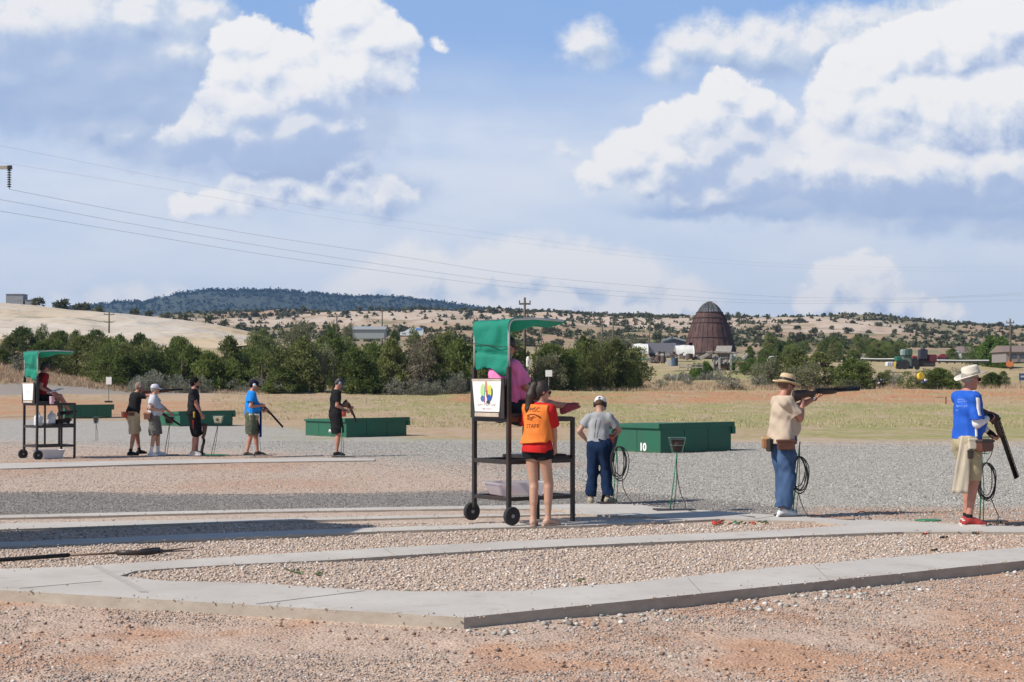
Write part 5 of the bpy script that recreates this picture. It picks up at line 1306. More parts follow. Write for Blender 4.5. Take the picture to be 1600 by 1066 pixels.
# trailers with white tarps, dark-roofed shed, ruin, frames
o = PT(1037, 556, 290); t = thing('grey_trailer', 'long grey box trailer left of the rusty burner', 'trailer', o)
box_at(1012, 1056, 536, 554, 290, 3, mat('trailer_grey', (.20, .20, .25), .6), 'body', t, o)
for px in (1018, 1024, 1046): MB().tube([PT(px, 555, 290) - o + Vector((0, -.05, 0)), PT(px, 555, 290) - o + Vector((0, .3, 0))], .42, 12).build('wheel', RUB, t)
def tarp(label, x0, x1, tp, bs_, Y):
    o = PT((x0 + x1) / 2, bs_, Y); a = PT(x0, bs_, Y); b = PT(x1, tp, Y); L = b.x - a.x; Hh = b.z - a.z; vs = []; n1, n2 = 14, 12
    for i in range(n1):
        u = i / (n1 - 1)
        for j in range(n2):
            th = j / (n2 - 1) * math.pi; rr = 1 + .10 * float(fbm2(np.array([u * 5.]), np.array([j * .6]), 3, int(x0))[0] - .5) - .12 * math.sin(u * math.pi * 2) * (th > 2)
            vs.append((a.x - o.x + L * u, 1.6 - 1.6 * math.cos(th) * rr, Hh * (math.sin(th) ** .6) * rr * (1 - .12 * abs(u - .5))))
    b = MB(); b.add(vs, [(i * n2 + j, i * n2 + j + 1, (i + 1) * n2 + j + 1, (i + 1) * n2 + j) for i in range(n1 - 1) for j in range(n2 - 1)] + [tuple(range(n2)), tuple((n1 - 1) * n2 + j for j in range(n2 - 1, -1, -1))])
    ob = b.build('tarped_load', WHM, smooth=True); ob.location = o; tag(ob, label, 'covered load', 'white tarped loads by the grey trailer')
tarp('white tarped load left of the grey trailer', 990, 1013, 536.5, 553, 289); tarp('white tarped load between grey trailer and rusty burner', 1055, 1085, 539, 556, 288)
o = PT(1055, 540, 350); t = thing('dark_shed', 'dark gabled shed behind the grey trailer', 'shed', o)
q = [PT(x, y, 350) - o for x, y in ((1036, 545), (1078, 545), (1078, 535), (1050, 528), (1036, 532))]
b = MB(); b.add(q + [v + Vector((0, 5, 0)) for v in q], [tuple(range(5)), tuple(range(9, 4, -1))] + [(i, i + 5, (i + 1) % 5 + 5, (i + 1) % 5) for i in range(5)]); b.build('wall', mat('shed_dark', (.09, .11, .15), .7), t)
for (x0, y0), (x1, y1) in (((1034, 532.5), (1051, 527)), ((1049, 527), (1080, 534.5))): MB().bar(PT(x0, y0, 349.6) - o, PT(x1, y1, 349.6) - o, .3, .35, (0, 0, 1)).build('eave', mat('eave_grey', (.30, .34, .38), .6), t)
# plank ruin
o = PT(1130, 580, 215); t = thing('plank_ruin', 'collapsing grey plank building in front of the rusty burner', 'ruin', o)
def quad(name, pts, m, par, dep=.12, Y=215):
    q = [PT(x, y, Y + (d if True else 0)) - o for x, y, d in pts]; b = MB(); b.add(q, [tuple(range(len(q)))]); ob = b.build(name, m, par, solid=dep); return ob
quad('upper_roof', [(1117, 552, 0), (1142, 552, 0), (1144, 541, 2), (1120, 541, 2)], WOODW, t)
for k in range(10):
    x = 1112 + k * 2.9; rr = random.Random(k); quad('plank', [(x, 567 + rr.uniform(-2, 2), -.2), (x + 2.3, 567 + rr.uniform(-2, 2.5), -.2), (x + 3.3, 553.5, .6), (x + 1.4, 553.5, .6)], WOODW, t, .06)
for a, b_, w in (((1094, 560), (1113, 550), .35), ((1104, 549.5), (1160, 551.5), .18), ((1150, 573), (1168, 553), .3), ((1146, 566), (1160, 558), .2), ((1098, 578), (1100, 566), .15), ((1114, 579), (1114, 566), .15), ((1124, 580), (1124, 560), .25), ((1142, 580), (1142, 552), .25), ((1150, 580), (1151, 553), .2)):
    MB().bar(PT(*a, 214.6) - o, PT(*b_, 214.9) - o, w, w).build('beam', WOODW if w < .3 else mat('bleached_beam', (.45, .42, .38), .9), t)
box_at(1118, 1150, 561, 579, 216.5, 2, mat('dark_interior', (.025, .022, .02), .9), 'back_wall', t, o); box_at(1122, 1136, 572, 579, 215.5, .8, mat('rusty_bin', (.22, .09, .06), .8), 'bin', t, o)
quad('side_sheet', [(1143, 566, 0), (1150, 566, 0), (1151, 553, .3), (1144, 553, .3)], mat('pale_sheet', (.50, .50, .52), .7), t, .05)
# rusty flatbed
o = PT(1182, 580, 205); t = thing('rusty_flatbed', 'rusty low flatbed trailer right of the plank ruin', 'trailer', o)
MB().bar(PT(1152, 568, 205) - o, PT(1215, 570, 205) - o, 2.2, .25).build('bed', mat('rust_frame', (.22, .08, .045), .8), t)
for x in (1160, 1172, 1186, 1196, 1208): MB().bar(PT(x, 569, 203.9) - o, PT(x, 579, 203.9) - o, .2, .2).build('leg', mat('rust_frame', (.22, .08, .045), .8), t)
MB().bar(PT(1154, 578, 203.7) - o, PT(1214, 579, 203.7) - o, .15, .15).build('lower_rail', mat('rust_frame', (.22, .08, .045), .8), t)
MB().box(PT(1185, 575.5, 205.4) - o, (4.6, 1.6, .7)).build('machinery', mat('dark_interior', (.025, .022, .02), .9), t)
o = PT(1211, 566, 230); t = thing('white_vehicle', 'small white vehicle behind the rusty flatbed', 'vehicle', o)
q = [PT(x, y, 230) - o for x, y in ((1202, 567), (1218, 567), (1218, 562), (1214, 556.5), (1204, 556.5), (1202, 561))]
b = MB(); b.add(q + [v + Vector((0, 1.8, 0)) for v in q], [tuple(range(6)), tuple(range(11, 5, -1))] + [(i, i + 6, (i + 1) % 6 + 6, (i + 1) % 6) for i in range(6)]); b.build('body', WHM, t, bevel=.1)
box_at(1206, 1213, 558, 560.8, 229.93, .1, mat('dark_glass', (.03, .04, .05), .2), 'window', t, o)
for px in (1205, 1215): MB().tube([PT(px, 566.5, 229.9) - o, PT(px, 566.5, 230.2) - o], .3, 12).build('wheel', RUB, t)
# green table frame, fence, litter by the belt
o = PT(1001, 577, 150); t = thing('table_frame', 'green-topped metal table frame at the end of the juniper belt', 'table', o)
MB().bar(PT(993.5, 561, 150) - o, PT(1011, 561, 150) - o, .8, .14).build('tabletop', mat('pale_green', (.12, .42, .32), .6), t)
for x in (994.5, 1010.5): MB().bar(PT(x, 562, 149.7) - o, PT(x, 576.5, 149.7) - o, .08, .08).build('leg', mat('frame_green', (.20, .32, .26), .6), t)
MB().bar(PT(994.5, 569, 150.3) - o, PT(1010.5, 569, 150.3) - o, .05, .05).build('brace', GREYM, t)
def wreck(px0, px1, base, Y, seed, label, m1, hgt=1.0):
    rr = random.Random(seed); o = PT((px0 + px1) / 2, base, Y); t = thing('scrap_pile', label, 'scrap pile', o)
    for k, nm in enumerate(('boards', 'pipes', 'sheet_metal', 'drum')):
        b = MB()
        for q in range(5):
            x = rr.uniform(px0, px1); a = PT(x, base - rr.uniform(0, 3), Y + rr.uniform(-.5, .8)) - o; e = a + Vector((rr.uniform(-1.4, 1.4), rr.uniform(-.4, .4), rr.uniform(.0, hgt)))
            if nm == 'drum': b.lathe([(.25, 0), (.25, .7), (0, .7)], 10, a)
            elif nm == 'sheet_metal': b.box(a + Vector((0, 0, .3)), (rr.uniform(.5, 1.3), .05, rr.uniform(.3, .6)), Euler((rr.uniform(-.6, .2), rr.uniform(-.4, .4), rr.uniform(-.5, .5))).to_matrix())
            else: b.bar(a, e, .09 if nm == 'pipes' else .16, .08)
        b.build(nm, m1[k], t)
m4 = [mat('scrap_brown', (.18, .13, .10), .9), mat('scrap_dark', (.04, .035, .03), .8), mat('scrap_grey', (.34, .32, .31), .7), mat('scrap_rust', (.12, .085, .07), .9)]
wreck(1014, 1040, 568, 175, 1, 'heap of dark scrap right of the green table frame', m4); wreck(1028, 1060, 560, 220, 2, 'brown scrap heap below the grey trailer', m4, .8); wreck(1062, 1100, 563, 215, 3, 'scattered scrap left of the plank ruin', m4, .7)
wreck(1345, 1398, 562, 330, 5, 'row of low scrap left of the green machine', m4, .6)
o = PT(1054, 572, 172); t = thing('blue_drum', 'dark blue drum in the field below the grey trailer', 'drum', o)
MB().lathe([(.36, 0), (.38, .02), (.38, .40), (.36, .42), (.38, .44), (.38, .85), (.34, .87), (0, .87)], 16).build('body', mat('blue_drum', (.05, .08, .13), .6), t, smooth=False); MB().box((-.55, .1, .35), (.5, .5, .6)).build('side_box', mat('pale_box', (.45, .45, .47), .7), t)
o = PT(1085, 577, 165); t = thing('rail_fence', 'low wooden rail fence left of the green bush and ruin', 'fence', o)
for x in (1062, 1075, 1087, 1098): MB().bar(PT(x, 578, 165) - o, PT(x, 568.5, 165) - o, .10, .10).build('post', WOODW, t)
for y in (570, 574): MB().bar(PT(1062, y, 164.9) - o, PT(1098, y, 164.9) - o, .05, .12).build('rail', WOODW, t)
# house, machines and pipes on the right
BRN = mat('house_brown', (.20, .16, .13), .8); 
o = PT(1496, 562, 300); t = thing('white_shed', 'small white gabled shed beside the brown house', 'shed', o)
q = [PT(x, y, 300) - o for x, y in ((1490.5, 561), (1503.5, 561), (1503.5, 551.5), (1497, 547.5), (1490.5, 551.5))]
b = MB(); b.add(q + [v + Vector((0, 3, 0)) for v in q], [tuple(range(5)), tuple(range(9, 4, -1))] + [(i, i + 5, (i + 1) % 5 + 5, (i + 1) % 5) for i in range(5)]); b.build('wall', WHM, t)
for (x0, y0), (x1, y1) in (((1490, 552), (1497, 547)), ((1497, 547), (1504, 552))): MB().bar(PT(x0, y0, 299.8) - o, PT(x1, y1, 299.8) - o, .1, .16).build('eave', GREYM, t)
box_at(1495, 1498, 555, 561, 299.95, .04, GREYM, 'door', t, o)
o = PT(1513, 562, 302); t = thing('brown_house', 'small brown house with hipped roof beside the white shed', 'house', o)
box_at(1504, 1521, 551.5, 562, 302, 6, BRN, 'wall', t, o, 1.3, mat('brown_roof', (.24, .18, .16), .8)); box_at(1508, 1511, 554, 557, 301.95, .05, mat('dark_glass', (.03, .04, .05), .2), 'window', t, o)
o = PT(1590, 570, 235); t = thing('long_house', 'long low grey-brown house at the right edge of the photo', 'house', o)
box_at(1572, 1625, 550, 566, 235, 7, mat('house_grey', (.26, .23, .22), .8), 'wall', t, o, 1.0, mat('brown_roof', (.24, .18, .16), .8))
for x0, x1 in ((1579, 1588), (1594, 1600), (1608, 1614)): w = box_at(x0, x1, 553, 560, 234.94, .06, mat('shade_glass', (.07, .08, .12), .3), 'window', t, o)
box_at(1589.5, 1593, 553, 565, 234.94, .06, mat('door_grey', (.16, .15, .15), .7), 'door', t, o)
for x0, x1, y, Y, lb in ((1345, 1402, 560.5, 260, 'white pipe line lying left of the green machine'), (1462, 1545, 563, 250, 'long white pipe trailer right of the red machine'), (1447, 1458, 560.5, 250, 'short white pipe beside the red machine')):
    o = PT((x0 + x1) / 2, y + 5, Y); t = thing('pipe_rack', lb, 'pipe rack', o)
    MB().tube([PT(x0, y, Y) - o, PT((x0 + x1) / 2, y + .6, Y) - o, PT(x1, y + .4, Y) - o], .10, 8).build('pipe', WHM, t); MB().bar(PT(x0, y + 1.8, Y + .2) - o, PT(x1, y + 2.2, Y + .2) - o, .5, .25).build('bed', mat('dark_bed', (.05, .045, .04), .8), t)
    n = max(2, int((x1 - x0) / 11))
    for k in range(n): xx = x0 + (x1 - x0) * (k + .5) / n; MB().bar(PT(xx, y + 2, Y + .1) - o, PT(xx, y + 5.2, Y + .1) - o, .18, .3).build('leg', mat('dark_bed', (.05, .045, .04), .8), t)
def machine(label, o, parts, wheels):
    t = thing('farm_machine', label, 'machine', o)
    for nm, x0, x1, y0, y1, d, c in parts: box_at(x0, x1, y0, y1, o.y + d, 1.1, mat('mc_%s' % nm, c, .6), nm, t, o).modifiers.new('b', 'BEVEL').width = .12
    for x, y, r in wheels:
        w = MB(); w.lathe([(r * .5, -.2), (r * .95, -.22), (r, -.1), (r, .1), (r * .95, .22), (r * .5, .2)], 18, PT(x, y, o.y - .25) - o, Matrix.Rotation(R(90), 3, 'X')); wo = w.build('wheel', RUB, t); 
        w = MB(); w.lathe([(0, .12), (r * .5, .1), (r * .52, -.1), (0, -.12)], 14, PT(x, y, o.y - .25) - o, Matrix.Rotation(R(90), 3, 'X')); w.build('rim', mat('rim_green', (.10, .14, .11), .6), wo)
    return t
o = PT(1415, 577, 215)
t = machine('green farm machine with tall grey-green body beside the pipes', o, [('bonnet', 1400, 1409, 557, 565, 0, (.02, .13, .09)), ('grey_body', 1411, 1425, 548, 575, .3, (.13, .17, .15)), ('cab', 1417, 1426, 545, 556, -.2, (.04, .08, .06)), ('exhaust_hood', 1409, 1416, 546, 556, .1, (.25, .33, .31)), ('platform', 1402, 1428, 573, 576.5, -.3, (.03, .03, .03)), ('yellow_arm', 1399.6, 1401, 565, 574, 0, (.55, .36, .05))], [(1406, 571, .55), (1414, 570, .65)])
o = PT(1442, 577, 218)
t = machine('red and dark machine between the green machine and a round juniper', o, [('red_hopper', 1425, 1434, 556, 570, 0, (.20, .03, .03)), ('dark_engine', 1437, 1450, 546, 562, .2, (.03, .03, .05)), ('chute', 1441, 1446, 543, 547, .1, (.06, .06, .08)), ('red_tail', 1450, 1464, 554, 566, .4, (.12, .02, .025)), ('frame', 1424, 1462, 562, 573, .5, (.05, .04, .04))], [(1429, 566, .6), (1433, 574, .35)])
o = PT(1473, 566, 260); machine('dark red implement right of the two machines', o, [('implement_body', 1464, 1482, 556, 563, 0, (.16, .03, .04)), ('implement_arm', 1470, 1477, 553, 557, .2, (.22, .02, .03))], [(1468, 563, .4), (1478, 563, .4)])
o = PT(1391, 574, 212); t = thing('white_tank', 'white square liquid tank left of the green machine', 'tank', o)
box_at(1385.5, 1397, 565.5, 573, 212, 1.0, mat('tank_white', (.72, .73, .76), .5), 'body', t, o).modifiers.new('b', 'BEVEL').width = .1
for x in (1388, 1391, 1394): MB().bar(PT(x, 565.6, 211.95) - o, PT(x, 573, 211.95) - o, .04, .04).build('cage_bar', GREYM, t)
o = PT(1577, 575, 190); t = thing('orange_hopper', 'orange tilted hopper in the field near the right edge', 'hopper', o)
b = MB(); b.add([PT(1572, 566, 190) - o, PT(1583, 565, 190) - o, PT(1583.5, 572, 190) - o, PT(1576, 575, 190) - o, PT(1571.5, 571, 190) - o] + [PT(x, y, 191) - o for x, y in ((1572, 566), (1583, 565), (1583.5, 572), (1576, 575), (1571.5, 571))], [tuple(range(5)), tuple(range(9, 4, -1))] + [(i, i + 5, (i + 1) % 5 + 5, (i + 1) % 5) for i in range(5)]); b.build('body', mat('orange_paint', (.70, .22, .07), .6), t)
MB().bar(PT(1570, 573, 190) - o, PT(1584, 576, 190) - o, .15, .12).build('stand', BLK, t)
MB().bar(PT(1576, 562.5, 190.2) - o, PT(1576.6, 566, 190.2) - o, .1, .1).build('spout', mat('orange_paint', (.70, .22, .07), .6), t)
o = PT(1590, 597, 128); t = thing('blue_sign', 'dark blue sign on posts at the right edge', 'sign', o)
box_at(1592.5, 1606, 583.5, 594.5, 128, .05, mat('sign_blue', (.06, .09, .20), .6), 'panel', t, o)
for x in (1594, 1604): MB().bar(PT(x, 583, 128.1) - o, PT(x, 601, 128.1) - o, .06, .06).build('post', WOODW, t)
MB().box(PT(1599, 588.5, 127.96) - o, (.4, .01, .14)).build('emblem', mat('pale_emblem', (.45, .48, .55), .6), t)
o = PT(1441, 599, 108); t = thing('yellow_reel', 'yellow reel on a small blue and white base in front of the round juniper', 'reel', o)
MB().lathe([(0, -.12), (.22, -.12), (.27, -.09), (.22, -.06), (.22, .06), (.27, .09), (.22, .12), (0, .12)], 18, PT(1438.5, 588, 108) - o, Euler((R(80), 0, R(25))).to_matrix()).build('reel', mat('yellow_paint', (.72, .50, .05), .6), t)
MB().box(PT(1443.5, 595.5, 108) - o, (.30, .25, .24), R2(.4)).build('base', mat('base_blue', (.07, .10, .22), .6), t); MB().box(PT(1446.5, 593.5, 107.8) - o, (.16, .12, .14), R2(.4)).build('white_cover', WHITE, t)
MB().bar(PT(1440, 599, 108) - o, PT(1446, 599.5, 108) - o, .1, .04).build('foot', BLK, t)
o = PT(1375, 600, 110); t = thing('small_thrower', 'small black machine on the ground by the lone low juniper', 'machine', o)
MB().box((0, 0, .16), (.34, .3, .22), R2(.3)).build('body', BLK, t, bevel=.04); MB().box((.12, -.1, .30), (.2, .12, .1), R2(.5)).build('arm', mat('blue_grey', (.20, .24, .32), .6), t); MB().box((-.12, -.18, .08), (.12, .05, .08)).build('label_plate', WHITE, t)
# signs and stakes on the field
o = on_ground(170, 98); t = thing('target_sign', 'small white sign on a thin post right of the far scorer stand', 'sign', o)
b = PT(170, 595, 98) - o; MB().box(b, (.34, .03, .46)).build('panel', WHITE, t); MB().bar((0, .03, 0), b + Vector((0, .03, .1)), .035, .035).build('post', mat('sign_post_green', (.10, .16, .11), .7), t); MB().box((0, 0, .06), (.42, .3, .10)).build('base', BLK, t)
o = on_ground(857, 104); t = thing('target_sign', 'low white sign on the grass behind the girl in the orange vest', 'sign', o)
b = PT(857.5, 583.5, 104) - o; MB().box(b, (.44, .03, .42)).build('panel', WHITE, t); MB().bar((0, .03, 0), b, .03, .03).build('post', WOODW, t)
o = on_ground(825, 90); t = thing('marker_post', 'tall white round-topped marker just right of the near stand canopy', 'marker', o)
z1 = zat(573, 90) - o.z; z2 = zat(557, 90) - o.z
MB().lathe([(.09, z1), (.10, z1 + .03), (.10, z2 - .14), (.07, z2 - .04), (.03, z2), (0, z2)], 14, sy=.5).build('head', WHITE, t, smooth=True); MB().tube([(0, 0, 0), (0, 0, z1 + .05)], .025, 6).build('post', mat('sign_post_green', (.10, .16, .11), .7), t); MB().box((0, -.055, (z1 + z2) / 2 - .05), (.05, .02, .22)).build('dark_mark', GREYM, t)
o = G(1478, 643, 0); Yq = o.y; t = thing('rusty_stake', 'thin rusty stake in the grass left of the man in blue', 'stake', o)
MB().bar((0, 0, -.1), PT(1478, 620, Yq) - o, .07, .05).build('shaft', mat('stake_rust', (.25, .09, .05), .8), t); MB().bar((-.06, 0, (PT(1478, 622, Yq) - o).z), (.06, 0, (PT(1478, 622, Yq) - o).z), .03, .03).build('tip', BLK, t)
# ================================================================== FIGURES: smooth-blended bodies polygonised with surface nets
def _smin(a, b, k):
    h = np.clip(.5 + .5 * (b - a) / k, 0, 1); return b * (1 - h) + a * h - k * h * (1 - h)
def rc(a, b, ra, rb, k=.02, fl=None, clip=None):     # tapered capsule; fl=(axis, factor) flattens it
    return ('c', Vector(a), Vector(b), ra, rb, k, fl, clip)
def el(c, r, k=.02, rot=None, clip=None):            # ellipsoid
    return ('e', Vector(c), r, rot, k, clip)
def nets(prims, h, clips=(), wrinkle=None, mirror=None):
    lo = np.array([1e9] * 3); hi = -lo
    bb = []
    for p in prims:
        if p[0] == 'c':
            r = max(p[3], p[4]) * (max(1, p[6][1]) if p[6] else 1); a = np.minimum(p[1], p[2]) - r; b = np.maximum(p[1], p[2]) + r; k = p[5]
        else:
            r = max(p[2]); a = np.array(p[1]) - r; b = np.array(p[1]) + r; k = p[4]
        m = k + 3 * h + (.02 if wrinkle else 0); bb.append((np.array(a) - m, np.array(b) + m)); lo = np.minimum(lo, bb[-1][0]); hi = np.maximum(hi, bb[-1][1])
    n = np.ceil((hi - lo) / h).astype(int) + 1
    ax = [lo[i] + h * np.arange(n[i]) for i in range(3)]
    D = np.full(n, .12, np.float32)
    for p, (a, b) in zip(prims, bb):
        i0 = np.maximum(0, np.floor((a - lo) / h).astype(int)); i1 = np.minimum(n, np.ceil((b - lo) / h).astype(int) + 1)
        X = ax[0][i0[0]:i1[0]][:, None, None]; Y = ax[1][i0[1]:i1[1]][None, :, None]; Z = ax[2][i0[2]:i1[2]][None, None, :]
        if p[0] == 'c':
            A, B, ra, rb, k, fl, cl = p[1:]
            x = X - A.x; y = Y - A.y; z = Z - A.z; ba = B - A
            if fl:
                nn, s = fl; q = 1 / s - 1; dn = x * nn.x + y * nn.y + z * nn.z
                x = x + nn.x * dn * q; y = y + nn.y * dn * q; z = z + nn.z * dn * q; ba = ba + nn * ba.dot(nn) * q
            L2 = max(ba.length_squared, 1e-9); t = np.clip((x * ba.x + y * ba.y + z * ba.z) / L2, 0, 1)
            d = np.sqrt((x - ba.x * t) ** 2 + (y - ba.y * t) ** 2 + (z - ba.z * t) ** 2) - (ra + (rb - ra) * t)
            if fl: d = d * (.5 + .5 * min(1, fl[1]))
        else:
            C, r, rot, k, cl = p[1:]
            x = X - C.x; y = Y - C.y; z = Z - C.z
            if rot is not None:
                m = rot.transposed(); x, y, z = (m[0][0] * x + m[0][1] * y + m[0][2] * z, m[1][0] * x + m[1][1] * y + m[1][2] * z, m[2][0] * x + m[2][1] * y + m[2][2] * z)
            k0 = np.sqrt((x / r[0]) ** 2 + (y / r[1]) ** 2 + (z / r[2]) ** 2); k1 = np.sqrt((x / r[0] ** 2) ** 2 + (y / r[1] ** 2) ** 2 + (z / r[2] ** 2) ** 2)
            d = k0 * (k0 - 1) / np.maximum(k1, 1e-6)
        if cl:
            for (pt, nn) in cl: d = np.maximum(d, (X - pt[0]) * nn[0] + (Y - pt[1]) * nn[1] + (Z - pt[2]) * nn[2])
        S = D[i0[0]:i1[0], i0[1]:i1[1], i0[2]:i1[2]]
        S[...] = _smin(S, d, k)
    X = ax[0][:, None, None]; Y = ax[1][None, :, None]; Z = ax[2][None, None, :]
    if wrinkle: D += wrinkle(X, Y, Z).astype(np.float32)
    for (pt, nn) in clips: D = np.maximum(D, (X - pt[0]) * nn[0] + (Y - pt[1]) * nn[1] + (Z - pt[2]) * nn[2])
    D[0] = D[-1] = 1; D[:, 0] = D[:, -1] = 1; D[:, :, 0] = D[:, :, -1] = 1
    S = D < 0
    def cn(A, i, j, k): return A[i:A.shape[0] - 1 + i, j:A.shape[1] - 1 + j, k:A.shape[2] - 1 + k]
    an = cn(S, 0, 0, 0).copy(); al = an.copy()
    for i in (0, 1):
        for j in (0, 1):
            for k in (0, 1): q = cn(S, i, j, k); an |= q; al &= q
    act = np.argwhere(an & ~al); idx = -np.ones(an.shape, np.int32); idx[tuple(act.T)] = np.arange(len(act))
    cor = [(i, j, k) for i in (0, 1) for j in (0, 1) for k in (0, 1)]
    val = {c: D[act[:, 0] + c[0], act[:, 1] + c[1], act[:, 2] + c[2]].astype(float) for c in cor}
    acc = np.zeros((len(act), 3)); cnt = np.zeros(len(act))
    for c in cor:
        for a_ in range(3):
            if c[a_] == 0:
                e = list(c); e[a_] = 1; e = tuple(e); va, vb = val[c], val[e]; m = (va < 0) != (vb < 0)
                t = np.where(m, va / np.where(m, va - vb, 1), 0); pnt = np.array(c, float)[None].repeat(len(act), 0); pnt[:, a_] = t
                acc[m] += pnt[m]; cnt[m] += 1
    V = (act + acc / np.maximum(cnt, 1)[:, None]) * h + lo
    Fs = []
    for a_ in range(3):
        sl0 = [slice(None)] * 3; sl1 = [slice(None)] * 3; sl0[a_] = slice(0, -1); sl1[a_] = slice(1, None)
        s0 = S[tuple(sl0)]; s1 = S[tuple(sl1)]; E = np.argwhere(s0 != s1); b_, c_ = (a_ + 1) % 3, (a_ + 2) % 3
        E = E[(E[:, b_] > 0) & (E[:, c_] > 0)]
        fl = s0[tuple(E.T)]
        q = []
        for db, dc in ((0, 0), (1, 0), (1, 1), (0, 1)):
            e = E.copy(); e[:, b_] -= db; e[:, c_] -= dc; q.append(idx[tuple(e.T)])
        q = np.stack(q, -1); q[~fl] = q[~fl][:, ::-1]; Fs.append(q)
    Fc = np.concatenate(Fs); Fc = Fc[(Fc >= 0).all(1)]
    return V, Fc
def skin(name, prims, h, m, parent=None, clips=(), wrinkle=None, origin=None):
    V, Fc = nets(prims, h, clips, wrinkle)
    if origin is not None: V = V - np.array(origin)
    me = npmesh(name, V, Fc); o = obj(name, me, m, parent, smooth=True)
    sm = o.modifiers.new('smooth', 'SMOOTH'); sm.factor = .5; sm.iterations = 1
    return o
def folds(amp, seed, dirn=(0, 0, 1), f=22):
    amp = amp * 2.3 if f == 22 else amp
    r = random.Random(seed); ph = [r.uniform(0, 6.3) for _ in range(8)]
    def fn(X, Y, Z):
        w = .35 * np.sin(9 * X + ph[0] + 7 * Z) + .35 * np.sin(8 * Y + ph[1] - 6 * Z)
        a = np.sin(f * 1.15 * (X * .9 + Y * .75 + Z * .30) + 3 * w + ph[2]); b = np.sin(f * .7 * (-X * .6 + Y * .7 + Z * .8) + 4 * w + ph[3]); c = np.sin(f * 1.7 * (X * .4 - Y * .5 + Z * .9) + 3 * w + ph[4])
        return amp * (.55 * a * np.abs(a) + .45 * b * np.abs(b) + .22 * c - .12)
    return fn

SKIN = {'tan': mat('skin_tan', (.46, .25, .17), .55, var=.06, vscale=8), 'fair': mat('skin_fair', (.47, .265, .185), .5, var=.05, vscale=8), 'red': mat('skin_ruddy', (.46, .21, .15), .55, var=.07, vscale=8), 'dark': mat('skin_brown', (.36, .19, .125), .55, var=.06, vscale=8)}
EYE = mat('eye_dark', (.03, .02, .02), .2)
def cloth(name, c, var=.07, rough=.9, c2=None, vs=14): return mat(name, c, rough, var=var, vscale=vs, color2=c2, bump=.014, bscale=14, spec=.12, detail=3, stretch=(1, 1, .28))

def ik(a, c, l1, l2, hint):
    a = Vector(a); c = Vector(c); d = c - a; L = d.length
    if L > (l1 + l2) * .995: c = a + d * ((l1 + l2) * .995 / L); d = c - a; L = d.length
    d.normalize(); x = (l1 * l1 - l2 * l2 + L * L) / (2 * L); y = math.sqrt(max(0, l1 * l1 - x * x))
    h = Vector(hint); h = h - d * h.dot(d); h.normalize()
    return a + d * x + h * y, c

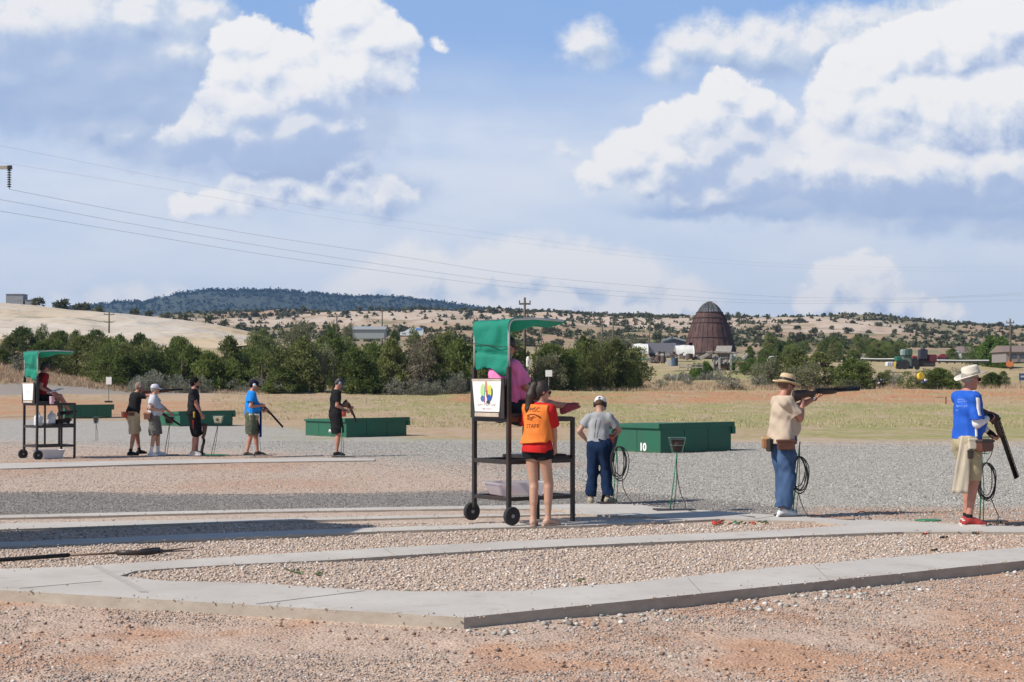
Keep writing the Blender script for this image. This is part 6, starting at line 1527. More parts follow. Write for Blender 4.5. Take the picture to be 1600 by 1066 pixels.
def person(label, base, yaw, H=1.78, h=.008, lean=0.0, side=0.0, girth=1.0, belly=0.0, skin_='tan', head=(0, 0), twist=0.0,
           hands=None, elbows=None, feet=None, knees=None, hip=None, fem=False, outfit=None, curl=(.9, .9), palmn=None, headfwd=0.0, shift=(0, 0), group=None, child=False, cat='person'):
    """a standing or seated figure; base = ground point between the feet, yaw = facing direction in the ground plane"""
    S = H / 1.78; B = Vector(base); f = Vector((math.cos(yaw), math.sin(yaw), 0)); r = Vector((math.sin(yaw), -math.cos(yaw), 0)); up = Vector((0, 0, 1))
    J = {}
    hipc = Vector(hip) if hip is not None else B + up * .952 * S + f * (-.10 * math.sin(lean)) + f * shift[0] + r * shift[1]
    tu = (up * math.cos(lean) + f * math.sin(lean)); tu = (tu + r * math.sin(side)).normalized()
    tf = (f * math.cos(lean) - up * math.sin(lean)).normalized()
    tr = tf.cross(tu).normalized()
    ty = Matrix.Rotation(twist, 3, tu); sf = ty @ tf; sr = ty @ tr
    waist = hipc + tu * .16 * S; chest = hipc + tu * .36 * S; sh = hipc + tu * .475 * S; nb = hipc + tu * .545 * S
    sw = (.155 if fem else .175) * S; hw = .09 * S
    J['shR'] = sh + sr * sw; J['shL'] = sh - sr * sw
    yw, pt = head; hf = Matrix.Rotation(yw, 3, 'Z') @ f; hr = hf.cross(up).normalized(); hu = up
    mr = Matrix.Rotation(pt, 3, hr); hf = mr @ hf; hu = mr @ up
    hc = nb + (tu * .5 + up * .5).normalized() * .150 * S + f * (headfwd + .02) * S + hf * .01
    hs = S * (1.06 if child else 1.0)
    sk = []
    hip_r = .118 if fem else .11
    sk.append(rc(hipc - tr * .065 * S, hipc + tr * .065 * S, hip_r * S * girth ** .5, hip_r * S * girth ** .5, .04 * S, (tf, .92)))
    sk.append(rc(hipc, waist, .135 * S * girth, (.105 if fem else .128) * S * girth, .05 * S, (tf, .74)))
    sk.append(rc(waist, chest, (.105 if fem else .128) * S * girth, .145 * S * (1 + (girth - 1) * .5), .05 * S, (tf, .74)))
    sk.append(rc(chest, sh - tu * .01 * S, .148 * S * (1 + (girth - 1) * .5), .110 * S, .04 * S, (sf, .66)))
    for s in (-1, 1): sk.append(rc(nb - tu * .040 * S + sr * s * .02 * S, J['shR' if s > 0 else 'shL'] - tu * .004 * S, .058 * S, .050 * S, .035 * S))
    if belly: sk.append(el(waist + tf * (.05 + belly * .5) * S + tu * .02, (.135 * S * girth, .135 * S * girth, .15 * S), .06))
    if fem:
        for s in (-1, 1): sk.append(el(chest + sf * .08 * S + sr * s * .065 * S - tu * .02, (.052 * S,) * 3, .03))
    sk.append(rc(nb - tu * .05 * S, hc - hu * .03 * hs, .060 * S * (.85 if fem else 1), .052 * S * (.85 if fem or child else 1), .03 * S))
    torso = list(sk)
    HM = Matrix((hr, hf, hu)).transposed()
    sk.append(el(hc + hu * .022 * hs - hf * .012 * hs, (.074 * hs, .092 * hs, .096 * hs), .02, HM))
    sk.append(el(hc - hu * .045 * hs + hf * .022 * hs, (.056 * hs, .066 * hs, .068 * hs), .03, HM))
    sk.append(el(hc - hu * .098 * hs + hf * .062 * hs, (.024 * hs, .022 * hs, .018 * hs), .025, HM))
    sk.append(rc(hc + hf * .082 * hs + hu * .012 * hs, hc + hf * .106 * hs - hu * .030 * hs, .009 * hs, .0135 * hs, .008))
    sk.append(rc(hc + hf * .076 * hs + hu * .028 * hs - hr * .035 * hs, hc + hf * .076 * hs + hu * .028 * hs + hr * .035 * hs, .010 * hs, .010 * hs, .012))
    sk.append(rc(hc + hf * .079 * hs - hu * .060 * hs - hr * .017 * hs, hc + hf * .079 * hs - hu * .060 * hs + hr * .017 * hs, .0085 * hs, .0085 * hs, .006))
    for s in (-1, 1):
        sk.append(el(hc + hr * s * .076 * hs - hf * .008 * hs - hu * .005 * hs, (.009 * hs, .019 * hs, .031 * hs), .006, HM))
    # arms
    ua, fa = .285 * S, .255 * S
    hands = hands or {}; elbows = elbows or {}
    arm = {}
    for s, k in ((1, 'R'), (-1, 'L')):
        tgt = Vector(hands.get(k, J['sh' + k] + tr * s * .08 - up * .5 * S + f * .05)); hint = elbows.get(k, r * s * .4 - f * .6 - up * .4)
        e, w = ik(J['sh' + k], tgt, ua, fa, hint); arm[k] = (J['sh' + k], e, w)
        sk.append(rc(J['sh' + k], e, .050 * S * (.88 if fem else 1), .038 * S, .03)); sk.append(rc(e, w, .040 * S * (.88 if fem else 1), .0255 * S, .02)); sk.append(rc(e.lerp(w, .12), e.lerp(w, .45), .041 * S * (.85 if fem else 1), .036 * S, .02))
        d = (w - e).normalized(); n = (palmn or {}).get(k, None); n = Vector(n) if n is not None else -tr * s
        n = (n - d * n.dot(d)).normalized(); sd = d.cross(n) ; c = curl[0] if k == 'R' else curl[1]
        kn = w + d * .085 * S
        sk.append(rc(w + d * .01, kn, .030 * S, .040 * S, .012, (n, .42)))
        for q, (o_, ln) in enumerate(((-.030, .058), (-.010, .074), (.010, .080), (.030, .072))):
            p0 = kn + sd * o_ * S; d1 = (d * math.cos(c) + n * math.sin(c)); p1 = p0 + d1 * ln * .5 * S; d2 = (d * math.cos(c * 2.1) + n * math.sin(c * 2.1)); p2 = p1 + d2 * ln * .5 * S
            sk.append(rc(p0 - d * .01, p1, .0098 * S, .0090 * S, .004)); sk.append(rc(p1, p2, .0090 * S, .0075 * S, .003))
        tb = w + d * .025 * S + sd * .030 * S; t1 = tb + (d * .6 + sd * .6 + n * .4).normalized() * .042 * S; t2 = t1 + (d * .8 + sd * .1 + n * .6).normalized() * .032 * S
        sk.append(rc(tb, t1, .0135 * S, .011 * S, .008)); sk.append(rc(t1, t2, .011 * S, .0085 * S, .004))
    # legs
    feet = feet or {}; knees = knees or {}; leg = {}
    for s, k in ((1, 'R'), (-1, 'L')):
        hj = hipc + tr * s * hw - up * .02 * S
        ft = feet.get(k, (B + r * s * .11 * S, f)); an = Vector(ft[0]) + up * .085 * S; toe = Vector(ft[1]).normalized()
        kn, an = ik(hj, an, .44 * S, .415 * S, knees.get(k, f)); leg[k] = (hj, kn, an, toe)
        sk.append(rc(hj, kn, .088 * S * girth ** .4, .054 * S, .03)); sk.append(rc(kn, an, .052 * S, .036 * S, .02)); cd = -(an - kn).cross(toe.cross(up)).normalized()
        bk = -toe if abs((an - kn).normalized().dot(toe)) < .8 else up
        sk.append(rc(kn.lerp(an, .12) + bk * .014 * S, kn.lerp(an, .50) + bk * .010 * S, .049 * S, .040 * S, .03))
        fu = ft[2] if len(ft) > 2 else up
        hl = an - fu * .045 * S - toe * .035 * S; bl = an - fu * .055 * S + toe * .12 * S; tt = an - fu * .062 * S + toe * .17 * S
        leg[k] = (hj, kn, an, toe, fu, hl, bl, tt)
        sk.append(rc(an, hl, .034 * S, .033 * S, .015)); sk.append(rc(an - fu * .01, bl, .034 * S, .028 * S, .02)); sk.append(rc(bl, tt, .032 * S, .020 * S, .015, (fu, .7)))
    body = skin('person', sk, h, SKIN[skin_], origin=B); body.location = B
    tag(body, label, cat, group)
    ch = lambda name, prims, m, clips=(), w=None, hh=None: skin(name, prims, hh or h, m, body, clips, w, origin=B)
    def inf(p, d):
        if p[0] == 'c': return ('c', p[1], p[2], p[3] + d, p[4] + d, p[5], p[6], p[7])
        return ('e', p[1], tuple(q + d for q in p[2]), p[3], p[4], p[5])
    info = dict(J=J, hipc=hipc, waist=waist, chest=chest, sh=sh, nb=nb, hc=hc, hf=hf, hr=hr, hu=hu, tu=tu, tf=tf, tr=tr, arm=arm, leg=leg, S=S, hs=hs, B=B, body=body, ch=ch, f=f, r=r, torso=torso, inf=inf, sf=sf, sr=sr, HM=HM, h=h, girth=girth)
    for s in (-1, 1):
        MB().lathe([(0, -.009), (.008, -.005), (.010, 0), (.008, .005), (0, .009)], 8, hc + hf * .080 * hs + hu * .008 * hs + hr * s * .030 * hs - B).build('eye', EYE, body, smooth=True)
    return info

def shirt(P, m, hem=.06, sleeve=.55, loose=.020, name='shirt', amp=.006, seed=1, flare=.02, neck=.012, sl_loose=None, vneck=False):
    inf = P['inf']; S = P['S']; t = [inf(p, loose) for p in P['torso'][:-1]]
    tu, tr, tf = P['tu'], P['tr'], P['tf']; hemp = P['hipc'] + tu * (hem * S)
    t.append(rc(P['waist'], hemp - tu * .03, .140 * S * P['girth'] + loose * .5, .146 * S * P['girth'] + loose * .5 + flare * .5, .05, (tf, .80)))
    if sleeve:
        for k in 'RL':
            a, e, w = P['arm'][k]; L = (e - a).length; tot = sleeve * L
            if sleeve <= 1: p = a.lerp(e, sleeve); d = (e - a).normalized(); t.append(rc(a, p + d * .03, .056 * S + loose, .052 * S + (sl_loose or loose) + flare * .4, .03, None, [(p, d)]))
    cl = [(hemp, -tu), (P['nb'] + tu * neck * S, (tu * .9 + tf * .1).normalized())]
    o = P['ch'](name, t, m, cl, folds(amp, seed)); return o
def sleeves(P, m, t0, t1, rad=.012, name='sleeve', which='RL'):
    for k in which:
        a, e, w = P['arm'][k]; d = (w - e).normalized(); q = w.lerp(e, 1 - t1); a0 = a.lerp(e, t0)
        P['ch'](name, [rc(a0, e, .048 * P['S'] + rad, .040 * P['S'] + rad, .02), rc(e, q + d * .03, .041 * P['S'] + rad, .030 * P['S'] + rad, .02)], m, [(q, d)], folds(.003, 7))
def pants(P, m, to=1.0, waist=.13, loose=.018, flare=.0, amp=.006, seed=2, name='trousers', legs='RL', low=None):
    """to = how far down the leg: 0..1 thigh, 1..2 shin"""
    inf = P['inf']; S = P['S']; g = P['girth']; tu = P['tu']
    t = [inf(P['torso'][0], loose), rc(P['hipc'], P['hipc'] + tu * (waist * S), .135 * S * g + loose * .6, .130 * S * g + loose * .6, .04, (P['tf'], .76))]
    for k in legs:
        hj, kn, an, toe, fu, hl, bl, tt = P['leg'][k]
        if to <= 1:
            p = hj.lerp(kn, to); d = (kn - hj).normalized(); t.append(rc(hj, p + d * .04, .090 * S * g ** .4 + loose, (.090 + (.056 - .090) * to) * S + loose + flare, .025, None, [(p, d)]))
        else:
            p = kn.lerp(an, to - 1); d = (an - kn).normalized()
            t.append(rc(hj, kn, .090 * S * g ** .4 + loose, .060 * S + loose, .025)); t.append(rc(kn, p + d * .04, .060 * S + loose, .045 * S + loose + flare, .03, None, [(p, d)]))
    return P['ch'](name, t, m, [(P['hipc'] + tu * waist * S, tu)], folds(amp, seed))
def shoes(P, m, sole=None, sock=None, sockh=.06, loose=.009, name='shoe', msock=None):
    S = P['S']; B = P['B']
    for k in 'RL':
        hj, kn, an, toe, fu, hl, bl, tt = P['leg'][k]
        fl = an - fu * .085 * S
        o = P['ch'](name, [rc(an - fu * .015, hl, .036 * S + loose, .034 * S + loose, .02), rc(an - fu * .02, bl, .034 * S + loose, .030 * S + loose, .02), rc(bl, tt, .034 * S + loose, .024 * S + loose, .02, (fu, .75))], m, [(an + fu * .012 * S, fu), (fl + fu * .006, -fu)], hh=min(P['h'], .007))
        if sole:
            sd = toe.cross(fu).normalized(); b = MB(); pts = [(-.080, .030), (-.085, 0), (-.080, -.030), (-.02, -.036), (.06, -.040), (.13, -.045), (.18, -.034), (.198, 0), (.18, .036), (.13, .045), (.06, .038), (-.02, .035)]
            top = [fl + toe * x * S + sd * y * S + fu * .020 for x, y in pts]; bot = [fl + toe * x * S + sd * y * S - fu * .004 for x, y in pts]; n = len(pts)
            b.add([v - B for v in bot + top], [tuple(range(n)), tuple(range(2 * n - 1, n - 1, -1))] + [(i, i + n, (i + 1) % n + n, (i + 1) % n) for i in range(n)]); b.build('sole', sole, o)
        if sock:
            d = (kn - an).normalized(); p = an + d * sockh; P['ch']('sock', [rc(an - d * .04, p + d * .02, .040 * S, .042 * S, .01, None, [(p, d)])], sock, hh=min(P['h'], .006))
def hair(P, m, back=.12, top=.012, name='hair', fringe=.045, long=None):
    hc, hf, hu, hr, hs = P['hc'], P['hf'], P['hu'], P['hr'], P['hs']
    pr = [el(hc + hu * .026 * hs - hf * .016 * hs, (.080 * hs + top * .5, .096 * hs + top * .5, .098 * hs + top), .02, P['HM'])]
    pr.append(rc(hc - hf * .055 * hs, hc - hf * .055 * hs - hu * back * .55, .055 * hs, .048 * hs, .02))
    cl = [(hc + hf * fringe * hs + hu * .02, (hf * .8 - hu * .6).normalized()), (hc - hu * back * .75, -hu)]
    if long: pr += long; cl = [(hc + hf * fringe * hs + hu * .02, (hf * .8 - hu * .6).normalized())]
    return P['ch'](name, pr, m, cl, folds(.002, 5, f=60), hh=min(P['h'], .006))
def hat_parts(P, prof, m, name, lift=.05, tilt=0, fn=None, n=32, sx=.92, sy=1.12, parent=None, back=0):
    rot = Matrix((P['hr'], P['hf'], P['hu'])).transposed() @ Matrix.Rotation(tilt, 3, 'X')
    b = MB(); b.lathe([(r * P['hs'], z * P['hs']) for r, z in prof], n, P['hc'] + P['hu'] * lift * P['hs'] - P['hf'] * back - P['B'], rot, sx, sy, fn)
    return b.build(name, m, parent or P['body'], smooth=True)
def cap(P, m, mv=None, tilt=0, lift=.035, back=False, button=True):
    c = hat_parts(P, [(.087, -.02), (.090, .0), (.088, .03), (.075, .065), (.045, .088), (.015, .095), (0, .096)], m, 'cap', lift, tilt, back=.008, sx=1.06, sy=1.20)
    rot = Matrix((P['hr'], P['hf'], P['hu'])).transposed() @ Matrix.Rotation(tilt, 3, 'X'); s = -1 if back else 1
    o = P['hc'] + P['hu'] * lift * P['hs'] - P['hf'] * .008 - P['B']; b = MB(); top = []; bot = []
    for i in range(13):
        a = R(-62 + i * 124 / 12) ; 
        for rr, lst in ((0, top), (1, bot)):
            pass
    vs = []
    for j, (k, dz) in enumerate(((1.0, -.012), (1.35, -.010), (1.72, -.022))):
        for i in range(13):
            a = R(-58 + i * 116 / 12); x = .092 * math.sin(a); y = .104 * math.cos(a); ext = (k - 1) * .13 * math.cos(a * .9) ** .6
            vs.append(o + rot @ (Vector((x * (1 + (k - 1) * .12), s * (y + ext), dz - .015 * abs(math.sin(a)) * (k - 1)))) * P['hs'])
    b.add(vs, [(j * 13 + i, j * 13 + i + 1, (j + 1) * 13 + i + 1, (j + 1) * 13 + i) for j in range(2) for i in range(12)]); b.build('visor', mv or m, c, smooth=True, solid=.005)
    return c
def muffs(P, m, band=True):
    for s in (-1, 1):
        c = P['hc'] + P['hr'] * s * .086 * P['hs'] - P['hf'] * .006 - P['B']; rot = P['hr'].to_track_quat('Z', 'Y').to_matrix()
        b = MB(); b.lathe([(0, -.012 * 1), (.034, -.012), (.037, 0), (.030, .016), (0, .020)], 16, c, rot if s > 0 else (-P['hr']).to_track_quat('Z', 'Y').to_matrix(), 1, 1.15); o = b.build('ear_muff', m, P['body'], smooth=True)
    if band:
        b = MB(); b.tube([P['hc'] + (P['hr'] * math.cos(a) * .090 + P['hu'] * (math.sin(a) * .118 + .01)) * P['hs'] - P['hf'] * .01 - P['B'] for a in np.linspace(0, math.pi, 14)], .007, 6); b.build('headband', m, P['body'], smooth=True)
def glasses(P, m, lens):
    hc, hf, hu, hr, hs, B = P['hc'], P['hf'], P['hu'], P['hr'], P['hs'], P['B']
    for s in (-1, 1):
        b = MB(); b.tube([hc + hf * .086 * hs + hr * s * .062 * hs + hu * .012 - B, hc - hf * .01 + hr * s * .080 * hs + hu * .012 - B], .0035, 5); b.build('temple_arm', m, P['body'])
        b = MB(); rot = hf.to_track_quat('Z', 'Y').to_matrix(); b.lathe([(0, -.002), (.026, -.002), (.027, .002), (0, .003)], 12, hc + hf * .094 * hs + hr * s * .034 * hs + hu * .006 - B, rot, 1.15, .85); b.build('lens', lens, P['body'])
def pouch(P, ang, m, w=.17, hgt=.14, d=.07, z=.08, m2=None, out=.0, name='shell_pouch', strap=None, lab=None, cat='pouch'):
    """a belt pouch; it is worn, so it stays a part of the figure"""
    v = Matrix.Rotation(ang, 3, 'Z') @ P['f']; g = P['girth'] * P['S']; c = P['hipc'] + v * (.125 * g + d / 2 + .025 + out) + Vector((0, 0, z)) - P['B']; rot = Matrix.Rotation(math.atan2(v.y, v.x) - math.pi / 2, 3, 'Z')
    b = MB(); b.box(c, (w, d, hgt), rot, 1.12); o = b.build(name, m, P['body'], bevel=.012)
    b = MB(); b.box(c + Vector((0, 0, hgt * .36)), (w * 1.16, d * 1.22, hgt * .22), rot); b.build('flap', m2 or m, o, bevel=.006)
    return o
def belt(P, m, z=.115, w=.04):
    c = P['hipc'] + P['tu'] * z * P['S'] - P['B']; rot = Matrix((P['tr'], P['tf'], P['tu'])).transposed(); g = P['girth'] * P['S']
    b = MB(); a = .168 * g; b.lathe([(a - .008, -w / 2), (a, -w / 2), (a, w / 2), (a - .008, w / 2), (a - .008, -w / 2)], 32, c, rot, 1, .80); return b.build('belt', m, P['body'], smooth=False)

WOODS = mat('walnut_stock', (.115, .045, .022), .35, var=.3, vscale=18, stretch=(1, 6, 6)); BLUED = mat('blued_steel', (.022, .022, .025), .28, metal=.6); RECV = mat('receiver_silver', (.16, .16, .165), .3, metal=.8)
GUNBLK = mat('gun_black', (.028, .026, .025), .45)
def shotgun(label, butt, muzzle, up=(0, 0, 1), hinge=None, stock=None, recv=None, L=1.2, rib=True, th=1.0):
    """break-action shotgun from butt to muzzle; with a hinge point the barrels drop open"""
    butt = Vector(butt); muzzle = Vector(muzzle); stock = stock or WOODS; recv = recv or RECV
    if hinge is None:
        d = (muzzle - butt).normalized(); h_ = butt + d * .43; d2 = d
    else:
        h_ = Vector(hinge); d = (h_ - butt).normalized(); d2 = (muzzle - h_).normalized()
    def frame(d):
        u = Vector(up); u = (u - d * u.dot(d)).normalized(); return u, d.cross(u).normalized()
    u, s = frame(d); u2, s2 = frame(d2)
    if hinge is not None: u2, s2 = (u - d2 * u.dot(d2)).normalized(), None; s2 = d2.cross(u2).normalized()
    t = thing('shotgun', label, 'shotgun', butt); O = butt
    def loft(secs, m, name, D, U, Sd, org, par=t, n=12):
        b = MB(); vs = []
        for x, z, hz, wy in secs:
            for k in range(n): a = 2 * math.pi * k / n; vs.append(org + D * x + U * (z + hz * math.sin(a)) * th + Sd * wy * th * math.cos(a) - O)
        b.add(vs, [(i * n + k, i * n + (k + 1) % n, (i + 1) * n + (k + 1) % n, (i + 1) * n + k) for i in range(len(secs) - 1) for k in range(n)] + [tuple(range(n - 1, -1, -1)), tuple((len(secs) - 1) * n + k for k in range(n))])
        return b.build(name, m, par, smooth=True)
    Ls = (h_ - butt).length
    so = loft([(0, -.045, .066, .020), (.03, -.042, .063, .020), (.14, -.028, .050, .019), (.22, -.020, .040, .018), (.27, -.030, .036, .016), (.30, -.040, .045, .015), (.325, -.020, .035, .015), (.36, -.008, .026, .014), (Ls - .07, -.006, .028, .016)], stock, 'stock', d, u, s, butt)
    loft([(-.018, -.045, .067, .021), (.003, -.045, .067, .021)], RUB, 'butt_pad', d, u, s, butt, so)
    loft([(Ls - .10, 0, .026, .015), (Ls - .05, .0, .032, .019), (Ls + .02, .0, .032, .020), (Ls + .035, .0, .022, .016)], recv, 'receiver', d, u, s, butt)
    b = MB(); b.tube([butt + d * (Ls - .12) - u * .022 - O, butt + d * (Ls - .11) - u * .055 - O, butt + d * (Ls - .06) - u * .058 - O, butt + d * (Ls - .04) - u * .028 - O], .0035, 5); b.build('trigger_guard', BLUED, t)
    Lb = (muzzle - h_).length
    loft([(.01, -.014, .020, .016), (.08, -.018, .027, .022), (.20, -.018, .026, .021), (.27, -.014, .018, .016)], stock, 'fore_end', d2, u2, s2, h_)
    b = MB()
    for z in (.011 * th, -.011 * th): b.tube([h_ + u2 * z - O, muzzle + u2 * z - O], .0125 * th, 10)
    bo = b.build('barrel', BLUED, t, smooth=True)
    if rib:
        b = MB(); b.bar(h_ + d2 * .02 + u2 * .032 * th - O, muzzle + u2 * .032 * th - O, .010, .006, u2)
        for k in range(14): q = h_ + d2 * (.04 + (Lb - .05) * k / 13); b.bar(q + u2 * .026 * th - O, q + d2 * .012 + u2 * .026 * th - O, .005, .014, u2)
        b.build('rib', BLUED, bo)
        b = MB(); b.lathe([(0, -.003), (.003, 0), (0, .003)], 8, muzzle + u2 * .036 - d2 * .01 - O); b.build('bead', WHITE, bo)
    return t
# ================================================================== PEOPLE
def wp(px, py, Y): return PT(px, py, Y)
D2 = math.radians
# ---- man in the straw hat, aiming
b10 = G(1222, 806, .10); Y0 = b10.y; ya = D2(27); f10 = Vector((math.cos(ya), math.sin(ya), 0)); r10 = Vector((math.sin(ya), -math.cos(ya), 0))
gun_m = wp(1343, 607.5, Y0 + .50); gun_b = wp(1241, 613, Y0 - .06)
gd = (gun_m - gun_b).normalized()
P = person('heavyset man in straw hat and tan t-shirt aiming a shotgun', b10, ya, 1.76, .0065, lean=.02, girth=1.07, belly=.07, skin_='red', head=(-.05, -.22), headfwd=.035, twist=-.30,
    hands={'R': wp(1254, 625, Y0 + .0), 'L': wp(1275, 621.5, Y0 + .24)}, elbows={'R': Vector((.0, -.25, -1)) , 'L': Vector((-.1, .0, -1))},
    feet={'R': (b10 + r10 * .10 - f10 * .06, f10 + r10 * .3), 'L': (b10 - r10 * .13 + f10 * .13, f10)}, curl=(1.0, .75), palmn={'R': (-.3, .8, .3), 'L': (-.25, .1, 1)})
shirt(P, cloth('tan_tee', (.50, .405, .32), .03), hem=-.045, sleeve=.66, loose=.022, amp=.008, seed=3, flare=.085, sl_loose=.012)
pants(P, cloth('blue_jeans', (.070, .125, .24), c2=(.045, .08, .16), vs=9), to=1.93, loose=.036, flare=.018, amp=.009, waist=.06)
shoes(P, cloth('white_trainer', (.70, .70, .70)), PLAST)
hair(P, cloth('brown_grey_hair', (.16, .10, .07)), back=.07, top=.002)
STRAW = mat('straw', (.62, .46, .28), .8, bump=.003, bscale=120)
def brimfn(v, a): return Vector((v.x, v.y, v.z - .020 * (max(0, math.hypot(v.x, v.y) - .1) / .07) * abs(math.cos(a)) * -1 - .0 + (.012 * math.sin(a) if math.hypot(v.x, v.y) > .12 else 0)))
h_ = hat_parts(P, [(.172, -.034), (.168, -.020), (.13, -.008), (.098, .0), (.094, .05), (.088, .085), (.070, .098), (.03, .090), (0, .088)], STRAW, 'straw_hat', .045, -.05, brimfn)
hat_parts(P, [(.0985, .004), (.1005, .006), (.0985, .036), (.0965, .038)], BLK, 'hat_band', .045, -.05, None, parent=h_)
glasses(P, BLK, mat('clear_lens', (.55, .58, .60), .1))
LEATH = mat('tan_leather', (.36, .17, .07), .5, var=.15); DLE = mat('dark_leather', (.11, .04, .025), .5, var=.2)
belt(P, DLE, -.02, .045)
pouch(P, D2(150), LEATH, .15, .15, .08, -.03, mat('pale_leather', (.55, .34, .17), .6)); pouch(P, D2(-112), DLE, .20, .13, .07, -.05, out=.02); pouch(P, D2(178), BLK, .09, .16, .05, -.06)
e, w = P['arm']['L'][1:]; dd = (w - e).normalized(); MB().tube([w - dd * .035 - P['B'], w - dd * .010 - P['B']], .034, 14).build('watch_strap', BLK, P['body'], smooth=True)
MB().lathe([(0, -.006), (.017, -.006), (.018, .004), (0, .006)], 14, w - dd * .022 + Vector((-.01, -.034, .0)) - P['B'], Matrix.Rotation(R(90), 3, 'X')).build('watch_face', WHITE, P['body'])
shotgun('over-and-under shotgun shouldered and aimed by the straw-hatted man', gun_b, gun_m, recv=BLUED, stock=mat('dark_stock', (.045, .020, .014), .4), th=1.15)

# ---- man in the blue shirt and wide white hat
b11 = G(1511, 821, .10); Y0 = b11.y; ya = D2(13); f = Vector((math.cos(ya), math.sin(ya), 0)); r = Vector((math.sin(ya), -math.cos(ya), 0))
hR = wp(1551, 653, Y0 - .02); hL = wp(1553, 677, Y0 + .24)
P = person('man in blue sports shirt and wide white hat holding an opened shotgun', b11, ya, 1.84, .0065, lean=.0, girth=1.0, belly=.05, skin_='red', head=(.05, -.12), headfwd=.03,
    hands={'R': hR - Vector((.05, 0, 0)), 'L': hL - Vector((.05, .02, 0))}, elbows={'R': Vector((-.5, -.6, -.8)), 'L': Vector((-.5, .3, -1))},
    feet={'R': (b11 + r * .09 - f * .03, f + r * .25), 'L': (b11 - r * .10 + f * .05, f)}, curl=(1.1, 1.0), palmn={'R': (.2, .9, -.3), 'L': (.3, -.5, .7)})
BLU = cloth('blue_sport_shirt', (.022, .105, .52), rough=.6)
so = shirt(P, BLU, hem=.02, sleeve=.80, loose=.022, amp=.007, seed=5, flare=.02)
sleeves(P, cloth('white_arm_sleeve', (.72, .72, .74)), .55, .88, .010, 'arm_sleeve')
pants(P, cloth('khaki_shorts', (.40, .34, .22)), to=.97, loose=.024, flare=.004, amp=.008, seed=6, name='shorts', waist=.05)
shoes(P, cloth('red_trainer', (.42, .05, .05), c2=(.30, .05, .05)), mat('pale_sole', (.66, .60, .56), .7), cloth('black_sock', (.02, .02, .025)), .05)
hair(P, cloth('grey_hair', (.30, .27, .25)), back=.07, top=.002)
HATW = mat('white_canvas', (.66, .62, .54), .85, bump=.002, bscale=200)
def brim2(v, a):
    rr = math.hypot(v.x, v.y); return Vector((v.x, v.y, v.z + (.035 * abs(math.cos(a)) - .015) * max(0, (rr - .1) / .1)))
h_ = hat_parts(P, [(.190, -.012), (.188, -.004), (.145, -.010), (.100, .0), (.096, .055), (.090, .088), (.080, .098), (.05, .090), (0, .086)], HATW, 'wide_hat', .048, .36, brim2, sx=.95, sy=1.05)
hat_parts(P, [(.1005, .006), (.1025, .008), (.1005, .032), (.0985, .034)], mat('hat_crown_band', (.48, .44, .38), .85), 'hat_band', .048, .36, None, parent=h_, sx=.95, sy=1.05)
glasses(P, BLK, mat('dark_lens', (.02, .02, .02), .1))
belt(P, DLE, .02, .045); pouch(P, D2(-62), DLE, .22, .14, .10, -.05, BLK, out=.03); pouch(P, D2(-100), mat('cream_bag', (.55, .50, .40), .8), .09, .13, .05, -.03, out=.03, name='bag'); pouch(P, D2(-108), BLK, .06, .10, .04, -.15, out=.05, name='counter')
# towel hanging from the belt
v = Matrix.Rotation(D2(-118), 3, 'Z') @ f; tc = P['hipc'] + v * .185 - P['B']; sd = Vector((v.y, -v.x, 0)) * -1; vs = []
for i in range(16):
    z = .06 - i * .044
    for j in range(7): vs.append(tc + sd * ((j - 3) * (.021 + .0006 * i) - .002 * i) + v * (.012 * math.sin(j * 1.7 + i * .2) + .002 * i) + Vector((0, 0, z)) - f * .004 * i)
MB().add(vs, [(i * 7 + j, i * 7 + j + 1, (i + 1) * 7 + j + 1, (i + 1) * 7 + j) for i in range(15) for j in range(6)]).build('towel', cloth('beige_towel', (.50, .44, .35)), P['body'], smooth=True, solid=.012)
for k in 'RL':
    hj, kn, an, toe, fu, hl, bl, tt = P['leg'][k]; P['ch']('shoe_panel', [rc(hl + fu * .012, hl.lerp(bl, .55) + fu * .012, .0405, .0375, .005, None, [(an - fu * .012, fu), (an - fu * .062, -fu)])], cloth('pale_panel', (.52, .47, .44)), hh=.006)
# white stripes over shoulder and down the side
def drape(P, path, w, m, name, off=.004, n=None):
    """a strip that follows the shirt surface"""
    dg = bpy.context.evaluated_depsgraph_get(); dg.update(); bvh = BVHTree.FromObject(n.evaluated_get(dg) if False else n, dg); vs = []
    for (p, wd) in path:
        for s in (-1, 0, 1):
            q = Vector(p) + Vector(wd).normalized() * s * w / 2 - P['B']; hit = bvh.find_nearest(q); vs.append(hit[0] + hit[1] * off)
    MB().add(vs, [(i * 3 + j, i * 3 + j + 1, (i + 1) * 3 + j + 1, (i + 1) * 3 + j) for i in range(len(path) - 1) for j in range(2)]).build(name, m, n, smooth=True, solid=.002)
STRP = cloth('white_stripe', (.74, .74, .76))
a, e, w = P['arm']['R']; up = Vector((0, 0, 1))
path = [(P['nb'].lerp(a, t) + up * .09 + r * .01, f) for t in np.linspace(.35, 1, 6)] + [(a.lerp(e, t) + r * .08 + f * .0 + up * .02, f) for t in np.linspace(.05, .76, 10)]
drape(P, path, .045, STRP, 'shoulder_stripe', n=so)
drape(P, [(P['hipc'].lerp(P['sh'], t) + r * .22 + f * .02, f) for t in np.linspace(.10, .62, 12)], .04, STRP, 'side_stripe', n=so)
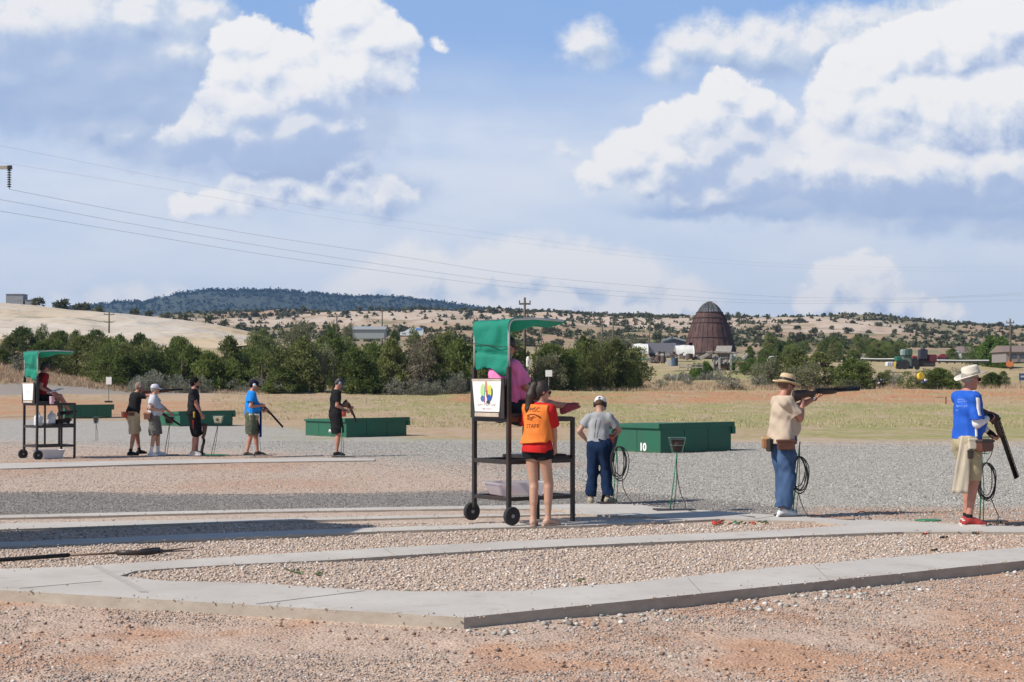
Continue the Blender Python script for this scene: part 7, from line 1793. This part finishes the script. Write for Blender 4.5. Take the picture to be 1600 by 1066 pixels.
def letter(P, txt, size, centre, face, m, target, name='lettering', bold=.0, upv=Vector((0, 0, 1)), off=.0035):
    """printed lettering laid onto a garment: each vertex is dropped onto the cloth"""
    me = text_mesh(txt, size, name, 0, bold); face = Vector(face).normalized(); rt = upv.cross(face).normalized(); u = face.cross(rt).normalized()
    dg = bpy.context.evaluated_depsgraph_get(); dg.update(); bvh = BVHTree.FromObject(target, dg); c = Vector(centre) - P['B']
    for v in me.vertices:
        q = c + rt * v.co.x + u * v.co.y; hit = bvh.ray_cast(q + face * .5, -face)
        v.co = (hit[0] + face * off) if hit[0] is not None else q
    return obj(name, me, m, target)
LB = cloth('pale_blue_print', (.35, .50, .80))
bk = (-f * .75 + r * .66).normalized()
for txt, z, sz in (('TEAM', 1.38, .05), ('SHOOT', 1.31, .042), ('III', 1.25, .035)):
    pass
def scribble(P, rows, face, m, target, name='lettering', seed=1):
    rr = random.Random(seed); face = Vector(face).normalized(); rt = Vector((0, 0, 1)).cross(face).normalized(); dg = bpy.context.evaluated_depsgraph_get(); dg.update(); bvh = BVHTree.FromObject(target, dg); b = MB()
    for (c, x0, x1, hh) in rows:
        x = x0; pts = []
        while x < x1:
            q = Vector(c) - P['B'] + rt * x + Vector((0, 0, rr.uniform(-hh, hh))); hit = bvh.ray_cast(q + face * .5, -face)
            if hit[0] is not None: pts.append(hit[0] + face * .002)
            x += rr.uniform(.007, .013)
        if len(pts) > 2: b.tube(pts, .0028, 4)
    b.build(name, m, target)
cb = P['B'] + Vector((0, 0, 0))
ctr = P['chest'] + up * .05
scribble(P, [(ctr + up * .055, -.07, .03, .012), (ctr + up * .030, -.06, .07, .010), (ctr - up * .02, -.09, .02, .013), (ctr - up * .022, .03, .09, .013), (ctr - up * .07, -.09, -.04, .006)], bk, LB, so)
hg = wp(1556, 652, Y0 + .10)
shotgun('opened break-action shotgun pointing down in the blue-shirted man\'s hands', wp(1524, 636, Y0 + .02), wp(1588, 747, Y0 + .42), hinge=hg, up=(.4, -.1, 1), recv=BLUED, stock=MATS['dark_stock'], th=1.2)
GL = cloth('black_glove', (.02, .02, .022))
for k in 'RL':
    a, e, w = P['arm'][k]; d = (w - e).normalized(); P['ch']('glove', [rc(w - d * .045, w + d * .03, .032, .036, .01, None, [(w - d * .045, -d)]), rc(w + d * .02, w + d * .06, .034, .036, .01)], GL)

# ---- young woman in the orange vest
bw = G(841, 821.5, .10); Y0 = bw.y; ya = D2(57); f = Vector((math.cos(ya), math.sin(ya), 0)); r = Vector((math.sin(ya), -math.cos(ya), 0))
P = person('girl with long ponytail in orange staff vest and black shorts, seen from behind', bw, ya, 1.68, .0065, lean=.04, girth=1.02, skin_='fair', head=(-.62, -.18), fem=True, headfwd=.02, shift=(0, -.01), side=.03,
    hands={'R': wp(868, 703, Y0 + .20), 'L': wp(820, 700, Y0 + .35)}, elbows={'R': Vector((.5, -.6, -.5)), 'L': Vector((-.5, -.6, -.5))},
    feet={'R': (wp(856, 821, Y0 - .02), Vector((.75, .55, 0))), 'L': (wp(833, 822.5, Y0 - .05), Vector((.15, 1, 0)))}, curl=(.6, .6))
REDT = cloth('red_tee', (.56, .025, .025))
shirt(P, REDT, hem=-.055, sleeve=.74, loose=.014, amp=.003, seed=8, flare=.05, sl_loose=.014)
ORV = cloth('orange_vest', (.80, .22, .045), rough=.7)
inf = P['inf']; tt = [inf(p, .042) for p in P['torso'][:-1]]
tt.append(rc(P['waist'], P['hipc'], .172, .190, .05, (P['tf'], .88)))
vest = P['ch']('vest', tt, ORV, [(P['hipc'] + P['tu'] * .055, (-P['tu'] + P['tr'] * .10).normalized()), (P['nb'] - P['tu'] * .01, P['tu']), (P['J']['shR'] + P['tr'] * .018, P['tr']), (P['J']['shL'] - P['tr'] * .04, -P['tr'])], folds(.003, 9))
INK = cloth('vest_ink', (.20, .06, .03))
ck = P['chest']; bkf = -P['tf']
letter(P, 'FMSC', .075, ck + up * .10, bkf, INK, vest, bold=.0); letter(P, 'STAFF', .066, ck - up * .09, bkf, INK, vest, bold=.0)
# emblem between the two lines: a low dark arc with a few strokes under it
me = bpy.data.meshes.new('emblem'); rt = up.cross(bkf).normalized(); dg = bpy.context.evaluated_depsgraph_get(); dg.update(); bvh = BVHTree.FromObject(vest, dg)
def onv(x, z):
    q = ck + rt * x + up * z - P['B']; hit = bvh.ray_cast(q + bkf * .5, -bkf); return (hit[0] if hit[0] is not None else q) + bkf * .004
em = MB(); em.tube([onv(x, .050 - 3.2 * (x - .0) ** 2) for x in np.linspace(-.085, .105, 14)], .0055, 5)
for z, a, b_ in ((.018, -.07, .05), (.003, -.08, .03), (-.013, -.065, .0)): em.tube([onv(x, z + .006 * math.sin(x * 90)) for x in np.linspace(a, b_, 12)], .0035, 4)
em.tube([onv(x, .03 - .5 * (x - .06)) for x in np.linspace(.03, .10, 6)], .006, 5); em.build('emblem', INK, vest)
pants(P, cloth('black_shorts', (.015, .015, .018)), to=.25, loose=.012, flare=.016, amp=.003, name='shorts', waist=.02)
shoes(P, cloth('tan_flat_shoe', (.52, .34, .27)), mat('tan_sole', (.45, .30, .24), .8), loose=.004)
HB = mat('dark_hair', (.028, .016, .012), .6, bump=.004, bscale=80, stretch=(3, 3, .3), spec=.6)
hc, hf, hu, hs = P['hc'], P['hf'], P['hu'], P['hs']
pt = hc - hf * .085 + hu * .055
hair(P, HB, back=.14, fringe=.055)
P['ch']('ponytail', [el(pt - hf * .015, (.040, .040, .040), .02), rc(pt - hf * .03, pt - hf * .07 - up * .12, .040, .048, .03), rc(pt - hf * .07 - up * .12, pt - hf * .085 - up * .28 - r * .02, .048, .038, .03), rc(pt - hf * .085 - up * .28 - r * .02, pt - hf * .07 - up * .44 - r * .035, .038, .012, .02)], HB, (), folds(.0025, 3, f=70), hh=.006)
glasses(P, mat('pink_frame', (.70, .10, .22), .4), mat('dark_lens', (.02, .02, .02), .1))
sd = cloth('dark_box', (.03, .025, .03)); tag(MB().box(wp(872, 711, Y0 + .30), (.13, .16, .03), R2(.5)).build('clipboard', sd, bevel=.004), 'small dark clipboard in the right hand of the girl in the orange vest', 'clipboard')

# ---- boy in the white cap with his back to the camera
b9 = G(936, 785.5, .10); Y0 = b9.y; ya = D2(76); f = Vector((math.cos(ya), math.sin(ya), 0)); r = Vector((math.sin(ya), -math.cos(ya), 0))
P = person('boy in white cap, grey t-shirt and blue jeans looking down at his gun', b9, ya, 1.47, .0065, lean=.06, girth=1.0, skin_='fair', head=(.0, -.65), headfwd=.05, child=True,
    hands={'R': wp(954, 686, Y0 + .16), 'L': wp(918, 690, Y0 + .14)}, elbows={'R': Vector((1, -.3, .0)), 'L': Vector((-1, -.4, -.1))},
    feet={'R': (wp(950, 786, Y0), Vector((.75, .6, 0))), 'L': (wp(923, 787, Y0 - .03), Vector((-.1, 1, 0)))}, curl=(1, 1))
GT = cloth('grey_tee', (.33, .34, .36)); so = shirt(P, GT, hem=.06, sleeve=.62, loose=.014, amp=.006, seed=12, flare=.02)
pants(P, cloth('dark_jeans', (.014, .032, .085), c2=(.009, .018, .045), vs=9), to=1.92, loose=.024, flare=.014, amp=.007, seed=13)
shoes(P, cloth('tan_shoe', (.36, .31, .24)), mat('tan_sole2', (.30, .26, .20), .8))
hair(P, cloth('short_brown_hair', (.10, .06, .04)), back=.06, top=.0)
c = cap(P, cloth('white_cap', (.74, .74, .76)), tilt=.0)
q = P['hc'] - P['hf'] * .112 * P['hs'] + P['hu'] * .050 * P['hs'] - P['B']; MB().box(q, (.034, .012, .036), P['HM']).build('cap_opening', BLK, c, bevel=.01)
muffs(P, BLK, False)
belt(P, mat('rust_belt', (.34, .12, .07), .6), .125, .05)
drape(P, [(P['hipc'].lerp(P['sh'], t) - r * .02 * (1 - t) * 3 - f * .2 - r * (.02), r) for t in np.linspace(.28, 1.0, 12)], .006, BLK, 'cord', n=so)
drape(P, [(P['hipc'].lerp(P['sh'], t) + r * (.08 - .13 * (1 - t)) - f * .2, r) for t in np.linspace(.28, 1.0, 12)], .006, BLK, 'cord', n=so)
pouch(P, D2(-62), mat('red_pouch', (.50, .07, .04), .6), .13, .12, .07, .10, BLK)
shotgun('shotgun held upright in front of the boy in the white cap', wp(966, 672, Y0 + .38), wp(941, 784, Y0 + .22), up=(1, .2, 0), recv=BLUED, stock=GUNBLK, rib=False)
tag(P['body'], 'boy in white cap, grey t-shirt and blue jeans looking down at his gun', 'person')

# ---- seated scorer in pink
o = base; fs = R2(TH) @ Vector((1, 0, 0)); rs_ = R2(TH) @ Vector((0, -1, 0))
seat = o + fs * .14 + Vector((0, 0, 1.385))
near_rail = o + fs * .93 + rs_ * .20 + Vector((0, 0, 1.24))
P = person('large seated scorer in a bright pink shirt on the near stand', o + fs * .2, TH, 1.80, .0065, lean=.10, girth=1.30, belly=.10, skin_='red', head=(0, -.25), hip=seat,
    hands={'R': seat + fs * .42 + rs_ * .12 + Vector((0, 0, .17)), 'L': seat + fs * .40 - rs_ * .10 + Vector((0, 0, .17))},
    elbows={'R': rs_ * .5 - Vector((0, 0, 1)) - fs * .3, 'L': -rs_ * .5 - Vector((0, 0, 1))},
    feet={'R': (wp(884, 645, o.y + .50), (fs * .8 + Vector((.1, 0, .30))), (Vector((0, 0, .85)) - fs * .5).normalized()), 'L': (o + fs * .80 - rs_ * .12 + Vector((0, 0, .79)), fs)},
    knees={'R': Vector((0, 0, 1)), 'L': fs + Vector((0, 0, .6))}, curl=(1, 1))
shirt(P, cloth('pink_tee', (.92, .24, .50)), hem=-.02, sleeve=.85, loose=.030, amp=.008, seed=14, flare=.04, sl_loose=.035)
pants(P, cloth('black_board_shorts', (.035, .04, .05)), to=.93, loose=.030, flare=.02, name='shorts', waist=.08)
shoes(P, cloth('maroon_shoe', (.34, .07, .085)), mat('maroon_sole', (.36, .08, .09), .8), loose=.016)
hair(P, HB, back=.08); cap(P, BLK)
tag(MB().box(seat + fs * .44 + Vector((0, 0, .21)), (.30, .22, .012), Matrix.Rotation(TH, 3, 'Z') @ Matrix.Rotation(-.3, 3, 'Y')).build('clipboard', mat('clipboard_grey', (.22, .24, .26), .6)), 'grey clipboard on the lap of the scorer in pink', 'clipboard')

# ---- far squad --------------------------------------------------
HF = .0095
def fgun(label, bpx, mpx, Yg, dyb, dym, **k): return shotgun(label, wp(*bpx, Yg + dyb), wp(*mpx, Yg + dym), rib=False, **k)
# man in black aiming
b2 = G(208, 711.5, .10); Y0 = b2.y; ya = D2(35); f = Vector((math.cos(ya), math.sin(ya), 0)); r = Vector((math.sin(ya), -math.cos(ya), 0))
gb = wp(222, 612, Y0 - .02); gm = wp(286, 608.5, Y0 + .62); gd = (gm - gb).normalized()
P = person('balding man in black t-shirt and khaki shorts aiming a shotgun', b2, ya, 1.70, HF, lean=.16, girth=1.12, skin_='red', head=(0, -.15), headfwd=.04,
    hands={'R': gb + gd * .27 - up * .05, 'L': gb + gd * .52 - up * .06}, elbows={'R': Vector((.5, -.8, -.15)), 'L': Vector((0, 0, -1))},
    feet={'R': (b2 + r * .14 - f * .12, f + r * .4), 'L': (b2 - r * .12 + f * .20, f)}, palmn={'R': (0, .8, .3), 'L': (0, 0, 1)})
so = shirt(P, cloth('black_tee', (.016, .016, .018)), hem=.04, sleeve=.60, loose=.024, seed=21, flare=.03)
pants(P, cloth('khaki', (.46, .38, .25)), to=.95, loose=.036, flare=.02, name='shorts'); shoes(P, cloth('black_shoe', (.025, .025, .03)), BLK, cloth('black_sock', (.02, .02, .025)), .07)
hair(P, cloth('thin_grey_hair', (.28, .20, .16)), back=.08, top=.002, fringe=-.02); muffs(P, cloth('muff_grey', (.20, .20, .21)))
belt(P, BLK, .09); pouch(P, D2(175), mat('red_pouch', (.60, .05, .03), .6), .15, .14, .08, .02, LEATH); pouch(P, D2(-120), DLE, .13, .10, .07, .05, LEATH)
fgun('shotgun aimed by the man in black t-shirt and khaki shorts', (222, 612), (286, 608.5), Y0, -.02, .62, recv=BLUED)
# man in grey-white shirt
b3 = G(240, 712, .10); Y0 = b3.y; ya = D2(12); f = Vector((math.cos(ya), math.sin(ya), 0)); r = Vector((math.sin(ya), -math.cos(ya), 0))
P = person('man in pale cap and light grey t-shirt holding a shotgun low', b3, ya, 1.64, HF, lean=.0, girth=1.05, belly=.06, skin_='fair', head=(0, -.05),
    hands={'R': wp(250, 641, Y0 - .12), 'L': wp(267, 646, Y0 + .12)}, elbows={'R': Vector((-.3, -.3, -1)), 'L': Vector((0, 0, -1))},
    feet={'R': (b3 + r * .1 - f * .06, f + r * .5), 'L': (b3 - r * .10 + f * .10, f)})
shirt(P, cloth('pale_grey_tee', (.52, .54, .60)), hem=.02, sleeve=.62, loose=.026, seed=23, flare=.04)
pants(P, mat('camo_shorts', (.17, .16, .15), .85, color2=(.07, .07, .06), vscale=22), to=.97, loose=.036, flare=.025, name='shorts'); shoes(P, cloth('white_trainer', (.70, .70, .70)), PLAST, cloth('white_sock', (.70, .70, .72)), .14)
hair(P, cloth('grey_hair', (.30, .27, .25)), back=.08, top=.0); cap(P, cloth('pale_cap', (.58, .58, .66))); glasses(P, BLK, mat('dark_lens', (.02, .02, .02), .1)); belt(P, LEATH, .10); pouch(P, D2(-130), DLE, .18, .16, .09, .03, mat('brown_flap', (.20, .09, .05), .6))
fgun('shotgun held low across the man in the light grey t-shirt', (235, 634), (281, 664), Y0, -.20, .35, up=(.4, 0, 1), recv=BLUED)
# bearded man in black sleeveless shirt
b4 = G(302, 711, .10); Y0 = b4.y; ya = D2(8); f = Vector((math.cos(ya), math.sin(ya), 0)); r = Vector((math.sin(ya), -math.cos(ya), 0))
P = person('bearded man in black shirt and black shorts resting a shotgun on his foot', b4, ya, 1.80, HF, lean=.0, girth=1.02, skin_='red', head=(.1, -.05),
    hands={'R': wp(318, 658, Y0 - .08), 'L': wp(320, 662, Y0 + .10)}, elbows={'R': Vector((-.6, -.3, -.7)), 'L': Vector((-.4, .3, -1))},
    feet={'R': (b4 + r * .1, f + r * .3), 'L': (b4 - r * .10 + f * .06, f)})
shirt(P, cloth('charcoal_tee', (.022, .022, .025)), hem=.05, sleeve=.62, loose=.022, seed=25, flare=.02)
so = pants(P, cloth('black_sport_shorts', (.014, .014, .016)), to=1.02, loose=.045, flare=.04, name='shorts'); shoes(P, cloth('white_grey_shoe', (.50, .48, .46)), PLAST)
drape(P, [(P['hipc'] + r * .25 + f * .03 - up * z, f) for z in np.linspace(-.04, .10, 6)], .05, mat('yellow_panel', (.60, .38, .03), .7), 'yellow_panel', n=so)
drape(P, [(P['hipc'] + r * .25 + f * .0 - up * z, f) for z in np.linspace(.16, .36, 8)], .018, REDT, 'red_stripe', n=so)
hair(P, cloth('black_hair', (.012, .010, .010)), back=.12, top=.014)
P['ch']('beard', [el(P['hc'] - P['hu'] * .085 + P['hf'] * .045, (.052, .048, .042), .02, P['HM'])], cloth('black_beard', (.015, .012, .011)), [(P['hc'] - P['hu'] * .040, P['hu'])])
MB().tube([wp(317, 597, Y0 + .1) - P['B'], wp(319, 601, Y0 + .1) - P['B']], .02, 8).build('ear_plug_box', WHITE, P['body']) if False else None
fgun('shotgun standing upright from the hands of the bearded man', (323, 664), (315, 711), Y0, .0, -.02, up=(1, 0, 0), recv=BLUED)
# man in blue tee
b5 = G(392.5, 713, .10); Y0 = b5.y; ya = D2(18); f = Vector((math.cos(ya), math.sin(ya), 0)); r = Vector((math.sin(ya), -math.cos(ya), 0))
P = person('man in bright blue t-shirt and dark cap loading an opened shotgun', b5, ya, 1.74, HF, lean=.0, girth=1.06, belly=.02, skin_='red', head=(0, -.30), headfwd=.03,
    hands={'R': wp(407, 634, Y0 - .10), 'L': wp(410, 640, Y0 + .12)}, elbows={'R': Vector((-.35, -.5, -1)), 'L': Vector((-.2, .3, -1))},
    feet={'R': (b5 + r * .1 - f * .12, f + r * .5), 'L': (b5 - r * .12 + f * .16, f)})
shirt(P, cloth('bright_blue_tee', (.018, .22, .66)), hem=.0, sleeve=.66, loose=.028, seed=27, flare=.04)
pants(P, mat('green_camo', (.10, .115, .07), .85, color2=(.04, .05, .035), vscale=16), to=.98, loose=.045, flare=.03, name='shorts'); shoes(P, cloth('dark_shoe', (.06, .055, .05)), cloth('sole_grey', (.4, .4, .4)))
hair(P, cloth('black_hair', (.012, .010, .010)), back=.09, top=.0); cap(P, cloth('navy_cap', (.018, .016, .035))); muffs(P, cloth('muff_white', (.74, .74, .74)), False)
pouch(P, D2(-80), cloth('khaki_pouch', (.28, .24, .15)), .20, .15, .06, -.04, WHITE)
v = f; tc = P['hipc'] + f * .19 - P['B']
MB().add([tc + r * s * .07 + up * z + f * .02 for z in (.10, -.2, -.5) for s in (-1, 1)], [(0, 1, 3, 2), (2, 3, 5, 4)]).build('towel', cloth('navy_towel', (.015, .03, .22)), P['body'], solid=.03)
fgun('opened shotgun held by the man in the bright blue t-shirt', (396, 628), (442, 667.5), Y0, -.15, .45, hinge=tuple(wp(412, 634, Y0 + .08)), up=(.5, 0, 1), recv=BLUED)
# man in grey cap and black tee
b6 = G(524, 712.5, .10); Y0 = b6.y; ya = D2(20); f = Vector((math.cos(ya), math.sin(ya), 0)); r = Vector((math.sin(ya), -math.cos(ya), 0))
P = person('man in black clothes and grey cap looking down at his shotgun', b6, ya, 1.78, HF, lean=.02, girth=.98, skin_='red', head=(0, -.70), headfwd=.05,
    hands={'R': wp(540, 641, Y0 - .02), 'L': wp(545, 636, Y0 + .16)}, elbows={'R': Vector((-.5, -.4, -1)), 'L': Vector((-.2, .3, -1))},
    feet={'R': (b6 + r * .09, f + r * .3), 'L': (b6 - r * .09 + f * .05, f)})
shirt(P, cloth('black_tee', (.016, .016, .018)), hem=.05, sleeve=.66, loose=.022, seed=29, flare=.02)
pants(P, cloth('black_cargo', (.018, .018, .020)), to=.95, loose=.040, flare=.025, name='shorts'); shoes(P, cloth('black_shoe', (.025, .025, .03)), cloth('sole_grey', (.4, .4, .4)))
hair(P, HB, back=.09, top=.0); cap(P, BLK, cloth('grey_visor', (.30, .34, .40))); muffs(P, cloth('muff_blue_grey', (.26, .32, .40)), False)
pouch(P, D2(-40), mat('red_pouch', (.60, .05, .03), .6), .15, .16, .09, .02, BLK)
fgun('shotgun held muzzle down by the man in black and grey cap', (541, 626), (557, 659), Y0, -.10, .40, hinge=tuple(wp(546, 633, Y0 + .12)), up=(.8, 0, 1), recv=GUNBLK)
# seated scorer on the far stand
fs = R2(TH2) @ Vector((1, 0, 0)); rs_ = R2(TH2) @ Vector((0, -1, 0)); o = base2
seat = o + fs * .22 + Vector((0, 0, 1.385)); Y0 = o.y
P = person('seated scorer in black cap and dark red shirt writing on the far stand', o + fs * .2, TH2, 1.70, HF, lean=.08, girth=1.0, skin_='red', head=(0, -.35), headfwd=.03, hip=seat,
    hands={'R': wp(78, 613, Y0 - .05), 'L': wp(82, 612, Y0 + .2)}, elbows={'R': Vector((-.3, -.4, -1)), 'L': Vector((0, .2, -1))},
    feet={'R': (o + fs * .86 + rs_ * .10 + Vector((0, 0, .99)), fs + up * .35), 'L': (o + fs * .74 - rs_ * .12 + Vector((0, 0, .97)), fs + up * .25)}, knees={'R': up + fs * .2, 'L': up + fs * .2})
shirt(P, cloth('dark_red_tee', (.24, .018, .022)), hem=.0, sleeve=.6, loose=.022, seed=31)
pants(P, cloth('black_shorts', (.015, .015, .018)), to=.55, loose=.03, flare=.02, name='shorts', waist=.06); shoes(P, cloth('dark_sandal', (.05, .05, .05)), BLK)
hair(P, HB, back=.13); cap(P, BLK)
tag(MB().box(wp(86, 610.5, Y0 + .06), (.34, .24, .012), Matrix.Rotation(TH2, 3, 'Z') @ Matrix.Rotation(-.25, 3, 'Y')).build('clipboard', mat('paper_pad', (.60, .64, .70), .6)), 'pale writing pad on the knees of the far scorer', 'clipboard')
tag(MB().lathe([(.045, 0), (.05, .02), (.055, .16), (.05, .17), (0, .17)], 14, wp(81, 631.5, Y0 - .2)).build('cup', mat('pink_cup', (.70, .42, .55), .5)), 'pink cup on the seat beside the far scorer', 'cup')
# ================================================================== AIR
b = MB(); b.add([(-2600, -40, -70), (2600, -40, -70), (2600, 3600, -70), (-2600, 3600, -70), (-2600, -40, 205), (2600, -40, 205), (2600, 3600, 205), (-2600, 3600, 205)], [(3, 2, 1, 0), (4, 5, 6, 7), (0, 1, 5, 4), (1, 2, 6, 5), (2, 3, 7, 6), (3, 0, 4, 7)])
hm = bpy.data.materials.new('haze'); hm.use_nodes = True; nt = hm.node_tree; nt.nodes.clear()
pv = nt.nodes.new('ShaderNodeVolumePrincipled'); pv.inputs['Density'].default_value = .00012; pv.inputs['Color'].default_value = (.30, .55, 1, 1); pv.inputs['Anisotropy'].default_value = .3
ou = nt.nodes.new('ShaderNodeOutputMaterial'); nt.links.new(pv.outputs[0], ou.inputs['Volume'])
h = b.build('haze', hm); h['kind'] = 'stuff'; h['label'] = 'thin blue air haze over the whole range and hills'; h['category'] = 'haze'

# ------------------------------------------------------------------ trees that share a description get their place in the row
by = {}
for o in list(COL.objects):
    if o.parent is None and o.get('category') in ('tree', 'shrub') and 'distant ridge' not in o.get('label', ''): by.setdefault(o['label'], []).append(o)
ORD = ['first', 'second', 'third', 'fourth', 'fifth', 'sixth', 'seventh', 'eighth', 'ninth', 'tenth', 'eleventh', 'twelfth', 'thirteenth', 'fourteenth', 'fifteenth', 'sixteenth']
for lab, os_ in by.items():
    if len(os_) > 1:
        os_.sort(key=lambda o: o.location.x / max(1, o.location.y))
        for k, o in enumerate(os_):
            if k < len(ORD): o['label'] = ORD[k] + (' from left: ' if len(lab.split()) < 14 else ' ') + lab
